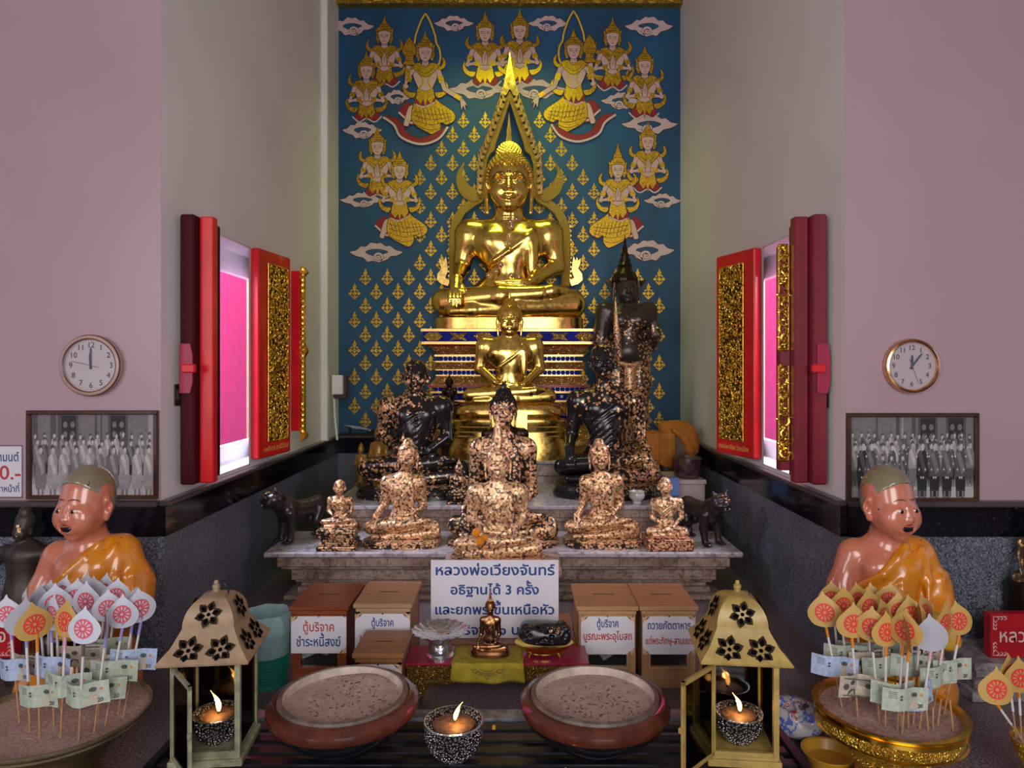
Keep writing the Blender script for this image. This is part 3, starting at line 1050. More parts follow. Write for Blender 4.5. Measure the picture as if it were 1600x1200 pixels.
    for sx in (-1, 1):
        p.poly([(sx * 8, -8), (sx * 15, -13), (sx * 14, -2), (sx * 15, 4), (sx * 11, 14), (sx * 8, 10)], GO, False, 0.7)
        for q in range(4): p.stroke([(sx * 9, -6 + q * 5), (sx * 13, -8 + q * 5)], 0.6, LI)
    p.poly([(-9, -8), (9, -8), (9.5, 2), (6, 11), (0, 14), (-6, 11), (-9.5, 2)], SK, True, 0.8)
    T = tall
    p.poly([(-11, -7), (-12, -14), (-8, -17), (-6.5, -20 * T), (-4, -23 * T), (-2, -28 * T), (0, -35 * T), (2, -28 * T), (4, -23 * T), (6.5, -20 * T), (8, -17), (12, -14), (11, -7), (0, -9.5)], GO, False, 0.8)
    for y in (-12, -16 * T, -20 * T): p.stroke([(-7, y), (7, y)], 0.7, LI)
    # face
    for sx in (-1, 1):
        p.stroke([(sx * 2, -1.6), (sx * 4.5, -2.6), (sx * 7, -1)], 0.7, LI)
        p.stroke([(sx * 2.2, 1), (sx * 6.2, 0.6)], 1.1, LI)
    p.stroke([(0.6, 0), (-1, 5), (1.2, 5)], 0.5, LI)
    p.stroke([(-2.6, 8.2), (0, 8.8), (2.6, 8.2)], 0.9, RE)
    p.done('deity_painting')


for a in (dict(ox=601, oy=57, k=.92, offer=False), dict(ox=665, oy=84, k=1.0, mir=1, kneel=True, aura=True, reach=True, offer=True, base=.03),
          dict(ox=573, oy=112, k=.92, base=.018), dict(ox=758, oy=52, k=.98), dict(ox=812, oy=49, k=.98, mir=-1, base=.012),
          dict(ox=896, oy=80, k=1.0, mir=-1, kneel=True, aura=True, reach=True, offer=True, base=.03), dict(ox=957, oy=60, k=.95, mir=-1),
          dict(ox=1007, oy=104, k=.95, mir=-1, base=.018), dict(ox=590, oy=230, k=.92), dict(ox=625, oy=268, k=.92, kneel=True, base=.03),
          dict(ox=1012, oy=222, k=.92, mir=-1), dict(ox=965, oy=266, k=.95, mir=-1, kneel=True, base=.03, tall=1.25)):
    deva(**a)


def flower(p, x, y, s=1.0):
    p.poly([(x - 3.2 * s, y), (x, y - 3.4 * s), (x + 3.2 * s, y), (x, y + 3.4 * s)], GO, False, 0)
    for a in range(4):
        c, q = math.cos(a * PI / 2), math.sin(a * PI / 2)
        cx, cy = x + 5.6 * s * c, y + 5.6 * s * q
        e = 2.6 if a % 2 == 0 else 2.9
        p.poly([(cx - 2.9 * s, cy), (cx, cy - 2.7 * s), (cx + 3.0 * s, cy), (cx, cy + 2.7 * s)], GO, False, 0)
    for sx in (-1, 1):
        p.poly([(x + sx * 3.0 * s, y - 2.2 * s), (x + sx * 6.0 * s, y - 4.5 * s), (x + sx * 3.0 * s, y - 5.6 * s)], GO, False, 0)
        p.poly([(x + sx * 3.0 * s, y + 2.2 * s), (x + sx * 5.2 * s, y + 4.3 * s), (x + sx * 2.2 * s, y + 5.6 * s)], GO, False, 0)
    p.poly([(x - 3 * s, y - 7.5 * s), (x + 0.8 * s, y - 7.0 * s), (x + 3.5 * s, y - 8.5 * s), (x + 1.5 * s, y - 11 * s), (x + 0.2 * s, y - 15 * s), (x - 1.2 * s, y - 11 * s)], GO, False, 0)


fl = Paint(0.0002)
kk = 0
for r in range(22):
    y = 191 + 22.3 * r
    off = 17 if r % 2 else 0
    for sgn in (-1, 1):
        for n in range(9):
            x = (758 - 34 * n - off) if sgn < 0 else (843 + 34 * n + off)
            dx = abs(x - 798)
            lim = 75 + (y - 191) * 0.78 if y < 270 else (142 if y < 425 else 252)
            if dx > lim or x < 545 or x > 1045: continue
            if y > 665: continue
            flower(fl, x, y, 1.14); fl.y = YB - 0.0014
fl.done('flower_pattern')
# ================================================================== MARBLE TIERS
M_marble = marble('veined_marble', (0.46, 0.35, 0.30), (0.34, 0.235, 0.19), (0.12, 0.06, 0.042), 5.0)
M_marble_t = marble('pale_marble_top', (0.50, 0.45, 0.47), (0.42, 0.37, 0.38), (0.25, 0.19, 0.18), 3.0, 0.18)
M_joint = pm('dark_joint', (0.07, 0.05, 0.045), 0.7)
T1, T2, T3 = 0.334, 0.522, 0.715                  # tops of the three tiers
CXA = -0.08


def strips(m, hw, y0, y1, lay, cx):
    for z0, z1, d in lay:
        m.bounds(cx - hw + d, cx + hw - d, y0 + d, y1, z0, z1, bev=0.006)


altar = thing('marble_altar', 'stepped marble altar of three tiers with moulded front carrying all the statues', 'altar', (CXA, 4.45, 0))
def at(o, name, m, mat): return m.obj(name, mat, o, loc=(-o.location.x, -o.location.y, -o.location.z))
m = MB()
strips(m, 1.50, 4.45, 5.02, [(0.225, T1 - 0.035, 0.03), (0.205, 0.225, 0.05), (0.12, 0.205, 0.10), (0.10, 0.12, 0.12), (0.065, 0.10, 0.15), (0.03, 0.065, 0.13), (0.0, 0.03, 0.06)], CXA)
at(altar, 'lower_tier', m, M_marble)
m = MB().bounds(CXA - 1.54, CXA + 1.54, 4.43, 5.02, T1 - 0.035, T1, bev=0.008)
at(altar, 'lower_top', m, M_marble_t)
m = MB()
strips(m, 1.27, 5.02, 6.0, [(0.43, T2 - 0.03, 0.0), (0.395, 0.43, 0.02), (T1 - 0.02, 0.395, 0.04)], CXA + 0.01)
at(altar, 'middle_tier', m, M_marble)
at(altar, 'middle_top', MB().bounds(CXA - 1.28, CXA + 1.30, 4.99, 6.0, T2 - 0.03, T2, bev=0.006), M_marble_t)
m = MB()
strips(m, 1.20, 5.98, 7.0 - 0.14, [(T2 + 0.06, T3 - 0.03, 0.0), (T2 - 0.02, T2 + 0.06, 0.02)], CXA + 0.05)
at(altar, 'upper_tier', m, M_marble)
at(altar, 'upper_top', MB().bounds(CXA - 1.16, CXA + 1.26, 5.96, 6.86, T3 - 0.03, T3, bev=0.006), M_marble_t)
m = MB()
for i in range(1, 8):
    x = CXA - 1.5 + i * 3.0 / 8
    m.bounds(x - 0.0015, x + 0.0015, 4.478, 4.50, 0.225, T1 - 0.035)
for i in range(1, 6):
    x = CXA - 1.2 + i * 2.4 / 6
    m.bounds(x - 0.0015, x + 0.0015, 5.018, 5.05, 0.43, T2 - 0.03)
at(altar, 'joint_lines', m, M_joint)
m = MB().bounds(-0.42, 0.25, 4.06, 4.46, 0, 0.29, bev=0.006).bounds(-0.44, 0.27, 4.04, 4.46, 0.29, T1, bev=0.006)
at(altar, 'front_block', m, M_marble)

# ================================================================== STATUES
M_gold = goldmat('polished_gold', (0.93, 0.62, 0.15), 0.2)
M_gold_s = goldmat('satin_gold', (0.86, 0.55, 0.15), 0.24)
M_gold_r = carvedgold('stippled_gold', 150.0, (0.95, 0.66, 0.20), (0.70, 0.42, 0.09))
M_curl = goldmat('curl_gold', (0.66, 0.41, 0.09), 0.38)
M_eyew = pm('eye_white', (0.75, 0.72, 0.68), 0.2)
M_black = pm('eye_black', (0.006, 0.005, 0.005), 0.25)
M_gem = pm('garnet', (0.25, 0.0, 0.02), 0.05, coat=1.0)
M_bronze = pm('dark_bronze', (0.035, 0.018, 0.012), 0.3, 0.75, 0.35, 10)


def head(S, c, w, style='buddha', yaw=0.0, pitch=0.0, detail=1.0):
    """adds a head w wide (without the ears) around the face centre c; the face looks along -y"""
    Rm = Euler((pitch, 0, yaw)).to_matrix()
    c = Vector(c)
    def T(p): return tuple(c + Rm @ (Vector(p) * w))
    rot = (pitch, 0, yaw)
    def E(p, r, k=.04, op=1, ro=None): S.ell(T(p), tuple(x * w for x in r), k * w, tuple((Rm @ Euler(ro).to_matrix()).to_euler()) if ro else rot, op)
    def C(ps, rs, k=.03, op=1): S.cap([T(p) for p in ps], [x * w for x in rs], k * w, op)
    child = style == 'child'
    E((0, .10, .20), (.5, .58, .54) if not child else (.52, .56, .52))
    E((0, -.08, -.12), (.44 if not child else .5, .48, .52 if not child else .47), .12)
    E((0, -.36, -.50), (.17, .15, .13), .12)
    for s in (-1, 1):
        E((s * .21, -.34, -.2), (.19, .16, .2) if not child else (.27, .22, .26), .12)
    # brow, sockets, lids
    for s in (-1, 1):
        E((s * .2, -.60, .03), (.14, .13 if not child else .10, .065), .06, -1)
        if not child: C([(s * .05, -.545, .10), (s * .14, -.56, .165), (s * .27, -.50, .155), (s * .38, -.37, .07)], [.02, .026, .024, .014] if not child else [.006, .012, .012, .006], .05)
        E((s * .195, -.445, .0), (.125, .10, .075), .03)
        C([(s * .075, -.53, -.02), (s * .19, -.552, -.035), (s * .31, -.475, -.005)], [.013, .017, .013], .015)
        C([(s * .075, -.53, .0), (s * .19, -.56, .035), (s * .31, -.475, .005)], [.012, .016, .012], .015)
    # nose
    C([(0, -.545, .10), (0, -.60, -.04), (0, -.665, -.155)] if not child else [(0, -.52, .06), (0, -.545, -.06), (0, -.585, -.15)], [.04, .05, .07] if not child else [.03, .045, .08], .06)
    for s in (-1, 1): E((s * .075, -.575 if not child else -.54, -.165), (.055, .06, .05), .04)
    # mouth
    if child:
        E((0, -.50, -.335), (.23, .10, .12), .08)
        E((0, -.61, -.335), (.175, .11, .08), .03, -1)
        for s in (-1, 1): E((s * .19, -.50, -.285), (.05, .05, .05), .05)
    else:
        C([(-.15, -.505, -.335), (-.06, -.555, -.31), (0, -.553, -.318), (.06, -.555, -.31), (.15, -.505, -.335)], [.014, .027, .023, .027, .014], .03)
        C([(-.12, -.505, -.362), (0, -.555, -.382), (.12, -.505, -.362)], [.016, .031, .016], .03)
        C([(-.17, -.545, -.342), (0, -.625, -.348), (.17, -.545, -.342)], [.006, .012, .006], .012, -1)
    # ears
    for s in (-1, 1):
        if style == 'buddha':
            C([(s * .50, .05, .12), (s * .535, .06, -.02), (s * .51, .0, -.3), (s * .50, -.02, -.62)], [.07, .06, .045, .05], .03)
            C([(s * .55, .12, .14), (s * .585, .1, -.05), (s * .55, .04, -.3)], [.03, .03, .025], .02)
        else:
            C([(s * .49, .06, .10), (s * .54, .08, -.05), (s * .50, .03, -.24)], [.09, .085, .07], .03)
            E((s * .57, .03, -.03), (.05, .06, .09), .03, -1)
    if style == 'buddha':
        E((0, .12, .72), (.27, .28, .26), .12)
        E((0, .10, .20), (.52, .60, .55), .02)
    return T


def seat(S, pose='touch', sh_z=.62, sh_w=.63, head_c=(0, -.015, .885), head_w=.275, lap=1.0, style='buddha', robe=True, fold=0, fingers=True, yaw=0, pitch=0, waist=1.0):
    """seated cross-legged figure, lap 1 wide, sitting on z = 0, facing -y"""
    q = sh_z / .62
    a = sh_w / 2
    Lp = lap
    # legs
    S.cap([(.13, .07, .11 * Lp), (.40, -.07, .10 * Lp)], [.115, .088], .05, mx=True)
    S.ell((0, -.02, .08 * Lp), (.33, .18, .085 * Lp), .06)
    S.ell((0, .10, .11), (.27, .16, .105), .04)
    S.cap([(-.41, -.11, .105 * Lp), (-.05, -.215, .135 * Lp), (.2, -.20, .15 * Lp)], [.085, .068, .05], .02)
    S.cap([(.41, -.11, .085), (.05, -.205, .06), (-.24, -.2, .045)], [.085, .062, .042], .02)
    S.cap([(.18, -.205, .155 * Lp), (.27, -.20, .165 * Lp), (.36, -.16, .165 * Lp)], [.035, .042, .03], .02)
    S.cap([(-.22, -.215, .045), (-.36, -.19, .04)], [.042, .035], .02)
    # torso
    S.ell((0, .04, .20 * q), (.20, .14, .13), .06)
    S.cap([(0, .035, .2 * q), (0, .025, .36 * q)], [.135 * waist, .13 * waist], .05)
    S.ell((0, .015, .48 * q), (a * .74, .13, .16 * q), .09)
    S.ell((0, .03, .555 * q), (a * .80, .095, .07 * q), .05)
    S.ell((a * .33, -.065, .50 * q), (a * .30, .06, .075), .05, mx=True)
    S.cap([(0, .03, .60 * q), (a * .78, .03, .572 * q)], [.075, .062], .07, mx=True)
    S.ell((a * .84, .03, .545 * q), (.082, .078, .10), .07, mx=True)
    # neck
    S.cap([(0, .03, .58 * q), (head_c[0], head_c[1] + .02, head_c[2] - .42 * head_w)], [head_w * .33, head_w * .29], .04)
    # arms
    el = a * .90 + .015
    up = .33 * q + .02
    up = min(up, .42)
    def hand_down(s, x, zt):
        S.cap([(s * (el + .01), .035, up), (s * x, -.14, zt + .11)], [.054, .04], .02)
        S.cap([(s * x, -.15, zt + .11), (s * x, -.215, zt + .03)], [.042, .04], .02)
        if fingers:
            for i in range(4):
                xx = s * (x - .034 + .0225 * i)
                ln = (.085, .10, .095, .075)[i]
                S.cap([(xx, -.235, zt + .03), (xx, -.272, zt - .02), (xx, -.275, zt + .03 - ln)], [.0135, .0125, .009], .006)
            S.cap([(s * (x - .04), -.19, zt + .07), (s * (x - .058), -.245, zt + .02)], [.014, .01], .008)
    def hand_lap(s, dz):
        S.cap([(s * (el + .01), .035, up), (s * .15, -.15, .235 * Lp + dz)], [.054, .038], .02)
        S.ell((s * .05, -.185, .215 * Lp + dz), (.10, .05, .024), .02)
        if fingers:
            for i in range(4):
                S.cap([(s * .02, -.15 - .021 * i, .218 * Lp + dz), (-s * .085, -.155 - .021 * i, .213 * Lp + dz)], [.0125, .009], .006)
            S.cap([(s * .07, -.16, .23 * Lp + dz), (s * .005, -.175, .25 * Lp + dz)], [.013, .010], .006)
    S.cap([(el - .03, .03, .55 * q), (el + .01, .04, up)], [.078, .058], .04, mx=True)
    if pose == 'touch':
        hand_down(-1, .335, .13 * Lp); hand_lap(1, .005)
    elif pose == 'lap':
        hand_lap(-1, .02); hand_lap(1, -.005)
    elif pose == 'knees':
        hand_down(-1, .355, .14 * Lp); hand_down(1, .355, .14 * Lp)
    if robe:
        pts = [(a * .55, -.02, .60 * q), (a * .38, -.115, .52 * q), (0, -.125, .43 * q), (-a * .30, -.108, .37 * q), (-a * .40, -.05, .33 * q)]
        S.cap(pts, [.012] * 5, .012)
        S.ell((a * .46, -.095, .42 * q), (.042, .035, .16 * q), .02)
    if fold:
        rr = random.Random(fold)
        for i in range(7):
            f = i / 6
            S.cap([(a * (.75 - .1 * f), -.03 - .03 * f, (.585 - .05 * f) * q), (a * .1, -.128, (.50 - .27 * f + .02) * q), (-a * .5, -.10, (.42 - .30 * f) * q)], [.006, .011, .006], .015)
        for i in range(4):
            S.cap([(el + .05, -.02 + .02 * i, .52 * q), (el + .045, -.04 + .02 * i, up - .03)], [.006, .01], .012)
    return head(S, head_c, head_w, style, yaw, pitch)


def scale_xf(kx, ky=None, kz=None):
    v = np.array((kx, ky or kx, kz or kx))
    return lambda V: V * v


def flame_spire(m, c, w, h):
    """tapering flame finial"""
    m.lathe([(w * .55, -h * .12), (w * .5, 0), (w * .62, h * .12), (w * .42, h * .32), (w * .46, h * .42), (w * .25, h * .62), (w * .12, h * .85), (0.0005, h)], 14, c, fn=lambda a, z: 1 + .12 * math.cos(6 * a))


# ------------------------------------------------------------------ the large golden statue
YG = 6.68
LG = 245 / F * 6.52
base_pt = P(795, 497, 6.52)
TZ = CZ - (513.4 - CY) / F * 6.42                    # top of the painted throne
G = thing('golden_buddha', 'largest golden seated statue framed by a flame aureole, top of the altar', 'statue', (base_pt.x, YG, TZ + .003))
gz = base_pt.z - TZ
S = Sculpt()
seat(S, 'touch', .62, .635, (0, -.015, .868), .285)
for z in (.655, .675, .695): S.cap([(.08 * math.cos(t), .0 + .075 * math.sin(t), z) for t in [i * PI / 8 for i in range(17)]] , [.011] * 17, .01)
for z in (.655, .675, .695): S.cap([(.083 * math.cos(t), .01 + .083 * math.sin(t), z) for t in [-i * PI / 8 for i in range(17)]] , [.010] * 17, .01)
S.ell((0, -.135, .30), (.012, .02, .012), .01, op=-1)
link('body', S.mesh(.0048, scale_xf(LG, LG * .8, LG)), M_gold, G, loc=(0, 0, gz), smooth=180)
hm = MB()
hc = np.array((0, -.015, .868)); w = .285
def curls(mb, hc, w, n, rad, ky=.8, L=1.0, lo=.12):
    for i in range(n):
        z = 1 - 2 * (i + .5) / n
        t = i * 2.399963
        r = math.sqrt(1 - z * z)
        d = (r * math.cos(t), r * math.sin(t), z)
        p = (d[0] * .525 * w, (d[1] * .61 + .10) * w, (d[2] * .56 + .20) * w)
        fr = p[1] / w
        zz = p[2] / w
        hair = zz > (.38 if fr < -.25 else (.38 - (fr + .25) * 1.3)) and zz > -.45
        if hair: mb.ball(((p[0] + hc[0]) * L, (p[1] + hc[1]) * L * ky, (p[2] + hc[2]) * L), rad * w * L, 8)
    for i in range(n // 4):
        z = (i + .5) / (n // 4)
        t = i * 2.399963
        r = math.sqrt(1 - z * z)
        mb.ball(((r * math.cos(t) * .285 * w + hc[0]) * L, ((r * math.sin(t) * .29 + .12) * w + hc[1]) * L * ky, ((z * .30 + .70) * w + hc[2]) * L), rad * w * L, 6)
curls(hm, hc, w, 560, .046, .8, LG)
hm.obj('hair_curls', M_curl, G, loc=(0, 0, gz))
fm = MB()
flame_spire(fm, (0, (.10 * w - .015) * .8 * LG, (.868 + .97 * w) * LG), .030 * LG, .21 * LG)
fm.obj('flame_finial', M_gold_r, G, loc=(0, 0, gz))
for s in (-1, 1):
    MB().ball((s * .195 * w * LG, (-.545 * w - .015) * .8 * LG, (.868 - .002 * w) * LG), (.085 * w * LG, .012 * LG, .013 * w * LG), 12).obj('eye', M_eyew, G, loc=(0, 0, gz))
em = MB()
for s in (-1, 1):
    em.ball((s * .195 * w * LG, (-.575 * w - .015) * .8 * LG, (.868 - .002 * w) * LG), (.030 * w * LG, .006 * LG, .014 * w * LG), 10)
    em.tube(spline([(s * x * w * LG, (y * w - .015) * .8 * LG, (.868 + z * w) * LG) for x, y, z in ((.05, -.575, .12), (.15, -.59, .19), (.28, -.525, .175), (.38, -.385, .08))], 4, False), .0035, 6)
em.obj('brow_and_pupil', M_black, G, loc=(0, 0, gz))
MB().ball((0, (-.575 * w - .015) * .8 * LG, (.868 + .20 * w) * LG), (.012 * LG, .006 * LG, .012 * LG), 10).obj('forehead_gem', M_gem, G, loc=(0, 0, gz))
M_rose = goldmat('rose_gold', (0.75, 0.48, 0.36), 0.3)
# rosettes along the robe edge
for px, py, dy in ((808, 340, -.075), (800, 353, -.10), (797, 369, -.115), (792, 382, -.118), (786, 398, -.116), (783, 413, -.112), (776, 424, -.115), (764, 430, -.105), (800, 430, -.115), (812, 433, -.115), (789, 471, -.26), (806, 478, -.26), (798, 345, -.095)):
    x = (px - 796) / 245 * LG; z = (497 - py) / 245 * LG
    y = dy * LG * .8 - .005
    rm = MB()
    rm.ball((x, y, z), (.016, .012, .016), 8)
    for k in range(8):
        rm.ball((x + .022 * math.cos(k * PI / 4), y, z + .022 * math.sin(k * PI / 4)), (.008, .009, .008), 6)
    rm.obj('rosette', M_rose, G, loc=(0, 0, gz))

# plain gold plinth under the statue
pm_ = MB().lathe([(.5, 0), (.5, (gz - .005)), (.485, gz + .004), (0.0, gz + .006)], 48, (0, -.01, 0), 237 / F * 6.45, .52, sq=.55)
pm_.obj('plinth', M_gold_s, G)


# aureole
def ext(mb, pts, y0, d):
    mb.prism([tuple(P(px, py, 6.80)[i] if i != 1 else y0 for i in range(3)) for px, py in pts], (0, d, 0))


def mirror(pts): return [(1593 - x, y) for x, y in pts]


am, tm = MB(), MB()
band = [(703, 447), (701, 400), (702, 365), (708, 340), (718, 324), (733, 312), (746, 304), (752, 280), (754, 250), (762, 229), (772, 203), (782, 176), (790, 154), (796.5, 142),
        (796.5, 158), (790, 178), (783, 200), (775, 222), (773, 234), (764, 242), (760, 256), (759, 285), (760, 304), (754, 314), (740, 322), (727, 332), (719, 346), (716, 368), (715, 400), (716, 447)]
for f in (lambda p: p, mirror):
    ext(am, f(band), 6.80, .05)
    hook = [(v.x, v.y) for v in spline([(746, 314, 0), (730, 311, 0), (718, 300, 0), (713, 284, 0), (715, 270, 0), (724, 255, 0), (725, 257, 0), (722, 268, 0), (726, 280, 0), (735, 291, 0), (745, 298, 0)], 4)]
    ext(am, f(hook), 6.79, .05)
    # serrations on the outer edge
    edge = [(751, 304), (752, 280), (754, 250), (762, 229), (772, 203), (782, 176), (791, 152)]
    V = spline([(x, y, 0) for x, y in edge], 5, False)
    for i in range(0, len(V) - 2, 2):
        a, b = V[i], V[i + 2]
        big = 1 + 1.6 * i / len(V)
        t = (b - a).normalized()
        n = Vector((t.y, -t.x, 0)) * (1 if t.y < 0 else -1)
        n = Vector((-abs(n.x), n.y, 0))
        L_ = (b - a).length
        tip = b + t * (4 + 4.5 * big) + n * (4.5 + 2.4 * big)
        o1 = a + t * L_ * .35 + n * (3.5 + 1.6 * big)
        ib = b - t * L_ * .38
        ext(tm, f([(a.x + 2, a.y), ((a + n * 2.5).x, (a + n * 2.5).y), (o1.x, o1.y), (tip.x, tip.y), ((ib + n * 2).x, (ib + n * 2).y), (ib.x + 2, ib.y)]), 6.775, .065)
    for y in range(342, 446, 7):
        ext(tm, f([(703.5 if y < 360 else 702, y), (699.5 if y > 350 else 703, y - 1.5), (703 if y > 350 else 706, y - 6)]), 6.80, .045)
    # naga at the foot
    nag = [(700, 447), (690, 444), (683, 438), (684, 428), (690, 420), (687, 412), (686, 404), (690, 408), (692, 402), (694, 408), (697, 401), (699, 412), (700, 424), (696, 434), (703, 440)]
    ext(tm, f(nag), 6.78, .05)
    ext(am, f([(703, 447), (703, 380), (706.5, 372), (706.5, 447)]), 6.785, .03)
    ext(am, f([(710.5, 447), (711, 372), (713, 366), (714, 447)]), 6.785, .03)
ext(tm, [(v.x, v.y) for v in spline([(796.5, 82, 0), (799, 98, 0), (805, 128, 0), (809, 143, 0), (803, 150, 0), (796.5, 140, 0), (790, 150, 0), (784, 143, 0), (788, 128, 0), (794, 98, 0)], 4)], 6.785, .06)
au = am.obj('aureole', M_gold_r, G, loc=tuple(-G.location))
tm.obj('flame_serrations', M_gold_s, au, smooth=20)

# ------------------------------------------------------------------ throne of painted tiers
TH = thing('tiered_throne', 'tall blue, red and gold tiered throne under the largest golden statue', 'throne', (base_pt.x, YG, T3 + .0012))
TD = 6.42
M_tb = pm('throne_blue', (0.004, 0.010, 0.24), 0.5, var=0.4, scale=60, spec=.1)
M_tr = pm('throne_red', (0.28, 0.008, 0.01), 0.35)
M_tg = carvedgold('throne_gold', 70.0, (0.85, 0.50, 0.16), (0.22, 0.07, 0.02))
M_tl = goldmat('throne_gold_line', (0.78, 0.47, 0.16), 0.3)
M_ts = pm('mirror_chips', (0.5, 0.52, 0.6), 0.3, 0.2)
zpx = lambda y: CZ - (y - CY) / F * TD - T3
xpx = lambda v: v / F * TD
mb_, mr_, mg_, ml_, ms_, mo_ = MB(), MB(), MB(), MB(), MB(), MB()
def tier(m, y0, y1, hw0, hw1, dep=.52):
    z1, z0 = zpx(y0), zpx(y1)
    a, b = xpx(hw0), xpx(hw1)
    yb = 6.86 - YG
    f0, f1 = TD - YG + (134 - hw0) / F * TD, TD - YG + (134 - hw1) / F * TD
    v = [(-b, f1, z0), (b, f1, z0), (b, yb, z0), (-b, yb, z0), (-a, f0, z1), (a, f0, z1), (a, yb, z1), (-a, yb, z1)]
    vs = [m.bm.verts.new(p) for p in v]
    for q in ((3, 2, 1, 0), (4, 5, 6, 7), (0, 1, 5, 4), (1, 2, 6, 5), (2, 3, 7, 6), (3, 0, 4, 7)):
        f = m.bm.faces.new([vs[i] for i in q]); f.material_index = 0
tier(ml_, 514, 518, 137, 137); tier(mb_, 518, 534, 134, 134); tier(ml_, 534, 538, 136, 136)
tier(mr_, 538, 541, 132, 128); tier(mg_, 541, 554, 126, 112); tier(ml_, 554, 557, 118, 118)
tier(mb_, 557, 564, 110, 110); tier(ml_, 564, 566, 117, 117); tier(mg_, 566, 577, 121, 121); tier(ml_, 577, 579, 117, 117)
tier(mb_, 579, 586, 110, 110); tier(ml_, 586, 588, 116, 116); tier(mg_, 588, 602, 114, 126); tier(mr_, 602, 606, 128, 128)
tier(mb_, 606, 612, 118, 118); tier(ml_, 612, 615, 124, 124); tier(mb_, 615, 626, 120, 120); tier(ml_, 626, 629, 124, 124); tier(mg_, 629, 645, 116, 130)
tier(mr_, 645, 650, 132, 132); tier(mb_, 650, 664, 126, 126); tier(mg_, 664, 690, 128, 134); tier(ml_, 690, 696, 136, 136)
z1, z0 = zpx(696), 0.0
mg_.bounds(-xpx(134), xpx(134), TD - YG, 6.86 - YG, 0, zpx(695))
yf = TD - YG
# gold lozenges on the top blue band, rows of chips on the others
for i in range(7):
    x = xpx(-118 + i * 39.4)
    zc, hh, ww = zpx(526), xpx(6.5), xpx(15 if i % 2 == 0 else 14)
    if i % 2 == 0: pts = [(x - ww, yf, zc), (x - ww * .5, yf, zc + hh), (x + ww * .5, yf, zc + hh), (x + ww, yf, zc), (x + ww * .5, yf, zc - hh), (x - ww * .5, yf, zc - hh)]
    else: pts = [(x - ww, yf, zc + hh), (x, yf, zc + hh * .6), (x + ww, yf, zc + hh), (x + ww * .55, yf, zc), (x + ww, yf, zc - hh), (x, yf, zc - hh * .6), (x - ww, yf, zc - hh), (x - ww * .55, yf, zc)]
    mo_.prism(pts, (0, -.012, 0))
for y, hw in ((560.5, 108), (582.5, 108), (609, 116)):
    yy = yf + (134 - hw - 2) / F * TD
    n = 30
    for i in range(n):
        x = xpx(-hw + (i + .5) * 2 * hw / n)
        for sg in (-1, 1):
            ms_.prism([(x - xpx(1.6), yy, zpx(y) + sg * xpx(3.3)), (x, yy, zpx(y) + sg * xpx(.4)), (x + xpx(1.6), yy, zpx(y) + sg * xpx(3.3))], (0, -.004, 0))
yy = yf + (134 - 120) / F * TD
for i in range(18):
    x = xpx(-116 + (i + .5) * 232 / 18)
    for k in range(4):
        ms_.ball((x + .010 * math.cos(k * PI / 2 + .78), yy, zpx(620.5) + .010 * math.sin(k * PI / 2 + .78)), (.008, .004, .008), 6)
for mm, nm, mt in ((mb_, 'blue_bands', M_tb), (mr_, 'red_bands', M_tr), (mg_, 'carved_gold_tiers', M_tg), (ml_, 'gold_mouldings', M_tl), (ms_, 'mirror_chips', M_ts), (mo_, 'gold_lozenges', M_tg)):
    o = mm.obj(nm, mt, TH, smooth=25)
    if nm == 'mirror_chips': o['kind'] = 'stuff'

# ------------------------------------------------------------------ smaller golden statue in front
YS = 6.18
LS = 150 / F * 6.02
bp = P(796, 640, 6.0)
G2 = thing('golden_buddha', 'smaller golden seated statue in front of the tiered throne, hands in its lap', 'statue', (bp.x, YS, T3 + .0012))
S = Sculpt()
seat(S, 'lap', .69, .66, (0, -.015, .895), .245, lap=.95)
b2z = CZ - (634 - CY) / F * 6.02 - T3
link('body', S.mesh(.0062, scale_xf(LS, LS * .62, LS)), M_gold, G2, loc=(0, 0, b2z), smooth=180)
fm = MB()
flame_spire(fm, (0, 0.01, (.895 + .94 * .245) * LS), .028 * LS, .14 * LS)
hm = MB()
curls(hm, np.array((0, -.015, .895)), .245, 420, .04, .62, LS)
hm.obj('hair_curls', M_curl, G2, loc=(0, 0, b2z))
fm.obj('flame_finial', M_gold_s, G2, loc=(0, 0, b2z))
z6 = lambda y: CZ - (y - CY) / F * 6.0 - T3
x6 = lambda v: v / F * 6.0
prof = [(x6(99), 0.0), (x6(97), z6(705)), (x6(92), z6(692)), (x6(90), z6(689)), (x6(91), z6(684)), (x6(88), z6(682)), (x6(90), z6(677)), (x6(87), z6(675)), (x6(91), z6(669)), (x6(88), z6(667)),
        (x6(93), z6(660)), (x6(91), z6(657)), (x6(80), z6(655)), (x6(82), z6(650)), (x6(87), z6(648)), (x6(86), z6(642)), (x6(80), z6(636)), (x6(76), z6(634)), (0, z6(633.5))]
MB().lathe(prof, 64, (0, 0, 0), 1.0, .34, sq=.3).obj('lotus_base', M_gold_s, G2, smooth=40)
yb = -x6(94) * .34
MB().prism([(-x6(28), yb - .008, z6(642)), (x6(28), yb - .008, z6(642)), (x6(27), yb - .02, z6(690)), (x6(32), yb - .022, z6(693)), (0, yb - .024, z6(712)), (-x6(32), yb - .022, z6(693)), (-x6(27), yb - .02, z6(690))], (0, -.008, 0)).obj('front_panel', M_gold_s, G2)


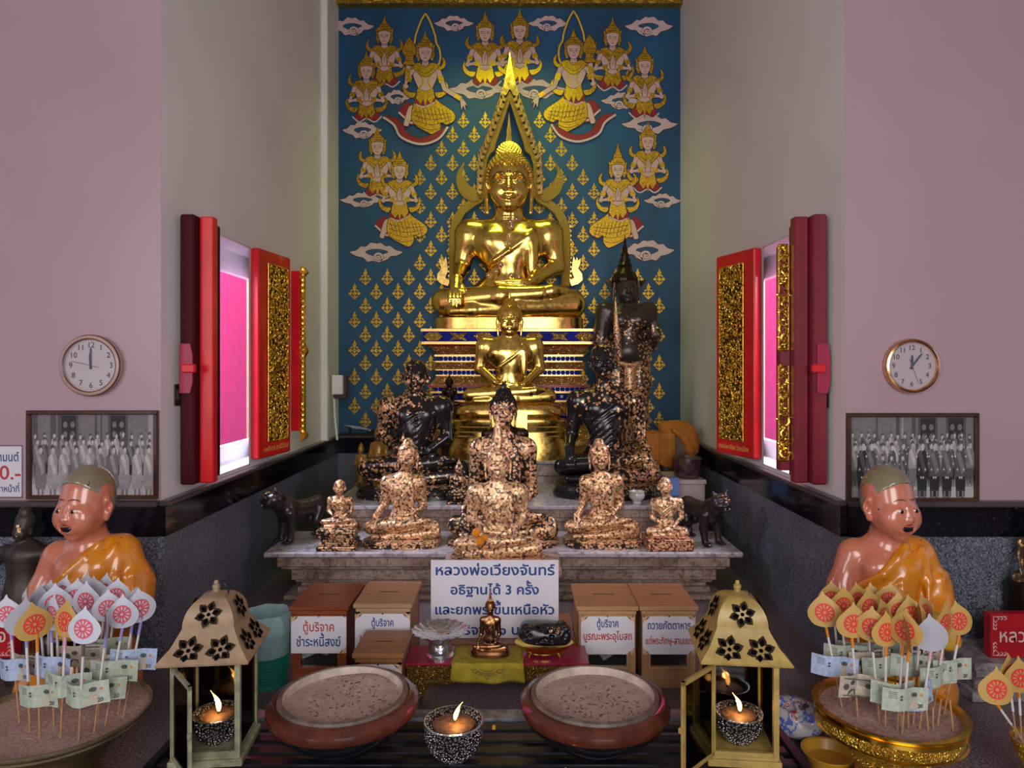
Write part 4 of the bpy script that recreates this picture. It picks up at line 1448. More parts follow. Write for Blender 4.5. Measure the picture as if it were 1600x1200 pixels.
# ------------------------------------------------------------------ generic seated statue for the lower tiers
def statue(name, label, px, pbase, Y, lap_px, mat, kw, base=None, base_mat=None, yaw=0.0, ky=.8, vox=.0072, group=None, hair=None, crown=None, Yref=None, kz=1.0, rise=0.0, cat='statue', z=None):
    """px: centre, pbase: row of its lowest edge, lap_px: lap width in the photograph at depth Y"""
    L = lap_px / F * (Yref or Y)
    c = P(px, pbase, Y)
    t = thing(name, label, cat, (c.x, Y, z), yaw, group)
    S = Sculpt()
    hx = kw.get('head_c', (0, -.015, .885)); hw = kw.get('head_w', .275)
    seat(S, **kw)
    link('body', S.mesh(vox, scale_xf(L, L * ky, L * kz)), mat, t, loc=(0, 0, rise), smooth=180)
    if crown:
        m = MB()
        flame_spire(m, (0, (.10 * hw + hx[1]) * L * ky, (hx[2] + .85 * hw) * L * kz + rise), crown[0] * L, crown[1] * L)
        m.obj('flame_finial', crown[2] if len(crown) > 2 else mat, t)
    if hair:
        m = MB()
        curls(m, np.array(hx), hw, 260, .055, ky, L)
        m.obj('hair_curls', hair, t, loc=(0, 0, rise))
    if base:
        m = MB()
        base(m, L, rise)
        m.obj('base', base_mat or mat, t)
    return t


def slab(hw, hd, sq=.35, lip=.0):
    def f(m, L, r): m.lathe([(hw * L + lip, 0), (hw * L + lip, r * .35), (hw * L * .97, r * .45), (hw * L * .97, r * .8), (hw * L, r), (hw * L * .9, r + .01), (0, r + .012)], 40, (0, -.03 * L, 0), 1, hd / hw, sq=sq)
    return f


def steps(hw, hd, n):
    def f(m, L, r):
        for i in range(n):
            k = 1 - .10 * (i if i < n / 2 else n - 1 - i)
            m.box((0, -.02 * L, r * (i + .5) / n), (2 * hw * L * k, 2 * hd * L * k, r / n * .98), bev=.004)
        m.box((0, -.02 * L, r + .004), (1.7 * hw * L, 1.7 * hd * L, .012), bev=.003)
    return f


LF = leafmat('gold_leaf_dense', .0165, 1.15, (0.055, 0.03, 0.017))
LF2 = leafmat('gold_leaf_dense_pale', .018, 1.45, (0.10, 0.055, 0.03), (0.86, 0.50, 0.27))
LF3 = leafmat('gold_leaf_half', .018, 0.60)
LM1 = leafmat('gold_leaf_monk_left', .021, 0.20, (0.012, 0.010, 0.010), axis=('X', -1.3), rough=.2)
LM2 = leafmat('gold_leaf_monk_right', .021, 0.17, (0.012, 0.010, 0.010), axis=('X', 1.3), rough=.2)
LBK = leafmat('black_lacquer_few_flakes', .014, 0.08, (0.010, 0.008, 0.008), rough=.22)
LD = leafmat('gold_leaf_standing', .017, 0.80, (0.035, 0.021, 0.015), axis=('Z', -0.68), rough=.3)
M_lac = pm('black_lacquer', (0.012, 0.010, 0.011), 0.22, var=0.3)

# monks of black lacquer on the middle tier
statue('monk_statue', 'large black lacquer seated monk on the left, gold leaf over one shoulder', 648, 770, 5.48, 179, LM1,
       dict(pose='lap', sh_z=.76, sh_w=.60, head_c=(.01, -.03, .955), head_w=.215, lap=1.35, style='monk', robe=False, fold=4, waist=1.25), slab(.50, .34), LBK, 0.0, .85, .0064, Yref=5.3, z=T2 + .0012, rise=.085)
statue('monk_statue', 'large black lacquer seated monk on the right, both hands on his knees', 947, 770, 5.48, 172, LM2,
       dict(pose='knees', sh_z=.84, sh_w=.66, head_c=(-.03, -.03, 1.12), head_w=.235, lap=1.45, style='monk', robe=False, fold=9, waist=1.2), slab(.50, .36, .1), LBK, 0.0, .85, .0064, Yref=5.3, z=T2 + .0012, rise=.10)
statue('buddha_statue', 'dark seated statue half hidden behind the tall gold-faced statue', 789, 752, 5.66, 92, M_bronze,
       dict(pose='lap', sh_z=.91, sh_w=.74, head_c=(0, -.02, 1.25), head_w=.35), slab(.5, .35), M_bronze, crown=(.06, .20), z=T2 + .0012, rise=.06, hair=M_bronze)
# row on the lower tier
statue('buddha_statue', 'gold-leafed seated statue on the left of the lower tier, hand over its knee', 630, 850, 4.68, 123, LF,
       dict(pose='touch', sh_z=.80, sh_w=.50, head_c=(.06, -.03, 1.06), head_w=.245, lap=1.5, yaw=-.12), slab(.50, .33), LF3, 0.0, .75, Yref=4.6, z=T1 + .0012, rise=.03, crown=(.035, .10))
statue('buddha_statue', 'gold-leafed seated statue on the right of the lower tier, beside the small smiling monk', 940, 850, 4.68, 122, LF,
       dict(pose='touch', sh_z=.80, sh_w=.48, head_c=(-.03, -.03, 1.05), head_w=.25, lap=1.5, yaw=.1), slab(.50, .33), LF3, 0.0, .75, Yref=4.6, z=T1 + .0012, rise=.035)
statue('buddha_statue', 'tall gold-faced seated statue with dark curls directly behind the front centre statue', 786, 862, 4.72, 173, LF3,
       dict(pose='touch', sh_z=.90, sh_w=.52, head_c=(0, -.03, 1.14), head_w=.215, lap=1.3), slab(.5, .29), LF3, 0.0, .62, .0066, z=T1 + .0012, rise=.02, hair=M_lac, crown=(.045, .10, M_lac))
statue('buddha_statue', 'gold-covered seated statue at front centre with orange flowers on its knee', 778, 872, 4.26, 141, LF2,
       dict(pose='lap', sh_z=.78, sh_w=.60, head_c=(0, -.02, 1.02), head_w=.265, lap=1.25), slab(.52, .36), LF3, 0.0, .62, .0066, z=T1 + .0012, rise=.025, crown=(.10, .34))
statue('monk_statue', 'small gold-leafed old monk on a stepped base beside the left panther', 531, 824, 4.56, 58, LF,
       dict(pose='lap', sh_z=.80, sh_w=.62, head_c=(0, -.04, 1.06), head_w=.29, lap=1.3, style='monk', fold=3, robe=False), steps(.52, .42, 5), LF3, 0.0, .85, .009, z=T1 + .0012, rise=.135)
statue('monk_statue', 'small gold-leafed smiling monk on a red base beside the right panther', 1042, 840, 4.57, 68, LF2,
       dict(pose='lap', sh_z=.85, sh_w=.70, head_c=(-.05, -.05, 1.13), head_w=.29, lap=1.1, style='monk', fold=5, robe=False), steps(.52, .40, 1), leafmat('red_base_leaf', .013, .55, (0.12, 0.008, 0.012)), 0.0, .85, .009, z=T1 + .0012, rise=.075)
# small figures among the big ones
statue('buddha_statue', 'tiny dark statue with gold flakes seated beside the left monk\'s knee', 717, 770, 5.10, 36, LF3,
       dict(pose='lap', sh_z=.85, sh_w=.75, head_c=(0, -.02, 1.12), head_w=.36, lap=1.2, fingers=False), steps(.5, .4, 3), LBK, 0, .85, .016, z=T2 + .0012, rise=.055, crown=(.05, .2))
statue('buddha_statue', 'small dark bronze statue beside the golden lotus base, left of it', 702, 634, 6.35, 34, M_bronze,
       dict(pose='touch', sh_z=.80, sh_w=.62, head_c=(0, -.02, 1.05), head_w=.32, fingers=False), steps(.34, .2, 4), M_bronze, 0, .85, .016, z=T3 + .0012, rise=CZ - (634 - CY) / F * 6.35 - T3, crown=(.05, .2))

# ------------------------------------------------------------------ standing crowned statue
YD = 6.3
c = P(981, 712, YD)
D = thing('standing_statue', 'tall standing crowned bronze statue with a raised hand, behind the right monk', 'statue', (c.x, YD, T3 + .0012))
U = 337 / F * YD                                   # full height incl. crown
S = Sculpt()
hz = lambda y: (712 - y) / 337.0
hx = lambda x: (x - 984) / 337.0
S.cap([(-.035, 0, hz(700)), (-.04, 0, hz(650)), (-.05, 0, hz(600)), (-.05, 0, hz(555))], [.03, .045, .055, .06], .03)
S.cap([(.035, 0, hz(700)), (.045, 0, hz(650)), (.05, 0, hz(600)), (.045, 0, hz(555))], [.03, .045, .055, .06], .03)
S.ell((0, 0, hz(552)), (.095, .065, .06), .04)
S.cap([(0, 0, hz(545)), (0, 0, hz(520))], [.075, .068], .03)
S.ell((0, 0, hz(500)), (.095, .065, .055), .04)
S.ell((0, .005, hz(485)), (.115, .055, .035), .03)
S.ell((.045, -.05, hz(500)), (.04, .03, .035), .03, mx=True)
S.cap([(0, 0, hz(485)), (0, -.005, hz(470))], [.04, .036], .02)
# right arm (viewer's left) hangs, left forearm raised with open palm
S.cap([(hx(948), 0, hz(485)), (hx(942), .01, hz(530)), (hx(945), -.03, hz(570))], [.042, .034, .026], .02)
S.cap([(hx(1016), 0, hz(485)), (hx(1021), .01, hz(535))], [.042, .034], .02)
S.cap([(hx(1021), .01, hz(537)), (hx(1022), -.08, hz(525))], [.034, .026], .02)
S.ell((hx(1021), -.095, hz(522)), (.022, .014, .03), .01)
for i in range(4):
    S.cap([(hx(1016 + i * 3.2), -.1, hz(516)), (hx(1015.5 + i * 3.5), -.1, hz((506, 503, 505, 509)[i]))], [.0065, .005], .004)
S.cap([(hx(1013), -.1, hz(522)), (hx(1009), -.105, hz(514))], [.0065, .005], .004)
# feet
S.cap([(-.035, 0, .03), (-.04, -.06, .015)], [.025, .018], .02, mx=True)
head(S, (hx(981), -.02, hz(454)), .098, 'buddha')
link('body', S.mesh(.0034, scale_xf(U), zmin=.002), LD, D, smooth=180)
m = MB()
m.lathe([(.056, hz(442)), (.060, hz(438)), (.058, hz(434)), (.052, hz(430)), (.048, hz(427)), (.036, hz(424)), (.03, hz(418)), (.034, hz(415)), (.024, hz(410)), (.026, hz(407)), (.018, hz(402)), (.020, hz(399)), (.012, hz(394)), (.013, hz(390)), (.007, hz(383)), (.0005, hz(366))], 24, (hx(979), -.008, 0), fn=lambda a, z: 1 + .03 * math.cos(12 * a))
for s in (-1, 1):
    m.prism([(hx(981) + s * .05, -.01, hz(452)), (hx(981) + s * .078, .0, hz(446)), (hx(981) + s * .10, .0, hz(436)), (hx(981) + s * .07, 0, hz(438)), (hx(981) + s * .052, 0, hz(440))], (0, .012, 0))
    m.tube([(hx(981) + s * .055, -.01, hz(440)), (hx(981) + s * .062, -.01, hz(470))], [.010, .006], 6)
me = m.mesh()
for v in me.vertices: v.co *= U
link('crown', me, M_bronze, D)
m = MB()
m.tube([(hx(966), -.09, hz(560)), (hx(961), -.11, hz(520)), (hx(959), -.115, hz(468))], [.014, .015, .002], 6, flat=.5)
me = m.mesh()
for v in me.vertices: v.co *= U
link('staff', me, leafmat('staff_leaf', .012, .8, (0.05, 0.02, 0.012)), D)
m = MB()
m.tube([(-.11, -.03, hz(560)), (0, -.075, hz(572)), (.10, -.03, hz(560))], .012, 8)
m.tube([(0, -.07, hz(568)), (0, -.072, hz(640)), (0, -.05, hz(690))], [.028, .026, .02], 8, flat=.4)
m.tube([(.05, 0, hz(655)), (.085, 0, hz(652)), (.105, 0, hz(660))], [.02, .022, .012], 8)
m.tube([(.05, 0, hz(668)), (.08, 0, hz(664)), (.10, 0, hz(670))], [.018, .018, .01], 8)
for z in (hz(512), hz(556)):
    pass
me = m.mesh()
for v in me.vertices: v.co *= U
link('sash', me, LF, D)
m = MB().box((0, -.01, .012), (.22, .17, .024), bev=.004)
me = m.mesh()
for v in me.vertices: v.co *= U
link('base', me, M_bronze, D)
# ================================================================== PANTHERS
M_pan = pm('panther_black', (0.022, 0.012, 0.012), 0.28, var=0.4, scale=12)


def panther(label, px, py, Y, yaw, headyaw, h):
    c = P(px, py, Y)
    t = thing('panther_statue', label, 'statue', (c.x, Y, T1 + .0012), yaw)
    S = Sculpt()                                     # faces -y, shoulder height 1
    S.ell((0, -.30, .80), (.26, .32, .29), .08)
    S.ell((0, .15, .80), (.22, .40, .23), .1)
    S.ell((0, .50, .82), (.23, .28, .25), .1)
    S.cap([(0, -.42, .92), (0, -.62, 1.06)], [.25, .20], .08)
    for s in (-1, 1):
        S.cap([(s * .19, -.36, .75), (s * .22, -.33, .42), (s * .21, -.38, .08)], [.15, .105, .08], .05)
        S.ell((s * .21, -.44, .05), (.10, .13, .05), .03)
        S.cap([(s * .13, .52, .75), (s * .15, .40, .48), (s * .15, .66, .30), (s * .15, .60, .07)], [.16, .11, .065, .06], .05)
        S.ell((s * .15, .53, .05), (.08, .13, .05), .03)
        for i in range(3):
            S.cap([(s * .21 + (i - 1) * .05, -.50, .05), (s * .21 + (i - 1) * .055, -.57, .035)], [.03, .024], .01)
    S.cap([(0, .74, .86), (0, .86, .66), (.05, .90, .40), (.15, .95, .22)], [.06, .05, .045, .05], .04)
    Rm = Euler((0, 0, headyaw)).to_matrix()
    hc = Vector((0, -.68, 1.12))
    H = lambda x, y, z: tuple(hc + Rm @ Vector((x, y, z)))
    S.ell(hc, (.24, .25, .21), .06)
    S.ell(H(0, -.20, -.06), (.13, .14, .10), .05, rot=(0, 0, headyaw))
    S.ell(H(0, -.20, -.17), (.10, .11, .05), .03, rot=(0, 0, headyaw))
    S.ell(H(0, -.30, -.125), (.10, .08, .022), .015, rot=(0, 0, headyaw), op=-1)
    for s in (-1, 1):
        S.ell(H(s * .13, -.15, -.07), (.09, .09, .09), .05)
        S.cap([H(s * .13, .02, .14), H(s * .19, .03, .24)], [.07, .035], .03)
        S.ell(H(s * .085, -.20, .055), (.035, .035, .025), .015, op=-1)
        S.cap([H(s * .04, -.2, .11), H(s * .14, -.16, .10)], [.03, .025], .03)
    S.ell(H(0, -.325, -.02), (.045, .03, .03), .015)
    link('body', S.mesh(.016, scale_xf(h)), M_pan, t, smooth=180)
    m = MB()
    for s in (-1, 1):
        p = H(s * .085, -.195, .055)
        m.ball([x * h for x in p], .022 * h, 8)
    m.obj('eyes', pm('amber_eye', (0.5, 0.22, 0.03), 0.15), t)
    m = MB()
    for s in (-1, 1):
        p = Vector(H(s * .055, -.29, -.09)); q = Vector(H(s * .055, -.30, -.15))
        m.tube([p * h, q * h], [.018 * h, .003 * h], 6)
    m.obj('fangs', pm('fang_white', (0.6, 0.55, 0.5), 0.3), t)
    m = MB()
    for x, y, z in ((-.05, -.17, .185), (.03, -.19, .17), (.08, -.14, .18), (-.1, -.14, .17), (.0, -.24, .10), (.09, -.22, .085)):
        m.box([v * h for v in H(x, y, z)], (.055 * h, .05 * h, .012 * h), rot=(rng.uniform(-.4, .4), rng.uniform(-.4, .4), rng.uniform(0, 3)))
    m.obj('gold_leaf_flakes', LF2, t)
    return t


panther('black panther statue at the left end of the altar, snarling towards the left', 468, 850, 4.76, -.75, -.45, .27)
panther('black panther statue at the right end of the altar, facing forward', 1096, 850, 4.71, .45, -.15, .27)

# ================================================================== SMALL THINGS ON THE TIERS
M_brass = goldmat('brass', (0.80, 0.55, 0.08), 0.2)


def lathe_thing(name, label, cat, px, py, Y, z, prof, mat, part, sy=1.0, fn=None, seg=36, group=None):
    c = P(px, py, Y)
    t = thing(name, label, cat, (c.x, Y, z), 0, group)
    MB().lathe(prof, seg, fn=fn).obj(part, mat, t)
    return t


PH = [(.045, 0), (.046, .012), (.03, .02), (.022, .04), (.026, .055), (.022, .07), (.05, .085), (.082, .10), (.085, .108), (.075, .104), (.03, .092), (0, .09)]
sc = lambda p, k, kz=None: [(r * k, z * (kz or k)) for r, z in p]
lathe_thing('pedestal_tray', 'gold pedestal tray at the feet of the left black monk', 'tray', 600, 788, 5.06, T2 + .0012, sc(PH, 1.0, 1.45), M_brass, 'tray')
lathe_thing('pedestal_tray', 'gold pedestal tray at the feet of the right black monk, by the white incense pot', 'tray', 962, 788, 5.06, T2 + .0012, sc(PH, 1.0, 1.15), M_brass, 'tray')
t = lathe_thing('incense_pot', 'small white china incense pot with two sticks on the middle tier', 'incense pot', 995, 788, 5.08, T2 + .0012,
                [(.03, .0), (.032, .014), (.03, .018), (.055, .04), (.060, .06), (.055, .078), (.060, .088), (.056, .09), (.048, .075), (0, .072)], pm('white_glaze', (0.62, 0.58, 0.55), 0.15, coat=.5), 'pot')
for dx in (.0, .008):
    MB().tube([(dx, 0, .07), (dx + .012, -.005, .24)], .0018, 5).obj('incense_stick', pm('incense_red', (0.22, 0.05, 0.04), 0.8), t)
# little gold figures at the left monk's side
M_ochre = pm('ochre_gilt', (0.42, 0.22, 0.05), 0.35, 0.4)


def figurine(label, px, py, Y, z, h, mat):
    c = P(px, py, Y)
    t = thing('gilt_figurine', label, 'figurine', (c.x, Y, z), 0)
    S = Sculpt()
    S.cap([(0, 0, .0), (0, 0, .25), (0, 0, .55)], [.13, .11, .12], .03)
    S.ell((0, 0, .62), (.155, .10, .12), .05)
    S.cap([(.13, 0, .66), (.17, -.02, .48), (.03, -.11, .50)], [.05, .045, .035], .02, mx=True)
    head(S, (0, -.02, .83), .16, 'buddha')
    link('body', S.mesh(.014, scale_xf(h * .8, h * .8, h), zmin=0.0), mat, t, smooth=180)
    MB().tube([(0, 0.01, .93 * h), (0, 0.01, h)], [.05 * h, .004 * h], 10).obj('crown', mat, t)
    MB().lathe([(.17 * h, -.0), (.17 * h, .04 * h), (.13 * h, .05 * h), (0, .05 * h)], 20).obj('base', mat, t)
    return t


figurine('taller ochre gilt standing figurine behind the left black monk', 592, 716, 5.83, T2 + .0012, .52, M_ochre)
figurine('short gilt figurine with a pointed crown peeping over the left monk\'s knee', 564, 716, 5.87, T2 + .0012, .36, M_ochre)
# orange flowers on the knee of the front statue
M_mari = pm('marigold_orange', (0.75, 0.27, 0.008), 0.7, var=0.25, scale=150)
for i, (px, py, r, lb) in enumerate(((744, 832, .020, 'marigold bloom on the knee of the front statue, upper left of three'), (750, 846, .021, 'marigold bloom on the knee of the front statue, lowest of three'), (757, 840, .015, 'marigold bloom on the knee of the front statue, right of three'))):
    m = MB()
    for k in range(60):
        z = 1 - 2 * (k + .5) / 60
        q = math.sqrt(1 - z * z); a = k * 2.39996
        m.ball((r * q * math.cos(a), r * q * math.sin(a), r * z), r * .34, 5)
    tag(m.obj('marigold', M_mari, None, P(px, py, 4.13)), lb, 'flower', 'marigolds')

# kukri knife on its stand, on the dado ledge
kn = thing('curved_knife', 'curved blade with pale steel lying on the black ledge at left', 'knife', (P(565, 680, 6.86).x, 6.885, DADO + .006))
m = MB()
m.prism([(-.19, 0, .105), (-.13, 0, .10), (-.02, 0, .085), (.09, 0, .055), (.08, 0, .035), (.02, 0, .055), (-.08, 0, .065), (-.15, 0, .085)], (0, .006, 0))
m.obj('blade', pm('steel', (0.55, 0.55, 0.58), 0.25, 0.8), kn)
MB().tube([(.09, .003, .045), (.15, .003, .03), (.2, .003, .014)], [.012, .014, .016], 8).obj('handle', M_lac, kn)
MB().box((0, 0, .012), (.42, .07, .024), bev=.004).box((-.12, 0, .05), (.012, .03, .07)).box((.06, 0, .036), (.012, .03, .04)).obj('stand', M_lac, kn)
# white junction box, cable and conduit in the left corner
jb = thing('junction_box', 'white and brown electric box on the left corner post beside the mural', 'electric box', (XL + .085, 6.5, 1.36))
MB().box((.045, -.04, .0), (.10, .05, .18), bev=.006).obj('white_cover', M_white, jb)
MB().box((.06, .02, -.02), (.12, .08, .22), bev=.006).obj('back_box', pm('brown_plastic', (0.06, 0.025, 0.02), 0.5), jb)
MB().tube([(.0, .0, -.12), (.01, -.01, -.3), (.02, 0, -.43), (.03, 0, -.52)], .011, 8).obj('cable', M_white, jb)

# cabinet at the right with folded robes and offerings
cb = thing('side_cabinet', 'pinkish white low cabinet beside the altar on the right', 'cabinet', (1.36, 5.58, 0))
M_cab = pm('cabinet_paint', (0.50, 0.40, 0.39), 0.45)
MB().bounds(-.13, .13, -.14, .30, .0, .60, bev=.006).obj('body', M_cab, cb)
MB().bounds(-.14, .14, -.15, .31, .60, .636, bev=.006).obj('top', M_cab, cb)
MB().bounds(-.115, .115, -.146, -.138, .06, .585, bev=.003).obj('door', M_cab, cb)
bx = tag(MB().box((0, 0, .07), (.13, .08, .14), bev=.004).obj('gift_box', pm('blue_card', (0.12, 0.20, 0.48), 0.4, var=.4, scale=6), None, (1.205, 5.40, T2 + .0012)), 'blue and white card box beside the right monk\'s knee', 'box')
bk = thing('wrapped_bucket', 'dark offering bucket wrapped in clear plastic on the side cabinet', 'bucket', (1.38, 5.56, .636))
MB().lathe([(.085, 0), (.10, .02), (.112, .15), (.105, .155), (0, .15)], 30).obj('bucket', pm('bucket_contents', (0.10, 0.03, 0.04), 0.5, var=.8, scale=30), bk)
MB().lathe([(.088, 0.0), (.106, .02), (.12, .10), (.118, .16), (.06, .19)], 30, fn=lambda a, z: 1 + .03 * math.sin(9 * a + z * 40), cap=False).obj('plastic_wrap', glassmat('plastic_wrap', (.85, .85, .9), .18, .12), bk)
rb = thing('orange_robes', 'folded ochre monk robes draped over a box behind the side cabinet', 'cloth', (1.20, 6.03, 0))
M_robe = pm('ochre_cloth', (0.40, 0.13, 0.010), 0.75, var=.2, scale=12)
M_robe2 = M_robe


def drape(m, x0, x1, y0, y1, ztop, zlow, amp, seed, n=36):
    """cloth lying over a block edge: top sheet plus a rippled front fall"""
    rr = random.Random(seed)
    ph = [rr.uniform(0, 6) for _ in range(4)]
    rows = []
    for j in range(14):
        row = []
        for i in range(n + 1):
            u = i / n
            x = x0 + (x1 - x0) * u
            w = amp * (math.sin(u * 17 + ph[0]) + .6 * math.sin(u * 31 + ph[1]))
            if j < 6:
                y = y1 + (y0 - y1) * j / 5; z = ztop + .3 * w + .012 * math.sin(j * 1.2 + ph[2])
            else:
                f = (j - 5) / 8
                y = y0 - .015 * min(1, f * 4) - w * f; z = ztop - (ztop - zlow) * f * (1 - .12 * math.sin(u * 5 + ph[3]) * f)
            row.append(m.bm.verts.new((x, y, z)))
        rows.append(row)
    for j in range(13):
        for i in range(n):
            f = m.bm.faces.new((rows[j][i], rows[j + 1][i], rows[j + 1][i + 1], rows[j][i + 1])); f.material_index = m.mi


m = MB()
drape(m, -.13, .16, -.11, .12, .955, .70, .012, 2)
m.obj('front_robe', M_robe, rb)
m = MB()
S = Sculpt()
S.ell((.22, .03, .94), (.16, .10, .12), .05); S.ell((.30, .0, .86), (.10, .10, .14), .05); S.ell((.15, .05, 1.0), (.1, .07, .05), .04)
S.cap([(.16, -.08, .98), (.26, -.09, .90), (.31, -.08, .76)], [.02, .025, .03], .03)
S.cap([(.24, -.07, 1.0), (.33, -.06, .92), (.36, -.05, .80)], [.015, .02, .02], .03)
link('robe_bundle', S.mesh(.009), M_robe, rb, smooth=180)
MB().bounds(.075, .34, -.09, .14, .0, .93, bev=.01).obj('support_box', pm('brown_card', (0.12, 0.07, 0.04), .7), rb)

# ================================================================== DONATION BOXES, SIGN AND OFFERING TABLE
M_oak = woodmat('light_oak', (0.36, 0.19, 0.085), (0.46, 0.26, 0.12), 5.0, .4)
M_oak2 = woodmat('tan_oak', (0.33, 0.20, 0.11), (0.42, 0.26, 0.14), 5.0, .45)
M_mah = woodmat('mahogany', (0.16, 0.035, 0.012), (0.24, 0.06, 0.02), 5.0, .3)
M_brn = woodmat('brown_wood', (0.22, 0.09, 0.035), (0.30, 0.13, 0.05), 5.0, .4)
M_card = pm('white_card', (0.66, 0.64, 0.70), 0.35, var=.03)
M_tblue = pm('sign_blue', (0.012, 0.05, 0.22), 0.5)
M_tnavy = pm('sign_navy', (0.010, 0.02, 0.10), 0.5)
M_tred = pm('sign_red', (0.45, 0.04, 0.04), 0.5)
M_tmag = pm('sign_magenta', (0.55, 0.02, 0.16), 0.5)
M_orn = pm('beige_ornament', (0.52, 0.33, 0.20), 0.5, var=.3, scale=60)
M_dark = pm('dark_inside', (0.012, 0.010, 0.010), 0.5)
M_note = pm('banknote_green', (0.36, 0.44, 0.38), 0.6, var=.2, scale=50)
M_glass = glassmat('window_glass', (.92, .95, .95), .10)


def donation_box(label, x0, x1, yf, dep, h, mat, lines, card=(0.0, 0.0), slot=True, notes=0, corners='all', wh=None, win=True, lid=.022):
    """free-standing box with a slotted lid, a lettered card and a small glass window showing the money"""
    w = x1 - x0
    t = thing('donation_box', label, 'donation box', ((x0 + x1) / 2, yf + dep / 2, 0), 0, 'donation boxes')
    hy = dep / 2
    th = .016
    m = MB()
    m.bounds(-w / 2, -w / 2 + th, -hy, hy, 0, h - lid).bounds(w / 2 - th, w / 2, -hy, hy, 0, h - lid).bounds(-w / 2, w / 2, hy - th, hy, 0, h - lid).bounds(-w / 2, w / 2, -hy, hy, 0, .03)
    wz0, wz1 = (.10, .235) if win else (.10, .10)
    ww = w * .34
    if win:
        m.bounds(-w / 2 + th, -ww, -hy, -hy + th, .03, h - lid).bounds(ww, w / 2 - th, -hy, -hy + th, .03, h - lid)
        m.bounds(-ww, ww, -hy, -hy + th, .03, wz0).bounds(-ww, ww, -hy, -hy + th, wz1, h - lid)
    else:
        m.bounds(-w / 2, w / 2, -hy, -hy + th, .03, h - lid)
    m.obj('body', mat, t)
    if win:
        m = MB()
        for a, b, c, d in ((-ww - .012, ww + .012, wz0 - .012, wz0), (-ww - .012, ww + .012, wz1, wz1 + .012), (-ww - .012, -ww, wz0, wz1), (ww, ww + .012, wz0, wz1)):
            m.bounds(a, b, -hy - .008, -hy + .002, c, d, bev=.002)
        m.obj('window_trim', mat, t)
        MB().bounds(-ww, ww, -hy + .004, -hy + .007, wz0, wz1).obj('window_pane', M_glass, t)
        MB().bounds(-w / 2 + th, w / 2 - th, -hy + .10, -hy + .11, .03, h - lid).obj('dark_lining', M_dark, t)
    MB().bounds(-w / 2 - .014, w / 2 + .014, -hy - .016, hy + .01, h - lid, h, bev=.004).obj('lid', mat, t)
    MB().bounds(-w / 2 - .004, w / 2 + .004, -hy - .006, hy, h - lid - .02, h - lid, bev=.003).obj('lid_moulding', mat, t)
    if slot: MB().bounds(-w * .2, w * .2, -.004, .003, h - .001, h + .0008).obj('slot', M_dark, t)
    if lines:
        cw, ch = wh or (w * 1.0, .165)
        cz = h - lid - .025 - ch / 2 + card[1]
        cd = MB().bounds(-cw / 2 + card[0], cw / 2 + card[0], -hy - .0125, -hy - .0095, cz - ch / 2, cz + ch / 2).obj('card', M_card, t)
        k = ch / 2
        for i, (s, col, dz, wd, sz) in enumerate(lines):
            lettering('lettering', s, sz, col, cd, (card[0], -hy - .0135, cz + dz * ch), wd * cw, bold=.0009)
        for sx in (-1, 1):
            for sz in (-1, 1):
                m = MB()
                if corners == 'two' and sx * sz > 0: continue
                a, b = card[0] + sx * cw / 2, cz + sz * ch / 2
                q = .036
                m.face([(a, -hy - .0128, b), (a - sx * q, -hy - .0128, b), (a - sx * q * .6, -hy - .0128, b - sz * q * .2), (a - sx * q * .5, -hy - .0128, b - sz * q * .5), (a - sx * q * .2, -hy - .0128, b - sz * q * .6), (a, -hy - .0128, b - sz * q)])
                m.obj('corner_ornament', M_orn, cd, smooth=0)
        for sx in (-1, 0, 1): MB().ball((card[0] + sx * cw * .47, -hy - .013, cz + ch * .5), .004, 6).obj('pin', M_black, cd)
    rr = random.Random(int(x0 * 1000))
    for i in range(notes):
        me = MB().box((0, 0, 0), (.10, .004, .055), rot=(0, 0, 0))
        o = me.obj('banknote', M_note, None, (((x0 + x1) / 2) + rr.uniform(-.25, .25) * w, yf + .035 + .008 * i, .165 + .012 * i), (rr.uniform(-.5, .1), rr.uniform(-.6, .6), rr.uniform(-.3, .3)))
        tag(o, ['pale banknote lying', 'folded banknote leaning', 'crumpled banknote standing'][i % 3] + ' inside the ' + label.split(' donation')[0] + ' donation box', 'banknote', 'money in the donation boxes')
    return t


BY = 3.28
px2x = lambda px, Y: (px - CX) / F * Y
donation_box('reddish mahogany donation box with red and blue lettering, far left', px2x(457, BY), px2x(541, BY), BY, .33, .39, M_mah,
             [('ตู้บริจาค', M_tred, .20, .56, .06), ('ชำระหนี้สงฆ์', M_tblue, -.20, .80, .06)], notes=3, corners='two', wh=(.262, .175), card=(.0, -.0))
donation_box('tan donation box with violet card, behind the small brown box', px2x(557, BY + .02), px2x(640, BY + .02), BY + .02, .33, .395, M_oak2,
             [('ตู้บริจาค', M_tblue, .28, .40, .05), ('บูรณะพระวิหาร', M_tred, -.08, .82, .05)], wh=(.262, .20), win=False)
donation_box('small brown donation box standing in front of the tan one', px2x(556, 2.98), px2x(627, 2.98), 2.98, .25, .29, M_brn,
             [('ตู้บริจาค', M_tmag, .16, .62, .06)], wh=(.205, .14), win=False)
donation_box('light oak donation box right of the white board, blue and red lettering', px2x(905, BY), px2x(993, BY), BY, .33, .39, M_oak,
             [('ตู้บริจาค', M_tblue, .30, .40, .05), ('บูรณะพระอุโบสถ', M_tred, -.03, .90, .05)], notes=3, wh=(.254, .18))
donation_box('light oak donation box farthest right, beside the right lantern', px2x(1003, BY), px2x(1086, BY), BY, .33, .39, M_oak,
             [('ถวายภัตตาหาร', M_tblue, .25, .82, .05), ('แด่พระภิกษุ-สามเณร', M_tred, -.15, .90, .045)], wh=(.250, .18))

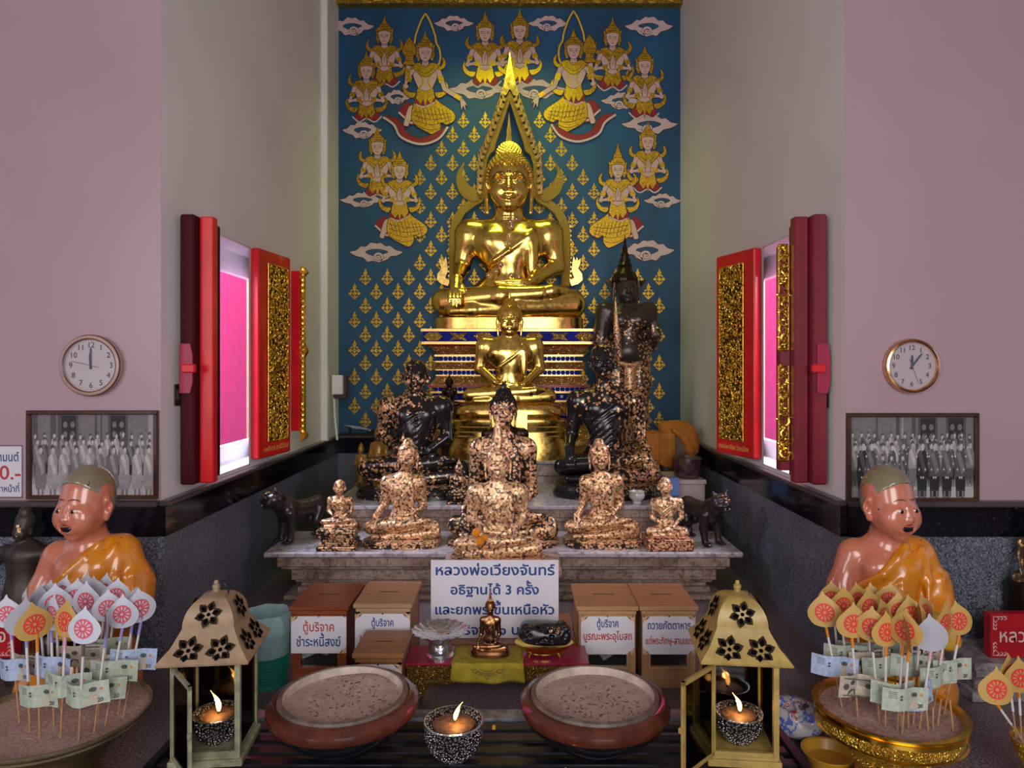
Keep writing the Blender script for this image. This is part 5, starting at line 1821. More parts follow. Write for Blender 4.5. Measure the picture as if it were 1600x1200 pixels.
# low gilded offering table
TYF = 3.06
TBX0, TBX1, TBH = px2x(636, TYF), px2x(917, TYF), .213
tb = thing('offering_table', 'low gilded table with a crimson top in front of the white board', 'table', ((TBX0 + TBX1) / 2, TYF, 0))
tw = (TBX1 - TBX0) / 2
M_tab = carvedgold('table_gilding', 120.0, (0.62, 0.38, 0.08), (0.10, 0.04, 0.01))
MB().bounds(-tw - .01, tw + .01, -.01, .19, TBH - .012, TBH, bev=.003).obj('top', pm('crimson_top', (0.26, 0.008, 0.045), 0.3, var=.15), tb)
MB().bounds(-tw - .005, tw + .005, -.006, .186, TBH - .026, TBH - .012, bev=.003).obj('top_moulding', M_tab, tb)
m = MB()
m.bounds(-tw + .004, tw - .004, 0.004, .02, TBH - .075, TBH - .026)
n = 46
for i in range(n):
    x = -tw + (i + .5) * 2 * tw / n
    m.prism([(x - tw / n, .004, TBH - .026), (x + tw / n, .004, TBH - .026), (x + tw / n * .8, .004, TBH - .036), (x, .004, TBH - .046), (x - tw / n * .8, .004, TBH - .036)], (0, -.006, 0))
m.obj('apron', M_tab, tb)
m = MB()
pts = [(-tw + .12, .004, TBH - .075)]
for i in range(13):
    u = i / 12
    pts.append((-tw + .12 + (2 * tw - .24) * u, .004, TBH - .082 - .010 * abs(math.sin(u * PI * 4)) + (.0 if .1 < u < .9 else -.008)))
pts.append((tw - .12, .004, TBH - .075))
m.prism(pts, (0, .014, 0))
m.obj('scalloped_edge', M_tab, tb)
for sx in (-1, 1):
    for y0 in (.0, .155):
        o = [(sx * (tw - .0), TBH - .026), (sx * (tw - .0), .05), (sx * (tw + .012), .02), (sx * (tw + .01), 0), (sx * (tw - .05), 0), (sx * (tw - .045), .03), (sx * (tw - .07), .07), (sx * (tw - .12), TBH - .085), (sx * (tw - .13), TBH - .03)]
        MB().prism([(x, y0, z) for x, z in o], (0, .03, 0)).obj('leg', M_tab, tb)
# wooden stand behind the table that carries the sign board
sd = thing('wooden_stand', 'low dark wooden stand behind the crimson table, under the white board', 'stand', (.02, 3.62, 0))
MB().bounds(-.43, .26, -.20, .20, .0, .145, bev=.004).obj('body', M_mah, sd)
MB().bounds(-.45, .28, -.215, .21, .145, .16, bev=.004).obj('top', M_brn, sd)
# the sign board
SBY = 3.47
sb = thing('sign_board', 'large white sign board with four blue lines of lettering in front of the altar', 'sign', (px2x(773, SBY), SBY, .16))
bw, bh = 200 / F * SBY, 122 / F * SBY
MB().box((0, .006, bh / 2), (bw, .012, bh), rot=(0, 0, 0), bev=.002).obj('panel', M_card, sb)
for s, dz, wd, sz in (('หลวงพ่อเวียงจันทร์', .865, .93, .07), ('อธิฐานได้ 3 ครั้ง', .615, .69, .065), ('และยกพระขึ้นเหนือหัว', .36, .93, .065), ('บริจาค ๑ บาท', .10, .62, .065)):
    lettering('lettering', s, sz, M_tblue, sb, (0, -.0012, bh * dz), bw * wd, bold=.0016)

# yellow cloth, small bronze statue, silver tray, stone in a gold basket
cl = thing('yellow_cloth', 'mustard yellow cloth hanging over the front edge of the crimson table', 'cloth', (px2x(762, TYF), TYF, TBH))
m = MB()
cw = px2x(818, TYF) - px2x(703, TYF)
rows = []
for j in range(13):
    row = []
    for i in range(21):
        u = i / 20 - .5
        if j < 6: p = (u * cw * .97, .175 - .192 * j / 5, .004 + .0015 * math.sin(i * .9))
        else: p = (u * cw * (.97 + .05 * (j - 5) / 7), -.022 - .006 * math.sin(u * 16) * (j - 5) / 7, .002 - (j - 5) / 7 * .082 - .004 * math.cos(u * 9))
        row.append(m.bm.verts.new(p))
    rows.append(row)
for j in range(12):
    for i in range(20): m.bm.faces.new((rows[j][i], rows[j + 1][i], rows[j + 1][i + 1], rows[j][i + 1]))
me = m.mesh()
o = link('cloth', me, pm('mustard_velvet', (0.30, 0.23, 0.012), 0.85, var=.25, scale=25), cl)
o.modifiers.new('thick', 'SOLIDIFY').thickness = .002
M_emb = pm('brown_embroidery', (0.16, 0.11, 0.03), 0.8)
m = MB()
for k in range(3):
    r = .018 + .012 * k
    pts = [(r * 1.7 * math.cos(a), -.0325, -.012 - r * .75 * math.sin(a)) for a in [i * PI / 14 for i in range(15)]]
    m.tube(pts, .0009, 5)
for i in range(7):
    a = PI * (i + .5) / 7
    m.tube([(.05 * math.cos(a), -.0325, -.012 - .024 * math.sin(a)), (.075 * math.cos(a), -.033, -.012 - .036 * math.sin(a))], .0012, 5)
m.tube([(-.012, -.033, -.045), (0, -.033, -.062), (.012, -.033, -.045)], .0012, 5)
m.obj('embroidery', M_emb, cl)
M_br2 = goldmat('old_bronze', (0.30, 0.15, 0.07), 0.28)
t = statue('buddha_statue', 'small bronze seated statue on the mustard yellow cloth in front of the board', 766, 1026, 3.15, 56, M_br2,
           dict(pose='touch', sh_z=.92, sh_w=.50, head_c=(0, -.03, 1.19), head_w=.25, lap=1.05), slab(.55, .36), M_br2, 0, .8, .0085, z=TBH + .008, rise=.012, crown=(.06, .34), hair=M_br2)
SIL = pm('silver', (0.62, 0.62, 0.64), 0.22, 0.95, .2, 60, .3)
t = lathe_thing('silver_tray', 'scalloped silver pedestal tray standing at left on the crimson table', 'tray', 688, 1020, 3.13, TBH,
                [(.062, 0), (.062, .01), (.052, .018), (.054, .03), (.046, .05), (.044, .062), (.05, .068)], SIL, 'foot')
MB().lathe([(.05, .068), (.065, .082), (.085, .095), (.118, .118), (.128, .122), (.118, .116), (.08, .10), (0, .09)], 72, fn=lambda a, z: 1 + (.05 * math.cos(18 * a) if z > .11 else .0)).obj('dish', SIL, t)
m = MB()
for i in range(9): m.box((rng.uniform(-.06, .06), rng.uniform(-.05, .05), .108 + .002 * i), (.022, .014, .002), rot=(rng.uniform(-.2, .2), rng.uniform(-.2, .2), rng.uniform(0, 3)))
m.obj('paper_scraps', pm('scrap_paper', (0.35, 0.25, 0.18), .7, var=.5), t)
bkY = 3.16
t = thing('gold_basket', 'openwork gold oval basket under the black stone on the crimson table', 'basket', (px2x(850, bkY), bkY, TBH))
m = MB()
m.lathe([(.098, .030), (.12, .034), (.135, .052), (.132, .053), (.1, .036), (0, .034)], 40, sy=.62)
m.obj('tray', M_brass, t)
m = MB()
for i in range(36):
    a = 2 * PI * i / 36
    m.tube([(.085 * math.cos(a), .055 * math.sin(a), .016), (.108 * math.cos(a), .068 * math.sin(a), .036)], .0022, 5)
m.lathe([(.083, .012), (.088, .012), (.088, .018), (.083, .018)], 40, sy=.65)
m.obj('openwork_band', M_brass, t)
for i in range(4):
    a = PI / 4 + i * PI / 2
    MB().tube([(.085 * math.cos(a), .056 * math.sin(a), .018), (.10 * math.cos(a), .066 * math.sin(a), 0)], [.006, .004], 6).obj('foot', M_brass, t)
S = Sculpt()
S.ell((0, 0, .085), (.125, .075, .048), .03)
S.box((0.0, 0, .088), (.105, .06, .034), .02, .03, rot=(0, .08, .1))
rr = random.Random(4)
for i in range(46):
    S.ell((rr.uniform(-.10, .10), rr.uniform(-.055, .055), rr.uniform(.072, .122)), rr.uniform(.008, .015), .012)
for i in range(60):
    S.ell((rr.uniform(-.11, .11), rr.uniform(-.075, -.03), rr.uniform(.07, .125)), rr.uniform(.005, .011), .006, op=-1)
st = link('black_stone', S.mesh(.0032), pm('meteorite_black', (0.012, 0.011, 0.013), 0.3, var=.4, scale=40), None, (px2x(852, bkY), bkY, TBH + .008), smooth=180)
tag(st, 'pitted black stone with gold flakes resting in the gold basket', 'stone')
m = MB()
for i in range(9): m.box((rr.uniform(-.04, .08), rr.uniform(-.085, -.05), rr.uniform(.10, .13)), (.013, .012, .003), rot=(rr.uniform(.7, 1.3), rr.uniform(-.5, .5), rr.uniform(0, 3)))
m.obj('gold_leaf_flakes', LF2, st)

bag_film = glassmat('clear_bag', (.62, .80, .80), .5, 1.0)
for _n in list(bag_film.node_tree.nodes):
    if _n.type == 'BSDF_GLOSSY':                       # milky film: the reflecting share scatters instead
        _d = bag_film.node_tree.nodes.new('ShaderNodeBsdfDiffuse')
        _d.inputs[0].default_value = (.42, .58, .60, 1)
        for _l in list(_n.outputs[0].links): bag_film.node_tree.links.new(_d.outputs[0], _l.to_socket)
        bag_film.node_tree.nodes.remove(_n)
# green mesh bin with a clear bag
BNY = 3.33
t = thing('waste_basket', 'green mesh waste basket lined with a clear plastic bag, left of the boxes', 'waste basket', (px2x(417, BNY), BNY, 0))
M_grn = pm('green_plastic', (0.012, 0.22, 0.16), 0.35)
m = MB()
Rb = lambda z: .092 + .022 * z / .24
for i in range(40):
    a = 2 * PI * i / 40
    m.tube([(Rb(0) * math.cos(a), Rb(0) * math.sin(a), 0.02), (Rb(.24) * math.cos(a), Rb(.24) * math.sin(a), .24)], .0022, 4)
for k in range(15):
    z = .02 + k * .0157
    m.tube([(Rb(z) * math.cos(a), Rb(z) * math.sin(a), z) for a in [2 * PI * i / 40 for i in range(41)]], .0018, 4, cap=False)
m.lathe([(.092, 0), (.094, .02), (.09, .02), (.0, .01)], 40)
m.obj('mesh_side', M_grn, t)
MB().lathe([(.080, .012), (.104, .235), (.112, .25)], 40, cap=False).obj('inner_shell', pm('green_inner', (0.02, 0.17, 0.13), .5), t)
MB().lathe([(Rb(.15) + .004, .15), (Rb(.2) + .005, .2), (.122, .25), (.128, .28), (.118, .32), (.108, .345), (.100, .335), (.095, .26), (.085, .12)], 60, fn=lambda a, z: 1 + .035 * math.sin(7 * a + 20 * z) * (z - .12) * 6 + .02 * math.sin(17 * a) * (z > .2), cap=False).obj('plastic_bag', bag_film, t)

# wall switches
for lb, x, y, z, sx in (('dark metal wall switch plate on the left niche wall', XL, 3.66, P(280, 617, 3.66).z, 1), ('dark metal wall switch plate on the right niche wall', XR, 3.70, P(1291, 620, 3.70).z, -1)):
    t = thing('wall_switch', lb, 'switch', (x, y, z))
    MB().box((sx * .004, 0, 0), (.008, .07, .115), bev=.002).obj('plate', pm('dark_steel', (0.16, 0.12, 0.09), .3, .8), t)
    MB().box((sx * .010, 0, 0.0), (.006, .03, .055), bev=.002).obj('rocker', pm('switch_dark', (0.06, 0.045, 0.04), .3), t)
# ================================================================== ON THE FRONT WALLS
M_frame = woodmat('dark_frame_wood', (0.035, 0.014, 0.008), (0.075, 0.03, 0.014), 8.0, .3)
M_ink = pm('black_ink', (0.012, 0.010, 0.012), 0.5)


def clock(label, px, py, diam, Y, rimmat, rim2, facemat, hr, mn, sec, glass):
    c = P(px, py, Y)
    t = thing('wall_clock', label, 'clock', (c.x, YF - .001, c.z), 0, 'wall clocks')
    r = diam / 2 / F * Y
    m = MB()
    m.lathe([(r * .96, 0), (r, .012), (r, .030), (r * .97, .042), (r * .90, .046), (r * .86, .040), (r * .855, .020)], 64, cap=False)
    m.obj('rim', rimmat, t, rot=(PI / 2, 0, 0))
    if rim2: MB().lathe([(r * .985, .030), (r * 1.003, .034), (r * .985, .040)], 64, cap=False).lathe([(r * .87, .0405), (r * .875, .0435), (r * .85, .041)], 64, cap=False).obj('rim_bands', rim2, t, rot=(PI / 2, 0, 0))
    MB().lathe([(r * .86, .018), (r * .86, .024), (0, .024)], 64).obj('dial', facemat, t, rot=(PI / 2, 0, 0))
    for h in range(1, 13):
        a = h * PI / 6
        lettering('numeral', str(h), r * .25, M_ink, t, (r * .66 * math.sin(a), -.0255, r * .66 * math.cos(a)), bold=.0006)
    m = MB()
    for i in range(60):
        a = i * PI / 30
        m.box((r * .80 * math.sin(a), -.0245, r * .80 * math.cos(a)), (.0016, .001, r * (.05 if i % 5 == 0 else .025)), rot=(0, a, 0))
    m.obj('minute_marks', M_ink, t)
    for nm, a, ln, wd, y in (('hour_hand', hr, .42, .011, -.028), ('minute_hand', mn, .62, .009, -.030)):
        d = Vector((math.sin(a), 0, math.cos(a)))
        n = Vector((d.z, 0, -d.x))
        MB().prism([tuple(Vector((0, y, 0)) + d * q * r + n * w * wd * .5) for q, w in ((-.12, 1), (ln * .8, 1), (ln, 0), (ln * .8, -1), (-.12, -1))], (0, -.0012, 0)).obj(nm, M_ink, t)
    d = Vector((math.sin(sec), 0, math.cos(sec)))
    MB().tube([tuple(Vector((0, -.032, 0)) - d * r * .28), tuple(Vector((0, -.032, 0)) + d * r * .64)], .0012, 5).ball((0, -.031, 0), .006, 8).obj('second_hand', pm('hand_red', (0.12, 0.015, 0.015), .5), t)
    MB().lathe([(r * .86, .037), (r * .86, .0385), (0, .0385)], 48).obj('glass', glass, t, rot=(PI / 2, 0, 0))


G_clear = glassmat('clock_glass', (1, 1, 1), .05, .01)
clock('round wall clock with a pale beige rim edged in dark red, on the left wall', 147, 571, 95, YF, pm('beige_rim', (0.42, 0.29, 0.24), .3), pm('dark_red_rim', (0.10, 0.012, 0.012), .3),
      pm('grey_dial', (0.50, 0.41, 0.42), .5, var=.03), -.06, .02, -1.35, G_clear)
clock('round wall clock with a thin copper-gold rim, on the right wall', 1420, 572, 85, YF, goldmat('copper_rim', (0.80, 0.45, 0.22), .22), None,
      pm('grey_dial_right', (0.46, 0.36, 0.37), .5, var=.03), .02, .66, 2.8, G_clear)

M_ph = [pm('photo_tone_%d' % i, (v * 1.03, v * .96, v * .97), .6, var=.15, scale=40) for i, v in enumerate((.02, .09, .20, .36, .55))]


def group_photo(label, x0, y0, x1, y1, seed, standing):
    a, b = P(x0, y1, YF), P(x1, y0, YF)
    w, h = b.x - a.x, b.z - a.z
    t = thing('framed_photograph', label, 'picture', ((a.x + b.x) / 2, YF - .001, a.z), 0, 'framed group photographs')
    fr = .02
    m = MB()
    for q in (((-w / 2, w / 2), (0, fr)), ((-w / 2, w / 2), (h - fr, h)), ((-w / 2, -w / 2 + fr), (fr, h - fr)), ((w / 2 - fr, w / 2), (fr, h - fr))):
        m.bounds(q[0][0], q[0][1], -.024, 0, q[1][0], q[1][1], bev=.003)
    m.obj('frame', M_frame, t)
    rr = random.Random(seed)
    m = MB()
    layer = [0]
    W, H_ = w - 2 * fr, h - 2 * fr
    def poly(pts, mi):
        layer[0] += 1
        m.mi = mi
        f = m.face([(-w / 2 + fr + u * W, -.004 - layer[0] * .000012, fr + v * H_) for u, v in pts])
        f.normal_update()
        if f.normal.y > 0: f.normal_flip()
    def ell(cx, cy, rx, ry, mi, n=12): poly([(cx + rx * math.cos(2 * PI * i / n), cy + ry * math.sin(2 * PI * i / n)) for i in range(n)], mi)
    R4 = lambda x0, y0, x1, y1, mi: poly([(x0, y0), (x1, y0), (x1, y1), (x0, y1)], mi)
    R4(0, 0, 1, 1, 2)
    for i in range(14):
        x = i / 14 + rr.uniform(-.02, .02)
        R4(x, .55, x + rr.uniform(.015, .05), 1, rr.choice((1, 2, 3, 1)))
    for x in ((.22, .62) if not standing else (.55, .78)):
        R4(x, .60, x + .16, 1, 1); R4(x + .02, .66, x + .14, .98, 0)
        for k in range(4): ell(x + .05 + .06 * (k % 2), .72 + .12 * (k // 2) + .03, .018, .04, 2)
    R4(0, .10, 1, .22, 3)
    R4(0, 0, 1, .13, 4)
    def person(x, y, s, robe, seated=False):
        hw = .028 * s
        poly([(x - hw * 1.35, y - .16 * s), (x - hw * 1.2, y + .05 * s), (x - hw * .6, y + .10 * s), (x + hw * .6, y + .10 * s), (x + hw * 1.2, y + .05 * s), (x + hw * 1.35, y - .16 * s)], robe)
        poly([(x - hw * 1.0, y + .07 * s), (x - hw * .2, y + .10 * s), (x + hw * 1.0, y - .10 * s), (x + hw * .3, y - .14 * s)], min(4, robe + 1))
        if standing or not seated:
            poly([(x - hw * 1.2, y - .16 * s), (x + hw * 1.2, y - .16 * s), (x + hw * .9, y - .36 * s), (x - hw * .9, y - .36 * s)], max(0, robe - 1))
        else:
            poly([(x - hw * 1.7, y - .14 * s), (x + hw * 1.7, y - .14 * s), (x + hw * 1.2, y - .30 * s), (x - hw * 1.2, y - .30 * s)], robe)
        for sx in (-1, 1): poly([(x + sx * hw * .8, y - .30 * s), (x + sx * hw * .3, y - .30 * s), (x + sx * hw * .3, y - .385 * s), (x + sx * hw * .8, y - .385 * s)], 2)
        ell(x, y + .145 * s, .0155 * s, .055 * s, 3); ell(x, y + .175 * s, .0150 * s, .030 * s, 1); ell(x + .004 * s, y + .135 * s, .011 * s, .034 * s, 4)
        if standing and robe < 2:
            for k in range(6):
                u = k / 5
                ell(x - hw * 1.2 + hw * 2.4 * u, y + .04 * s - .22 * s * math.sin(PI * u), .006 * s, .014 * s, 4, 6)
    for row, (y, s, n) in enumerate(((.66, .72, 17), (.58, .82, 15), (.50, .95, 13)) if standing else ((.62, .8, 14), (.52, .9, 13))):
        for i in range(n): person((i + .5) / n + rr.uniform(-.012, .012), y + rr.uniform(-.02, .02), s, rr.choice((1, 2, 3)))
    if standing:
        for x in (.10, .17, .58, .68, .78, .89): person(x, .46, 1.25, rr.choice((0, 1)))
        for x in (.26, .33, .42): person(x, .38, .8, 1)
    else:
        for i in range(10): person(.07 + i * .098 + rr.uniform(-.01, .01), .40, 1.1, rr.choice((2, 3, 2)), True)
    for i in range(2 if not standing else 4):
        R4(.30 + .0 * i, .085 - .02 * i, .62 if i % 2 else .58, .090 - .02 * i, 1)
    m.obj('photograph', M_ph, t, smooth=0, fix=False)
    MB().bounds(-w / 2 + fr, w / 2 - fr, -.014, -.012, fr, h - fr).obj('glass', glassmat('picture_glass', (1, 1, 1), .07, .01), t)


group_photo('framed black and white photograph of seated monks before a carved doorway, left wall', 45, 641, 249, 779, 5, False)
group_photo('framed black and white photograph of standing monks in dark robes, right wall', 1321, 645, 1526, 783, 8, True)
a = P(35, 778, YF)
ps = thing('price_sign', 'white card with a red price and blue lettering, cut off by the left edge', 'sign', (a.x, YF - .001, a.z))
MB().bounds(-.36, 0, -.004, 0, .006, .262, bev=.001).obj('card', M_card, ps)
MB().bounds(-.365, .004, -.006, 0, .0, .006).bounds(0, .004, -.006, 0, 0, .266).bounds(-.365, .004, -.006, 0, .262, .268).obj('clear_sleeve', glassmat('sleeve', (.9, .9, .95), .2), ps)
lettering('lettering', 'บูชาน้ำมนต์', .06, M_tblue, ps, (-.115, -.0045, .205), .20, bold=.001)
lettering('lettering', '20.-', .10, M_tred, ps, (-.085, -.0045, .125), .16, bold=.0012)
lettering('lettering', 'ติดต่อเจ้าหน้าที่', .045, M_tblue, ps, (-.12, -.0045, .045), .215, bold=.0006)

# ================================================================== THE TWO NOVICE FIGURES
def chipped(name, col, rough=.25):
    m, nt, b = nodes(name)
    v = coords(nt)
    n = N(nt, 'ShaderNodeTexNoise', Scale=26.0, Detail=3.0)
    nt.links.new(v, n.inputs['Vector'])
    n2 = N(nt, 'ShaderNodeTexNoise', Scale=4.0, Detail=3.0)
    nt.links.new(v, n2.inputs['Vector'])
    c = ramp(nt, n2.outputs['Fac'], [(.3, [x * .85 for x in col]), (.7, [min(1, x * 1.12) for x in col])])
    f = ramp(nt, n.outputs['Fac'], [(.71, (0, 0, 0)), (.74, (1, 1, 1))])
    nt.links.new(mixc(nt, f, c, (.03, .012, .008)), b.inputs['Base Color'])
    b.inputs['Roughness'].default_value = rough
    b.inputs['Coat Weight'].default_value = .6
    b.inputs['Coat Roughness'].default_value = .08
    return m


M_nskin = chipped('novice_skin_paint', (0.52, 0.17, 0.10))
M_nrobe = chipped('novice_robe_paint', (0.62, 0.21, 0.008), .28)
M_nhair = chipped('novice_hair_paint', (0.22, 0.185, 0.115))


def novice(label, px, Y, sx, yaw, hyaw):
    """seated novice monk figure; sx = -1 mirrors nothing but the head's turn"""
    t = thing('novice_monk_figure', label, 'figure', ((px - CX) / F * Y, Y, .001), yaw, 'novice monk figures')
    hc = Vector((0, -.045, .925)); hw = .232
    S = Sculpt()
    S.cap([(0, .03, .25), (0, .03, .60)], [.175, .150], .05)
    S.ell((0, -.05, .40), (.165, .13, .14), .06)
    S.ell((0, .02, .64), (.165, .11, .10), .06)
    S.cap([(-.145, .03, .69), (.145, .03, .69)], [.062, .062], .06)
    S.cap([(0, .03, .70), (0, .0, .80)], [.085, .08], .05)
    S.ell((-.065, -.07, .64), (.07, .05, .05), .05, mx=True)
    S.cap([(-.175, .02, .675), (-.225, .0, .53), (-.215, -.05, .47)], [.065, .066, .058], .04)
    S.cap([(-.215, -.05, .47), (-.125, -.22, .40)], [.057, .042], .03)
    S.ell((-.122, -.245, .395), (.045, .04, .03), .02)
    for i in range(4):
        S.cap([(-.118, -.275, .425 - .02 * i), (-.128, -.32, .425 - .021 * i), (-.115, -.365, .42 - .02 * i)], [.014, .0125, .010], .006)
    S.cap([(-.12, -.25, .42), (-.115, -.255, .455), (-.105, -.262, .475)], [.015, .013, .010], .008)
    # far hand, its arm is inside the robe
    S.cap([(.22, -.03, .50), (.13, -.21, .40)], [.05, .042], .03)
    S.ell((.122, -.245, .395), (.045, .04, .03), .02)
    for i in range(4):
        S.cap([(.122, -.275, .42 - .02 * i), (.130, -.32, .42 - .02 * i), (.118, -.365, .415 - .02 * i)], [.014, .0125, .010], .006)
    S.cap([(.12, -.25, .42), (.118, -.255, .455), (.108, -.262, .475)], [.015, .013, .010], .008)
    t.scale = (.85, .87, .985)
    T = head(S, hc, hw, 'child', hyaw, .06)
    link('body', S.mesh(.0052), M_nskin, t, smooth=180)
    Q = Sculpt()
    Q.cap([(0, .03, .25), (0, .03, .60)], [.189, .163], .05)
    Q.ell((0, -.05, .40), (.180, .145, .15), .06)
    Q.ell((0, .02, .64), (.178, .124, .112), .06)
    Q.cap([(-.02, .03, .69), (.145, .03, .692)], [.076, .078], .05)
    Q.ell((.065, -.07, .64), (.078, .06, .06), .05)
    Q.ell((-.065, -.07, .63), (.074, .057, .055), .05)
    for i in range(8):                                      # folds running from the shoulder to the right side
        f = i / 7
        Q.cap([(.15 - .03 * f, -.06 - .03 * f, .74 - .10 * f), (.02, -.145 - .02 * math.sin(f * 2.5), .60 - .22 * f), (-.13, -.12, .52 - .22 * f)], [.006, .011, .007], .02)
    # the cloth stops along a diagonal below the bare shoulder
    Q.cut(lambda X, Y, Z: (Z - (.575 + .95 * (X + .15))) * .72 + 0 * Y)
    Q.cap([(-.155, -.075, .565), (-.06, -.135, .63), (.02, -.11, .70), (.07, -.065, .745), (.105, .0, .755), (.10, .08, .735)], [.012, .012, .012, .013, .012, .012], .02)
    Q.cap([(.165, .02, .675), (.225, .01, .54), (.225, -.02, .47)], [.082, .085, .085], .05)
    Q.cap([(.225, -.02, .47), (.16, -.16, .42)], [.085, .065], .04)
    for i in range(5):
        z = .60 - i * .035
        Q.cap([(.16, -.070, z - .03), (.235, -.068, z + .0), (.288, -.01, z + .015)], [.008, .011, .006], .03)
    Q.cap([(.165, -.048, .70), (.165, -.095, .60), (.145, -.150, .48)], [.012, .014, .01], .03)
    Q.ell((0, -.02, .19), (.24, .20, .14), .06)
    Q.ell((.15, -.10, .14), (.14, .15, .12), .06, mx=True)
    Q.cap([(-.17, -.12, .12), (.05, -.23, .10)], [.11, .08], .05)
    Q.cap([(.17, -.12, .12), (-.05, -.24, .08)], [.10, .075], .04)
    link('robe', Q.mesh(.0062, zmin=.0), M_nrobe, t, smooth=180)
    # shaved hair: a painted cap on the skull
    Hh = Sculpt()
    Hh.ell((0, .10, .20), (.515, .595, .555), .02)
    Hh.ell((0, .13, .0), (.50, .55, .45), .04)
    Hh.cut(lambda X, Y, Z: np.maximum(.40 - 1.2 * (Y + .30) - Z, -.30 - Z) * .6)
    Rm = np.array(Euler((.06, 0, hyaw)).to_matrix())
    link('hair', Hh.mesh(.03, lambda V: (V @ Rm.T) * hw + np.array(hc)), M_nhair, t, smooth=180)
    m, m2, m3 = MB(), MB(), MB()
    for s in (-1, 1):
        MB().ball(T((s * .195, -.470, .0)), (.112 * hw, .097 * hw, .042 * hw), 14, (0, 0, hyaw + s * .3)).obj('eye', M_eyew, t)
        m2.ball(T((s * .19, -.560, .003)), (.040 * hw, .014 * hw, .042 * hw), 10, (0, 0, hyaw))
        m3.tube([T((s * x, y, z)) for x, y, z in ((.06, -.520, .19), (.14, -.518, .215), (.22, -.490, .21), (.30, -.435, .165))], [.0015, .003, .0028, .001], 6)
    m2.obj('pupils', M_black, t); m3.obj('eyebrows', pm('brow_brown', (.16, .06, .03), .5), t)
    MB().ball(T((0, -.535, -.337)), (.160 * hw, .035 * hw, .072 * hw), 10, (0, 0, hyaw)).obj('mouth', M_black, t)
    m = MB()
    for pts in ([(-.175, -.50, -.295), (-.08, -.582, -.275), (0, -.592, -.282), (.08, -.582, -.275), (.175, -.50, -.295)], [(-.165, -.50, -.325), (-.09, -.568, -.405), (0, -.582, -.422), (.09, -.568, -.405), (.165, -.50, -.325)]):
        m.tube([T(p) for p in spline(pts, 4, False)], .0036, 6)
    m.obj('lips', pm('lip_paint', (.42, .10, .07), .25), t)
    return t


NL = novice('laughing novice monk figure in an orange robe behind the left bowl of sand, facing left', 140, 3.10, -1, .16, -.36)
NR = novice('laughing novice monk figure in an orange robe behind the right gold bowl, facing right', 1385, 3.10, 1, -.16, .40)


def alms_bowl(label, N_, lid_open):
    b = Matrix.Rotation(N_.rotation_euler.z, 4, 'Z')
    p = Vector(N_.location) + b @ Vector((0.0, -.285, .322))
    t = thing('alms_bowl', label, 'bowl', p, N_.rotation_euler.z, 'alms bowls of the novice figures')
    MB().lathe([(.05, 0), (.075, .02), (.095, .07), (.092, .115), (.082, .135), (.078, .135), (.078, .10), (0, .05)], 40).obj('bowl', M_black, t)
    t.scale = (.86, .86, .9)
    lid = MB().lathe([(.10, 0), (.102, .012), (.085, .03), (.05, .042), (.012, .048), (.012, .06), (0, .064)], 40)
    lid.obj('lid', pm('mustard_lid', (0.45, 0.26, 0.012), .3, coat=.4), t, loc=(.075, -.085, .17) if lid_open else (.07, .0, .15), rot=(.55, .35, 0) if lid_open else (.3, .2, 0))
    return t


alms_bowl('black alms bowl with a mustard lid in the left novice figure\'s hands', NL, False)
alms_bowl('black alms bowl with a tilted mustard lid in the right novice figure\'s hands', NR, True)

# dark armless torso statue at the far left
t = thing('torso_statue', 'dark stone standing statue with broken arms against the left wall', 'statue', (P(42, 900, 3.38).x, 3.37, .001), -.1)
S = Sculpt()
S.cap([(0, 0, .0), (0, 0, .40)], [.085, .095], .03)
S.ell((0, 0, .46), (.075, .055, .09), .04)
S.cap([(0, 0, .45), (0, 0, .60)], [.068, .085], .04)
S.ell((0, 0, .615), (.11, .06, .035), .03)
S.cap([(-.10, 0, .615), (-.165, -.02, .575), (-.175, -.04, .56)], [.038, .035, .03], .02)
S.cap([(.10, 0, .615), (.15, 0, .56)], [.038, .034], .02)
S.cap([(0, 0, .63), (0, -.01, .69)], [.033, .03], .02)
head(S, (0, -.015, .727), .078, 'monk')
S.cap([(0, .0, .765), (0, .0, .775)], [.042, .042], .01)
S.cap([(0, .0, .79), (0, .0, .815)], [.028, .028], .01)
link('body', S.mesh(.005), pm('old_dark_stone', (0.045, 0.032, 0.025), .45, .3, .4, 14), t, smooth=180)
m = MB()
for i in range(6): m.box((rng.uniform(.0, .022), -.055 + rng.uniform(-.004, .0), .735 + rng.uniform(-.02, .03)), (.013, .003, .013), rot=(0, rng.uniform(-.5, .5), rng.uniform(0, .8)))
m.obj('gold_leaf_flakes', LF2, t)

# marble steps, red plaques and the figures cut off by the picture's sides
for side, x0, x1 in (('left', -3.2, -2.52), ('right', 2.07, 3.2)):
    t = thing('marble_steps', 'low veined marble steps at the ' + side + ' edge behind the bowl of sand', 'steps', ((x0 + x1) / 2, 3.3, 0))
    w = (x1 - x0) / 2
    for i, (d, z0, z1) in enumerate(((.0, 0, .05), (.025, .05, .09), (.05, .09, .13), (.03, .13, .165))):
        MB().bounds(-w + d, w - d, -.17 + d, .165, z0 + .001, z1, bev=.004).obj('step', marble('grey_marble_%s_%d' % (side, i), (.36, .33, .34), (.24, .21, .21), (.07, .05, .05), 7), t)
M_plq = pm('plaque_red', (0.36, 0.006, 0.012), .35)
M_plw = pm('plaque_white', (0.60, 0.45, 0.42), .5)


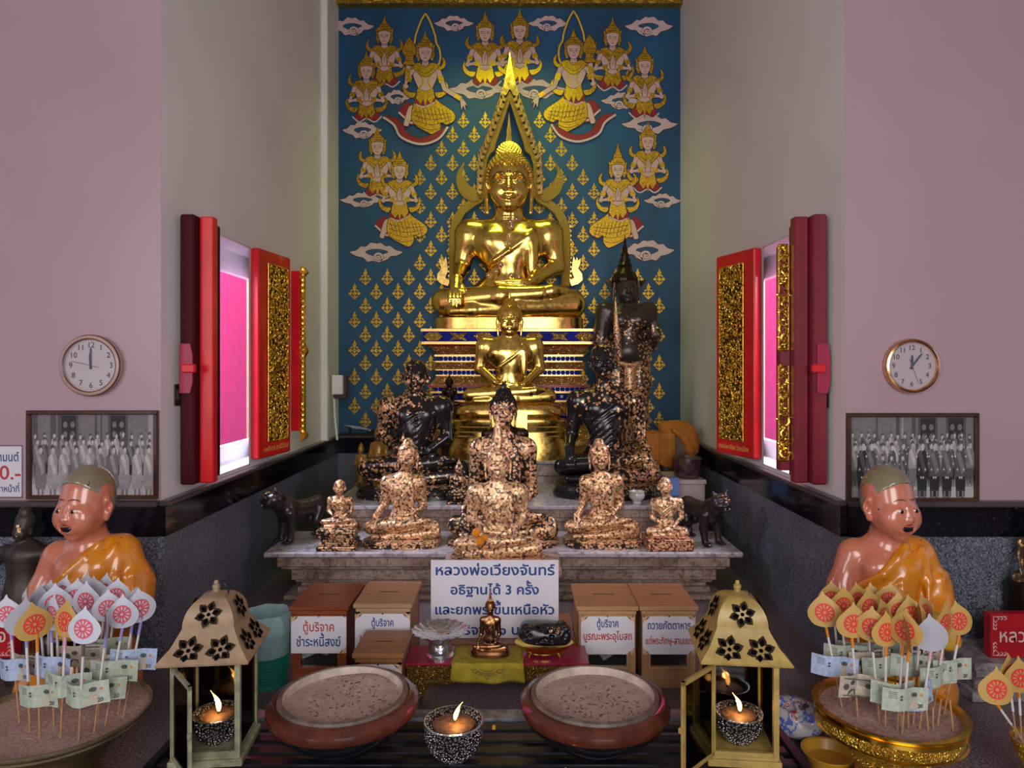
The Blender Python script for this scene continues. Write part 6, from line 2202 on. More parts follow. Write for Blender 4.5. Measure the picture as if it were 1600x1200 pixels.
def plaque(label, x0, wd, Y, z, txt, mir):
    t = thing('red_plaque', label, 'plaque', (x0 + wd / 2, Y, z))
    MB().bounds(-wd / 2, wd / 2, 0, .05, 0, .205, bev=.003).obj('board', M_plq, t)
    m = MB()
    for sx in (-1, 1):
        for sz in (0, 1):
            x, zz = sx * (wd / 2 - .012), .012 if sz == 0 else .193
            d = 1 if sz == 0 else -1
            for k in range(3):
                q = .016 + .017 * k
                m.tube([(x - sx * q, -.001, zz), (x - sx * (q + .012), -.001, zz + d * .010), (x - sx * (q + .002), -.001, zz + d * .016)], .0022, 5)
                m.tube([(x, -.001, zz + d * q), (x - sx * .010, -.001, zz + d * (q + .012)), (x - sx * .016, -.001, zz + d * (q + .002))], .0022, 5)
            m.tube([(x, -.001, zz + d * .06), (x, -.001, zz), (x - sx * .06, -.001, zz)], .0018, 5)
    m.obj('corner_scrolls', M_plw, t)
    lettering('lettering', txt, .085, M_plw, t, (0, -.0012, .10), wd * .84, bold=.0008)
    return t


plaque('red plaque with white scrolled corners and lettering at the right edge', P(1548, 1000, 3.22).x, .50, 3.22, .1662, 'หลวงพ่อทันใจ', 1)
plaque('red plaque on the marble steps at the left edge, mostly cut off', P(22, 1000, 3.22).x - .5, .50, 3.22, .1662, 'หลวงพ่อทันใจ', -1)
statue('buddha_statue', 'dark gilded seated statue cut off by the right edge, behind the red plaque', 1622, 905, 3.385, 92, leafmat('dark_gilt', .02, .35, (0.06, 0.03, 0.012), (.5, .3, .1)),
       dict(pose='touch', sh_z=.75, sh_w=.6, head_c=(0, -.02, .99), head_w=.27, fingers=False), slab(.5, .3), M_bronze, 0, .45, .012, z=.1672, rise=.30, crown=(.05, .2))
# ================================================================== FOREGROUND: RACK, POTS, LANTERNS, LAMPS
RZ = .16
M_iron = pm('black_iron', (0.018, 0.018, 0.022), 0.28, .6, .5, 18)
M_zinc = pm('worn_zinc', (0.22, 0.23, 0.25), 0.35, .5, .5, 30)
rk = thing('slatted_rack', 'low black metal rack of slats under the pots and lanterns', 'rack', (-.1, 2.42, 0))
RX0, RX1 = -1.23 + .1, .965 + .1
for i in range(10):
    y = 1.90 + i * .077 - 2.42
    MB().bounds(RX0, RX1, y, y + .042, RZ - .012, RZ, bev=.003).obj('slat', M_iron, rk)
MB().bounds(RX0, RX1, 2.675 - 2.42, 2.75 - 2.42, RZ - .014, RZ + .0, bev=.003).obj('back_rail', M_zinc, rk)
for x in (RX0 - .03, RX1):
    MB().bounds(x, x + .03, 1.85 - 2.42, 2.76 - 2.42, RZ - .05, RZ + .012, bev=.003).obj('side_rail', M_iron, rk)
for x in (RX0 - .02, RX1 - .005):
    for y in (1.87 - 2.42, 2.70 - 2.42):
        MB().bounds(x, x + .03, y, y + .03, .001, RZ - .05).obj('leg', M_iron, rk)
MB().bounds(RX0, RX1, 1.9 - 2.42, 2.74 - 2.42, .035, .045).obj('rack_shade_sheet', pm('rack_shade_black', (0.006, 0.006, 0.008), .2, .3), rk)  # black sheet added for the dark void below the slats

M_clay = pm('brown_glaze', (0.085, 0.022, 0.013), 0.22, var=.35, scale=14, coat=.4)
M_potb = pm('black_glaze', (0.012, 0.010, 0.014), 0.22, var=.5, scale=20, coat=.4)
M_lipg = pm('grey_lip', (0.12, 0.085, 0.07), .5, var=.4, scale=25)
M_ash = sandmat('ash_sand', (0.60, 0.45, 0.38), (0.44, 0.32, 0.27), (0.05, 0.03, 0.025), 40)
M_inw = pm('pale_inner_glaze', (0.46, 0.37, 0.31), .5, var=.3, scale=20)
M_stub = pm('burnt_stub', (0.05, 0.025, 0.018), .9)


def sand_disc(r, z, amp, seed, n=26, seg=72):
    m = MB()
    rr = random.Random(seed)
    bumps = [(rr.uniform(-r, r), rr.uniform(-r, r), rr.uniform(.15, .4) * r, rr.uniform(-1, 1)) for _ in range(26)]
    def hgt(x, y): return z + amp * sum(a * math.exp(-((x - u) ** 2 + (y - v) ** 2) / (w * w)) for u, v, w, a in bumps) * (1 if x * x + y * y < r * r * .95 else .3)
    c = m.bm.verts.new((0, 0, hgt(0, 0)))
    rings = [[m.bm.verts.new((r * i / n * math.cos(2 * PI * k / seg), r * i / n * math.sin(2 * PI * k / seg), hgt(r * i / n * math.cos(2 * PI * k / seg), r * i / n * math.sin(2 * PI * k / seg)))) for k in range(seg)] for i in range(1, n + 1)]
    for k in range(seg): m.bm.faces.new((c, rings[0][k], rings[0][(k + 1) % seg]))
    for i in range(n - 1):
        for k in range(seg): m.bm.faces.new((rings[i][k], rings[i + 1][k], rings[i + 1][(k + 1) % seg], rings[i][(k + 1) % seg]))
    return m, hgt


def incense_pot(label, px, seed):
    Y = 2.50
    t = thing('incense_pot', label, 'incense pot', ((px - CX) / F * Y, Y, RZ + .001), 0, 'clay incense pots')
    MB().lathe([(.12, 0), (.135, .012), (.19, .05), (.248, .10), (.262, .125)], 72).obj('pot_body', M_potb, t)
    MB().lathe([(.262, .122), (.270, .138), (.268, .155), (.252, .172), (.236, .176), (.231, .170)], 72, cap=False).obj('rim', M_clay, t)
    MB().lathe([(.233, .168), (.229, .184), (.218, .188), (.212, .184)], 72, cap=False).obj('lip', M_lipg, t)
    MB().lathe([(.213, .185), (.207, .176), (.204, .13)], 72, cap=False).obj('inner_wall', M_inw, t)
    m, hg = sand_disc(.206, .157, .007, seed)
    s = m.obj('ash', M_ash, t)
    s['kind'] = 'stuff'
    rr = random.Random(seed)
    m = MB()
    for i in range(85):
        a, q = rr.uniform(0, 6.28), .15 * math.sqrt(rr.random())
        x, y = q * math.cos(a) + .01, q * math.sin(a) - .03
        d, l = rr.uniform(0, 6.28), rr.uniform(.003, .014)
        z = hg(x, y) + .001
        m.tube([(x, y, z), (x + l * math.cos(d), y + l * math.sin(d), z + rr.uniform(-.001, .004))], .0013, 4)
    o = m.obj('burnt_stubs', M_stub, s)
    o['kind'] = 'stuff'
    return t


incense_pot('brown glazed clay pot of ash, left of the middle oil lamp', 537, 3)
incense_pot('brown glazed clay pot of ash, right of the middle oil lamp', 929, 9)

M_flame = emis('flame', (1.0, 0.42, 0.08), 14)
M_flamec = emis('flame_core', (1.0, 0.78, 0.35), 30)
M_oil = pm('burnt_oil', (0.035, 0.018, 0.010), .3, var=.6, scale=60)
M_hsil = pm('embossed_silver', (0.36, 0.36, 0.38), .25, .9, .4, 40)


def embossed(name):
    m, nt, b = nodes(name)
    v = coords(nt)
    vo = N(nt, 'ShaderNodeTexVoronoi', Scale=105.0)
    nt.links.new(v, vo.inputs['Vector'])
    nt.links.new(ramp(nt, vo.outputs['Distance'], [(.1, (.62, .61, .62)), (.65, (.13, .12, .12))]), b.inputs['Base Color'])
    b.inputs['Metallic'].default_value = .9
    b.inputs['Roughness'].default_value = .28
    bump(nt, b, vo.outputs['Distance'], 1.0, -.02)
    return m


M_emb2 = embossed('beaten_silver')


def flame(parent, loc, h, lean):
    m, m2 = MB(), MB()
    n = 10
    pts, rs = [], []
    for i in range(n + 1):
        u = i / n
        pts.append((lean[0] * h * u * u + .06 * h * math.sin(u * 5) * u, lean[1] * h * u, h * u))
        rs.append(h * .16 * (math.sin(PI * min(1, u * 1.05 + .08)) ** .8) * (1 - u * .75) + .0004)
    m.tube(pts, rs, 10)
    f = m.obj('flame', M_flame, parent, loc)
    m2.tube([(p[0], p[1], p[2] * .8) for p in pts[:8]], [r * .6 for r in rs[:8]], 8)
    m2.obj('flame_core', M_flamec, f)
    return f


def lamp_light(parent, loc, power):
    d = bpy.data.lights.new('flame_light', 'POINT')
    d.energy, d.color, d.shadow_soft_size = power, (1.0, 0.45, 0.12), .012
    o = bpy.data.objects.new('flame_light', d)
    COL.objects.link(o); o.parent = parent; o.location = loc


def oil_lamp(label, loc, r, h, fh, lean, power=.35):
    t = thing('oil_lamp', label, 'oil lamp', loc, 0, 'silver oil lamps')
    MB().lathe([(r * .55, 0), (r * .60, .004), (r * .85, h * .25), (r * 1.0, h * .6), (r * .99, h * .92), (r * 1.02, h), (r * .97, h), (r * .95, h * .85), (r * .5, h * .75)], 56).obj('bowl', M_emb2, t)
    MB().lathe([(r * 1.02, h * .96), (r * 1.035, h * .98), (r * 1.01, h * 1.01), (r * .965, h)], 56, cap=False).obj('rim', SIL, t)
    MB().lathe([(r * .95, h * .80), (0, h * .81)], 40).obj('oil', M_oil, t)
    m = MB().lathe([(r * .72, h * .82), (r * .72, h * .90), (r * .6, h * .93), (0, h * .92)], 32, fn=lambda a, z: 1 + .02 * math.sin(7 * a))
    m.obj('wax_float', pm('sooty_wax', (0.10, 0.06, 0.04), .6, var=.7, scale=70), t)
    MB().tube([(0, 0, h * .9), (.004, 0, h * .95 + .012)], .004, 6).obj('wick', M_stub, t)
    flame(t, (.004, 0, h * .95 + .006), fh, lean)
    lamp_light(t, (.004 + lean[0] * fh * .3, -.02, h * .95 + fh * .5), power)
    return t


oil_lamp('embossed silver oil lamp burning at the front centre between the pots', ((709 - CX) / F * 2.42, 2.42, RZ + .001), .103, .125, .062, (.5, 0))

# ------------------------------------------------------------------ lanterns
M_lan = pm('cream_lantern_paint', (0.28, 0.195, 0.12), .4, var=.2, scale=20)
M_lan2 = pm('olive_yellow_lantern_paint', (0.34, 0.235, 0.065), .4, var=.25, scale=20)
M_lanpost = pm('pale_green_paint', (0.24, 0.24, 0.15), .45, var=.35, scale=30)
M_soot = pm('soot_stain', (0.03, 0.02, 0.013), .9, var=.5, scale=60, spec=.05)
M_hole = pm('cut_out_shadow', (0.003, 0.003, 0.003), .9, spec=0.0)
M_sootglass = glassmat('sooty_glass', (.13, .11, .11), .08, .08)
M_sootglass2 = glassmat('sooty_door_glass', (.06, .05, .05), .10, .06)


def flower_petals(m, c, ux, uz, n, r, off, grow=1.0):
    """six dark petals laid flat on a sheet at c; ux, uz span the sheet"""
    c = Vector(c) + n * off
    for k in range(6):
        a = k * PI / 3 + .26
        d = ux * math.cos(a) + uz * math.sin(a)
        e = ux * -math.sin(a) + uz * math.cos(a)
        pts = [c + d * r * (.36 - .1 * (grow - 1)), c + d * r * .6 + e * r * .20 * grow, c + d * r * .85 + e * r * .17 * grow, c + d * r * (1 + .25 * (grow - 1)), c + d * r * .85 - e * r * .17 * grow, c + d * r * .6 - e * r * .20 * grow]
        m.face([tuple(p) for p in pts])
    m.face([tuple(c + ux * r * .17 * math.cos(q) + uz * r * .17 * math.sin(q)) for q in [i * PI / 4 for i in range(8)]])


def lantern(label, loc, rz, roofmat, postmat, door_side, door_open):
    t = thing('lantern', label, 'lantern', loc, rz, 'painted metal lanterns')
    a, zb, ze = .105, .03, .362
    MB().box((0, 0, .0125), (.245, .245, .025), bev=.003).box((0, 0, .028), (.225, .225, .012), bev=.002).obj('base', postmat, t)
    for sx in (-1, 1):
        for sy in (-1, 1):
            MB().box((sx * a, sy * a, (zb + ze) / 2), (.018, .018, ze - zb)).obj('post', postmat, t)
    m = MB()
    for z in (ze - .008, zb + .012):
        for s in (-1, 1):
            m.box((0, s * a, z), (.2, .012, .014)).box((s * a, 0, z), (.012, .2, .014))
    m.obj('rails', postmat, t)
    for nm, c, sz in (('side_pane', (-a, 0, .197), (.003, .195, .30)), ('side_pane', (a, 0, .197), (.003, .195, .30)), ('back_pane', (0, a, .197), (.195, .003, .30))):
        MB().box(c, sz).obj(nm, M_sootglass, t)
    # roof: flared skirt and a curved square dome
    m = MB()
    def ring(h, z): return [m.bm.verts.new((sx * h, sy * h, z)) for sx, sy in ((-1, -1), (1, -1), (1, 1), (-1, 1))]
    def join(A, B):
        for k in range(4): m.bm.faces.new((A[k], A[(k + 1) % 4], B[(k + 1) % 4], B[k]))
    prof = [(.150, ze - .004), (.152, ze + .002), (.115, ze + .045), (.088, ze + .095)]
    rs = [ring(*p) for p in prof]
    for i in range(len(rs) - 1): join(rs[i], rs[i + 1])
    m.bm.faces.new(list(reversed(rs[0])))
    sk = m.obj('roof_skirt', roofmat, t, smooth=20)
    m = MB()
    dp = [(.090, ze + .093), (.086, ze + .10)] + [(.086 * math.cos(u) ** .8, ze + .10 + .098 * math.sin(u)) for u in [i * .155 for i in range(1, 10)]]
    rs = [ring(*p) for p in dp]
    for i in range(len(rs) - 1): join(rs[i], rs[i + 1])
    m.bm.faces.new(rs[-1]); m.bm.faces.new(list(reversed(rs[0])))
    dm = m.obj('roof_dome', roofmat, t, smooth=25)
    zt = ze + .197
    MB().lathe([(.022, zt - .006), (.024, zt), (.012, zt + .004), (.011, zt + .014), (.014, zt + .016), (.013, zt + .026), (.007, zt + .030), (.008, zt + .036), (.006, zt + .042), (0, zt + .043)], 20).obj('finial', roofmat, t)
    MB().tube([(.03 * math.cos(q) + .012, .0, zt + .012 + .03 * math.sin(q) - .01) for q in [i * .3 for i in range(-3, 6)]], .002, 6).obj('hanging_ring', M_iron, t)
    # dark petals painted for the shade inside the flower holes, soot around them
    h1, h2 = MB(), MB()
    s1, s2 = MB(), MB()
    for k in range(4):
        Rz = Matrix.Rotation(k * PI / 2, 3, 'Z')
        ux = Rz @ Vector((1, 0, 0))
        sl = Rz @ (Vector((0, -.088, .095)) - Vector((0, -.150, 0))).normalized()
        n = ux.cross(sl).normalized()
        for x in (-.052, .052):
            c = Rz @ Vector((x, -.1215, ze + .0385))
            flower_petals(s1, c, ux, sl, n, .042, .0032, 1.8); flower_petals(h1, c, ux, sl, n, .038, .0045)
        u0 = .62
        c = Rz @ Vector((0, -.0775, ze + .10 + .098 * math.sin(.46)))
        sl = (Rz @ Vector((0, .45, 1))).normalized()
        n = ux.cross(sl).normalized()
        flower_petals(s2, c, ux, sl, n, .039, .0055, 1.8); flower_petals(h2, c, ux, sl, n, .035, .007)
    s1.obj('soot_marks', M_soot, sk, smooth=0); h1.obj('flower_hole_shade', M_hole, sk, smooth=0)
    s2.obj('soot_marks', M_soot, dm, smooth=0); h2.obj('flower_hole_shade', M_hole, dm, smooth=0)
    # open door
    m = MB()
    w, h = .195, .31
    m.box((w / 2, 0, .007), (w, .010, .014)).box((w / 2, 0, h - .007), (w, .010, .014)).box((.007, 0, h / 2), (.014, .010, h)).box((w - .007, 0, h / 2), (.014, .010, h))
    d = m.obj('door', postmat, t, loc=(door_side * a, -a - .012, zb + .008), rot=(0, 0, door_open))
    MB().box((w / 2, .001, h / 2), (w - .026, .003, h - .026)).obj('door_pane', M_sootglass2, d)
    MB().box((w + .004, -.004, h * .5), (.012, .012, .018), bev=.002).obj('door_catch', postmat, d)
    return t


LY = 2.46
LXl, LXr = (338 - CX) / F * LY, (1152 - CX) / F * LY
lantern('cream painted metal lantern with soot round its flower holes, left of the pots', (LXl, LY, RZ + .001), .10, M_lan, M_lanpost, -1, -.95)
lantern('mustard painted metal lantern with flower holes, right of the pots', (LXr, LY, RZ + .001), -.10, M_lan2, M_lan2, -1, -2.26)
oil_lamp('silver oil lamp burning inside the left cream lantern', (LXl + .005, LY, RZ + .036), .082, .10, .072, (-.35, 0))
oil_lamp('silver oil lamp burning inside the right mustard lantern', (LXr + .005, LY, RZ + .036), .082, .10, .065, (-.35, 0))

# thin candles and stubs on the rack
M_wax = pm('orange_wax', (0.62, 0.32, 0.02), .4)


def candle(label, px, pyb, Y, h, lit):
    t = thing('thin_candle', label, 'candle', ((px - CX) / F * Y, Y, RZ + .001), 0, 'thin orange candles')
    MB().tube([(0, 0, 0), (.0, 0, h)], .005, 8).obj('wax', M_wax, t)
    MB().tube([(0, 0, h), (.0, 0, h + .006)], .001, 5).obj('wick', M_stub, t)
    if lit: flame(t, (0, 0, h + .003), .022, (.05, 0))


candle('lit thin candle at the bottom edge in front of the right clay pot', 884, 1200, 2.24, .035, True)
candle('unlit thin candle at the bottom edge, centre', 838, 1200, 2.24, .012, False)
candle('lit thin candle at the bottom edge under the middle oil lamp', 686, 1205, 2.22, .006, True)
candle('unlit orange candle at the bottom edge beside the left lantern', 380, 1190, 2.22, .055, False)
tag(MB().box((0, 0, .008), (.013, .01, .016), bev=.002).obj('wax_stub', M_wax, None, ((772 - CX) / F * 2.62, 2.593, RZ + .001)), 'stub of orange wax on the slats behind the middle oil lamp', 'candle')

# ------------------------------------------------------------------ bowls of sand with paper leaves on sticks
M_sand = sandmat('pink_sand', (0.68, 0.45, 0.38), (0.34, 0.19, 0.16), (0.75, 0.58, 0.50), 75)
M_bowlg = carvedgold('bowl_gilding', 105.0, (0.80, 0.52, 0.06), (0.22, 0.10, 0.01))
M_bowld = pm('dull_brass', (0.14, 0.095, 0.045), .4, .6, .5, 12)
BLY, BRY = 2.46, 2.45
BL = Vector(((88 - CX) / F * BLY, BLY, .0)); BLZ, BLR = CZ - (1114 - CY) / F * BLY, .305
BR = Vector(((1388 - CX) / F * BRY, BRY, .0)); BRZ, BRR = CZ - (1104 - CY) / F * BRY, .250
bl = thing('sand_bowl', 'wide dull brass pedestal bowl of sand at the left, full of white paper leaves', 'bowl', (BL.x, BL.y, 0))
MB().lathe([(.15, .001), (.16, .01), (.15, .03), (.10, .05), (.095, .08), (.13, .10), (.22, BLZ - .08), (.285, BLZ - .03), (BLR - .004, BLZ - .012)], 72, cap=False).obj('bowl', M_bowld, bl)
MB().lathe([(BLR - .006, BLZ - .014), (BLR, BLZ - .004), (BLR, BLZ), (BLR - .010, BLZ), (BLR - .014, BLZ - .03)], 72, cap=False).obj('rim', pm('tarnished_rim', (0.22, 0.17, 0.10), .4, .5, .4, 20), bl)
m, hgL = sand_disc(BLR - .012, BLZ - .018, .010, 21)
s = m.obj('sand', M_sand, bl); s['kind'] = 'stuff'
br = thing('sand_bowl', 'shiny gold pedestal bowl of sand at the right, full of gold paper leaves', 'bowl', (BR.x, BR.y, 0))
MB().lathe([(.115, .001), (.125, .012), (.12, .03), (.11, .06), (.105, .09), (.11, .12), (.13, .145), (.12, .15)], 72).obj('pedestal', M_bowlg, br)
MB().lathe([(.11, .14), (.17, BRZ - .10), (.225, BRZ - .075), (.232, BRZ - .07), (.236, BRZ - .03)], 72).obj('bowl', M_bowlg, br)
MB().lathe([(.235, BRZ - .032), (.245, BRZ - .028), (.245, BRZ - .016), (.240, BRZ - .014), (BRR, BRZ - .004), (BRR, BRZ + .001), (BRR - .022, BRZ), (BRR - .028, BRZ - .03)], 72, cap=False).lathe([(.236, BRZ - .075), (.243, BRZ - .072), (.236, BRZ - .068)], 72, cap=False).obj('rim', goldmat('bright_bowl_gold', (0.85, 0.52, 0.07), .18), br)
m, hgR = sand_disc(BRR - .024, BRZ - .018, .008, 22)
s = m.obj('sand', M_sand, br); s['kind'] = 'stuff'

M_pw = pm('white_paper', (0.50, 0.52, 0.61), .7, var=.04)
M_pg = pm('gold_paper', (0.47, 0.29, 0.075), .55, var=.08)
M_pback = pm('grey_paper_back', (0.36, 0.36, 0.42), .7, var=.05)
M_wr = pm('wheel_red', (0.62, 0.035, 0.035), .6)
M_wp = pm('wheel_pink', (0.62, 0.09, 0.13), .6)


def leaf_mesh(wh=None):
    half = [(0, 0), (.020, .002), (.040, .011), (.052, .030), (.054, .047), (.048, .064), (.035, .081), (.019, .096), (.007, .106), (.002, .118)]
    out = spline([(x, 0, z) for x, z in half], 3, False)
    out = [(p.x, p.z) for p in out] + [(-p.x, p.z) for p in reversed(out[:-1])][:-1]
    m = MB()
    c = (0, .05)
    yb = lambda x, z: 2.2 * x * x + .25 * max(0, z - .085)
    rings = []
    for f in (.25, .5, .75, 1.0):
        rings.append([m.bm.verts.new((c[0] + (x - c[0]) * f, yb((x - c[0]) * f, c[1] + (z - c[1]) * f), c[1] + (z - c[1]) * f)) for x, z in out])
    ce = m.bm.verts.new((0, 0, c[1]))
    n = len(out)
    for k in range(n):
        m.bm.faces.new((ce, rings[0][k], rings[0][(k + 1) % n]))
        for i in range(3): m.bm.faces.new((rings[i][k], rings[i + 1][k], rings[i + 1][(k + 1) % n], rings[i][(k + 1) % n]))
    return m.mesh('leaf')


def wheel_mesh():
    m = MB()
    yb = lambda x: 2.2 * x * x - .0012
    c = (0, .048)
    R_ = lambda r, a, o=0: (r * math.sin(a), yb(r * math.sin(a)) - o, c[1] + r * math.cos(a))
    seg = 36
    rad = (.0, .011, .022, .029, .031)
    V = [[m.bm.verts.new(R_(r, 2 * PI * k / seg)) for k in range(seg)] for r in rad[1:]]
    ce = m.bm.verts.new(R_(0, 0))
    for k in range(seg):
        m.bm.faces.new((ce, V[0][k], V[0][(k + 1) % seg]))
        for i in range(3): m.bm.faces.new((V[i][k], V[i + 1][k], V[i + 1][(k + 1) % seg], V[i][(k + 1) % seg]))
    m.mi = 1
    for k in range(12):
        a = k * PI / 6
        m.face([R_(.011, a, .0008), R_(.018, a + .13, .0008), R_(.025, a + .10, .0008), R_(.027, a, .0008), R_(.025, a - .10, .0008), R_(.018, a - .13, .0008)])
    m.face([R_(.005, i * PI / 5, .0008) for i in range(10)])
    return m.mesh('wheel')


LEAF, WHEEL = {}, {}
for nm, pmat, wmat in (('white', M_pw, M_wp), ('gold', M_pg, M_wr), ('grey', M_pback, None)):
    me = leaf_mesh(); me.materials.append(pmat)
    me.polygons.foreach_set('use_smooth', np.ones(len(me.polygons), dtype=bool))
    LEAF[nm] = me
    if wmat:
        w = wheel_mesh(); w.materials.append(wmat); w.materials.append(pmat); WHEEL[nm] = w
NOTE_M = {'green': pm('note_green', (0.36, 0.42, 0.34), .6, var=.18, scale=60), 'blue': pm('note_blue', (0.34, 0.42, 0.60), .6, var=.18, scale=60), 'dollar': pm('note_cream', (0.44, 0.37, 0.29), .6, var=.18, scale=60)}
M_nd = pm('note_ink', (0.06, 0.075, 0.075), .6)
M_nf = pm('note_face', (0.40, 0.36, 0.28), .6)
M_no = pm('note_orange', (0.55, 0.18, 0.06), .6)


def note_mesh(kind, bend):
    m = MB()
    W, Hh, nx = .155, .075, 18
    yc = lambda x: bend * abs(x) + .006 * math.sin(x * 55)
    V = [[m.bm.verts.new((x, yc(x), z)) for z in (-Hh / 2, 0, Hh / 2)] for x in [-W / 2 + W * i / nx for i in range(nx + 1)]]
    for i in range(nx):
        for j in range(2): m.bm.faces.new((V[i][j], V[i + 1][j], V[i + 1][j + 1], V[i][j + 1]))
    me = m.mesh('note')
    me.materials.append(NOTE_M[kind])
    q = MB()
    def poly(pts, mi, o):
        q.mi = mi
        f = q.face([(x, yc(x) - o, z) for x, z in pts])
    def el(cx, cz, rx, rz, mi, o, n=12): poly([(cx + rx * math.cos(2 * PI * i / n), cz + rz * math.sin(2 * PI * i / n)) for i in range(n)], mi, o)
    cx = .032 if kind != 'dollar' else -.024
    el(cx, .004, .010, .014, 1, .0012); el(cx, .013, .0105, .008, 0, .0015)
    poly([(cx - .020, -.032), (cx + .020, -.032), (cx + .014, -.014), (cx + .005, -.009), (cx - .005, -.009), (cx - .014, -.014)], 0 if kind == 'dollar' else 1, .0013)
    if kind == 'dollar':
        el(-.05, .0, .011, .011, 0, .0012); el(.035, .0, .009, .009, 0, .0012)
        for z in (-.029, .029): poly([(-.06, z - .002), (.06, z - .002), (.06, z + .002), (-.06, z + .002)], 0, .0011)
        for i in range(5): poly([(.005, .018 - i * .005), (.06, .018 - i * .005), (.06, .0195 - i * .005), (.005, .0195 - i * .005)], 0, .001)
    else:
        d = .055
        poly([(d - .006, .012), (d, .006), (d + .006, .012), (d, .018)], 2, .0012)
        for z in (.012, .002): poly([(-.020, z - .004), (-.014, z), (-.020, z + .005), (-.026, z)], 0, .0012)
        for i in range(4): poly([(-.06, .024 - i * .006), (-.035, .024 - i * .006), (-.035, .026 - i * .006), (-.06, .026 - i * .006)], 0, .001)
    pr = q.mesh('print')
    for mm in (M_nd, M_nf, M_no): pr.materials.append(mm)
    return me, pr


NOTES = {(k, b): note_mesh(k, v) for k in NOTE_M for b, v in (('flat', .08), ('fold', .55), ('back', -.45))}
NUM = {k: text_mesh(s, .018, 'CENTER', .0004) for k, s in (('green', '20'), ('blue', '50'), ('dollar', '10'))}
for k in NUM: NUM[k].materials.append(M_nd)
M_stick = pm('bamboo_stick', (0.36, 0.19, 0.09), .6, var=.3, scale=60)
M_wrap = {'violet': pm('violet_straw', (0.30, 0.25, 0.55), .4), 'orange': pm('orange_straw', (0.60, 0.20, 0.02), .4), 'pink': pm('pink_straw', (0.62, 0.30, 0.42), .4), 'dark': pm('burnt_straw', (0.10, 0.08, 0.09), .5)}
M_tube = pm('white_straw', (0.60, 0.56, 0.57), .4)
WORDS = ['front', 'second', 'third', 'back']


def leaf_sticks(items, bowl, hg, rad, z_lo, grp, side):
    """items: (px, py, paper, yaw, straw, note or None, note row) with the leaf's centre as photographed"""
    rr = random.Random(len(items) + int(bowl.x * 100))
    ys = sorted(i[1] for i in items)
    lo, hi = ys[0], ys[-1]
    labels = {}
    order = sorted(range(len(items)), key=lambda i: (-items[i][1], items[i][0]))
    q = max(1, math.ceil(len(items) / 4))
    for r in range(4):
        row = sorted(order[r * q:(r + 1) * q], key=lambda i: items[i][0])
        for k, i in enumerate(row):
            paper = {'white': 'white', 'gold': 'gold', 'grey': 'grey-backed'}[items[i][2]]
            ordn = ['leftmost', 'second from left', 'third from left', 'fourth from left', 'fifth from left', 'sixth from left', 'seventh from left'][k]
            note = {'green': 'green banknote', 'blue': 'blue banknote', 'dollar': 'cream banknote', None: 'no banknote'}[items[i][5][0] if items[i][5] else None]
            labels[i] = '%s paper leaf with %s, %s in the %s row, %s bowl' % (paper, note, ordn, WORDS[r], side)
    done = []
    for i, (px, py, paper, yaw, straw, note, ny) in enumerate(items):
        f = (py - lo) / max(1, hi - lo)
        Y = bowl.y + rad * (.62 - 1.28 * f)
        for _ in range(12):                                  # leaves stand clear of one another
            c = P(px, py, Y)
            if not any(abs(c.x - o.x) < .10 and abs(c.z - o.z) < .105 and abs(c.y - o.y) < .024 for o in done): break
            Y += .008 if i >= 10 else -.008
        done.append(c)
        bx, by = (c.x - bowl.x) * .80 + rr.uniform(-.015, .015), (Y - bowl.y) * .82
        l = math.hypot(bx, by)
        if l > rad * .86: bx, by = bx * rad * .86 / l, by * rad * .86 / l
        base = Vector((bowl.x + bx, bowl.y + by, hg(bx, by) + .0015))
        top = c - Vector((0, 0, .045))
        t = thing('paper_leaf_stick', labels[i], 'paper leaf', base, 0, grp)
        d = top - base
        m1 = d * .52
        MB().tube([(0, 0, 0), m1 * .5, m1], .0032, 7).obj('bamboo_stick', M_stick, t)
        MB().tube([m1 * .98, d * .86], .0042, 8).obj('white_straw', M_tube, t)
        MB().tube([d * .85, d * 1.03], .0052, 8).obj('coloured_straw', M_wrap[straw], t)
        tilt = rr.uniform(-.12, .12)
        o = bpy.data.objects.new('leaf', LEAF[paper]); COL.objects.link(o); o.parent = t
        o.location = d + Vector((0, -.006, -.008)); o.rotation_euler = (rr.uniform(-.12, .05), tilt, yaw)
        k = rr.uniform(.95, 1.08); o.scale = (k, k, k)
        if paper in WHEEL:
            w = bpy.data.objects.new('wheel_print', WHEEL[paper]); COL.objects.link(w); w.parent = o
        if note:
            kind, bend, nyaw = note
            me, pr = NOTES[kind, bend]
            u = min(.9, max(.3, (ny - 0) if ny else .55))
            n = bpy.data.objects.new('banknote', me); COL.objects.link(n); n.parent = t
            n.location = d * u + Vector((0, -.009, 0)); n.rotation_euler = (rr.uniform(-.06, .06), rr.uniform(-.1, .14), nyaw)
            pt = bpy.data.objects.new('banknote_print', pr); COL.objects.link(pt); pt.parent = n
            nu = bpy.data.objects.new('numeral', NUM[kind]); COL.objects.link(nu); nu.parent = n
            nu.location = (.052 if kind != 'dollar' else .055, ({'flat': .08, 'fold': .55, 'back': -.45}[bend]) * .052 - .0025, -.024); nu.rotation_euler = (PI / 2, 0, math.atan({'flat': .08, 'fold': .55, 'back': -.45}[bend]))


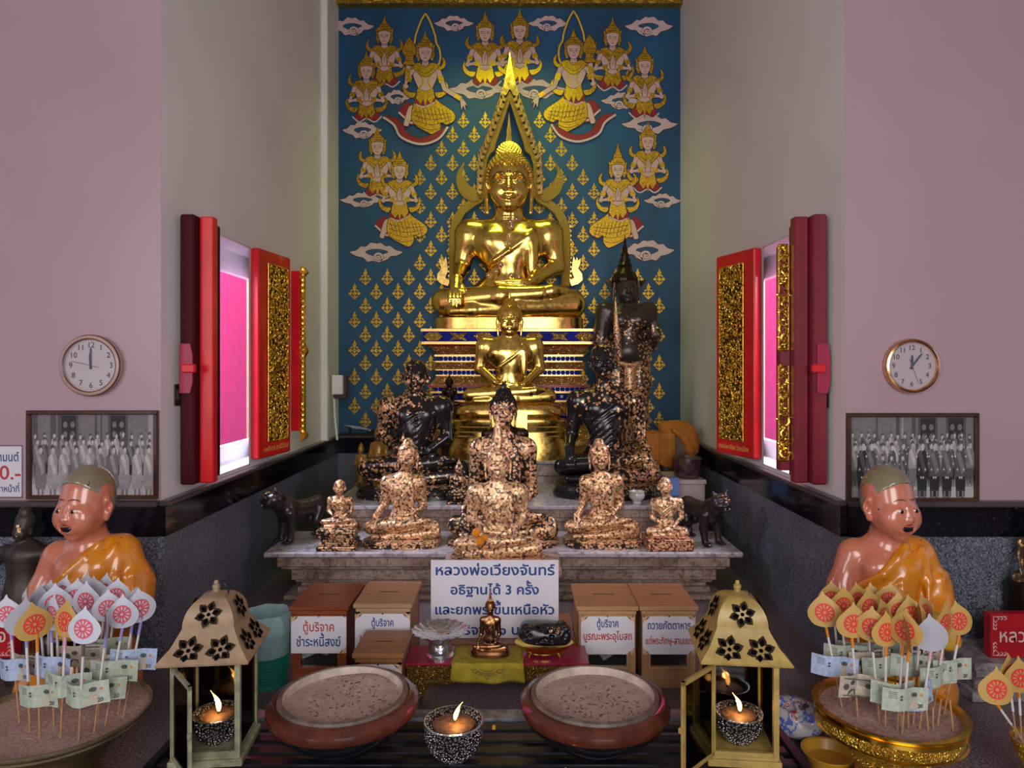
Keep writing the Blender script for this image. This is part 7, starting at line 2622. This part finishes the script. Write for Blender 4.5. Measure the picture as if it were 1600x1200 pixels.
g = ('green', 'flat'); gf = ('green', 'fold'); b_ = ('blue', 'flat')
LEFT = [(16, 956, 'white', .1, 'violet', ('blue', 'flat', -.3), .55), (41, 967, 'grey', .7, 'violet', None, 0), (58, 973, 'gold', .95, 'orange', ('green', 'flat', -.15), .42), (80, 960, 'white', -.5, 'violet', ('blue', 'flat', -.2), .6), (102, 970, 'gold', -.35, 'pink', ('green', 'fold', .1), .5),
        (131, 980, 'white', -.05, 'dark', ('green', 'fold', .0), .45), (136, 938, 'white', -.1, 'violet', ('dollar', 'flat', .1), .55), (166, 968, 'white', -1.0, 'violet', ('green', 'fold', .2), .42), (192, 957, 'white', .15, 'violet', ('green', 'flat', .2), .55), (221, 948, 'white', .8, 'violet', ('blue', 'flat', .25), .6),
        (170, 947, 'white', .3, 'violet', ('dollar', 'flat', .2), .5), (99, 924, 'white', -.3, 'violet', None, 0), (117, 932, 'white', .5, 'violet', ('dollar', 'flat', -.1), .5), (88, 941, 'white', .4, 'violet', None, 0), (180, 928, 'white', .35, 'pink', ('green', 'flat', .3), .55), (40, 943, 'white', -.7, 'violet', ('dollar', 'flat', -.2), .5),
        (75, 930, 'grey', .2, 'violet', None, 0), (133, 922, 'grey', -.1, 'violet', None, 0), (148, 926, 'grey', .3, 'violet', None, 0), (164, 924, 'white', -.3, 'violet', None, 0), (208, 948, 'grey', .6, 'violet', ('dollar', 'flat', .3), .55), (62, 940, 'grey', -.2, 'violet', None, 0)]
leaf_sticks(LEFT, Vector((BL.x, BL.y)), hgL, BLR, BLZ, 'paper leaves in the left bowl', 'left')
RIGHT = [(1290, 956, 'gold', -.35, 'orange', ('blue', 'flat', -.25), .5), (1314, 945, 'gold', .2, 'orange', ('green', 'flat', -.1), .55), (1331, 972, 'gold', 0, 'orange', ('dollar', 'back', .05), .42), (1357, 947, 'gold', .3, 'orange', ('dollar', 'flat', .1), .5), (1384, 985, 'gold', .2, 'orange', None, 0),
         (1362, 978, 'gold', -.6, 'dark', None, 0), (1411, 982, 'gold', -.95, 'orange', ('green', 'fold', .15), .40), (1420, 992, 'gold', 1.3, 'orange', ('green', 'flat', .1), .42), (1407, 952, 'gold', -.1, 'orange', ('dollar', 'flat', .2), .5), (1425, 958, 'gold', .0, 'pink', ('green', 'flat', .1), .5),
         (1437, 965, 'gold', 1.2, 'orange', None, 0), (1455, 992, 'grey', -.1, 'pink', ('blue', 'fold', .35), .38), (1476, 970, 'gold', .5, 'orange', ('green', 'flat', .3), .5), (1499, 968, 'gold', .1, 'orange', ('green', 'flat', .25), .55), (1380, 958, 'gold', .6, 'orange', ('green', 'flat', .0), .5),
         (1387, 934, 'gold', -.3, 'orange', None, 0), (1396, 938, 'gold', .3, 'orange', ('green', 'flat', .2), .5), (1447, 955, 'gold', .5, 'orange', ('dollar', 'flat', .3), .5), (1340, 934, 'gold', .2, 'orange', ('green', 'flat', -.1), .5), (1302, 934, 'gold', -.6, 'orange', None, 0), (1366, 938, 'gold', -.2, 'orange', None, 0)]
leaf_sticks(RIGHT, Vector((BR.x, BR.y)), hgR, BRR, BRZ, 'paper leaves in the right bowl', 'right')
# small bowl cut off by the right edge, three leaves leaning out of it
B3 = Vector(((1632 - CX) / F * 2.42, 2.42, 0)); B3Z = CZ - (1158 - CY) / F * 2.42
b3 = thing('sand_bowl', 'smaller gold bowl cut off by the right edge, leaves leaning out of it', 'bowl', (B3.x, B3.y, 0))
MB().lathe([(.07, .001), (.075, .02), (.05, .05), (.05, .08), (.09, B3Z - .04), (.10, B3Z), (.094, B3Z), (.085, B3Z - .03)], 48).obj('bowl', M_bowlg, b3)
m, hg3 = sand_disc(.093, B3Z - .015, .004, 5, 12, 40)
s = m.obj('sand', M_sand, b3); s['kind'] = 'stuff'
leaf_sticks([(1555, 1076, 'gold', -.1, 'orange', None, 0), (1592, 1058, 'gold', .1, 'orange', None, 0), (1578, 1052, 'gold', .4, 'orange', None, 0)], Vector((B3.x, B3.y)), hg3, .093, B3Z, 'paper leaves at the right edge', 'smallest')
# paper leaves' bare sticks left over in the right bowl
for i in range(7):
    x, y = -.02 + i * .028, -.13 + .02 * (i % 3)
    t = thing('bare_stick', 'bare bamboo stick, %s of seven in the front right of the gold bowl' % ['leftmost', 'second', 'third', 'fourth', 'fifth', 'sixth', 'rightmost'][i], 'stick', (BR.x + x, BR.y + y, hgR(x, y) + .0015), 0, 'bare sticks in the right bowl')
    MB().tube([(0, 0, 0), (.012 * (i % 3 - 1), .0, .07 + .02 * (i % 4))], .0032, 7).obj('bamboo_stick', M_stick, t)

# yellow basin, printed plastic bag and cable on the floor at the right
ybY = 2.64
t = thing('yellow_basin', 'mustard yellow plastic basin at the bottom edge between lantern and gold bowl', 'basin', ((1295 - CX) / F * ybY, ybY, .001))
MB().lathe([(.07, 0), (.08, .02), (.092, .048), (.10, .052), (.10, .056), (.090, .054), (.075, .02), (0, .012)], 48).obj('basin', pm('yellow_plastic', (0.50, 0.26, 0.02), .35), t)
S = Sculpt()
rr = random.Random(3)
S.ell((0, 0, .07), (.11, .13, .07), .03); S.ell((-.03, -.03, .11), (.07, .08, .05), .03)
for i in range(26): S.ell((rr.uniform(-.1, .1), rr.uniform(-.12, .12), rr.uniform(.06, .15)), (rr.uniform(.01, .03), rr.uniform(.01, .05), .012), .01, op=-1, rot=(rr.uniform(-1, 1), rr.uniform(-1, 1), rr.uniform(0, 3)))


def bagmat():
    m, nt, b = nodes('printed_bag')
    v = coords(nt, (1, .3, 1))
    n = N(nt, 'ShaderNodeTexNoise', Scale=16.0, Detail=3.0)
    nt.links.new(v, n.inputs['Vector'])
    nt.links.new(ramp(nt, n.outputs['Fac'], [(.40, (.50, .48, .50)), (.47, (.10, .16, .50)), (.52, (.52, .50, .53)), (.60, (.45, .05, .08)), (.64, (.55, .53, .56))], 'CONSTANT'), b.inputs['Base Color'])
    b.inputs['Roughness'].default_value = .25
    return m


o = link('plastic_bag', S.mesh(.0055, zmin=.002), bagmat(), None, ((1243 - CX) / F * 2.86, 2.87, .0), smooth=180)
tag(o, 'crumpled white plastic bag with blue and red print beside the rack', 'bag')
cb = thing('floor_cable', 'thin black cable lying on the floor right of the mustard lantern', 'cable', (P(1240, 1062, 3.1).x, 3.1, .0065))
MB().tube(spline([(-.35, .10, 0), (-.15, .0, 0), (.05, .0, 0), (.25, .05, 0), (.42, .22, 0)], 8, False), .005, 8).obj('cable', M_black, cb)
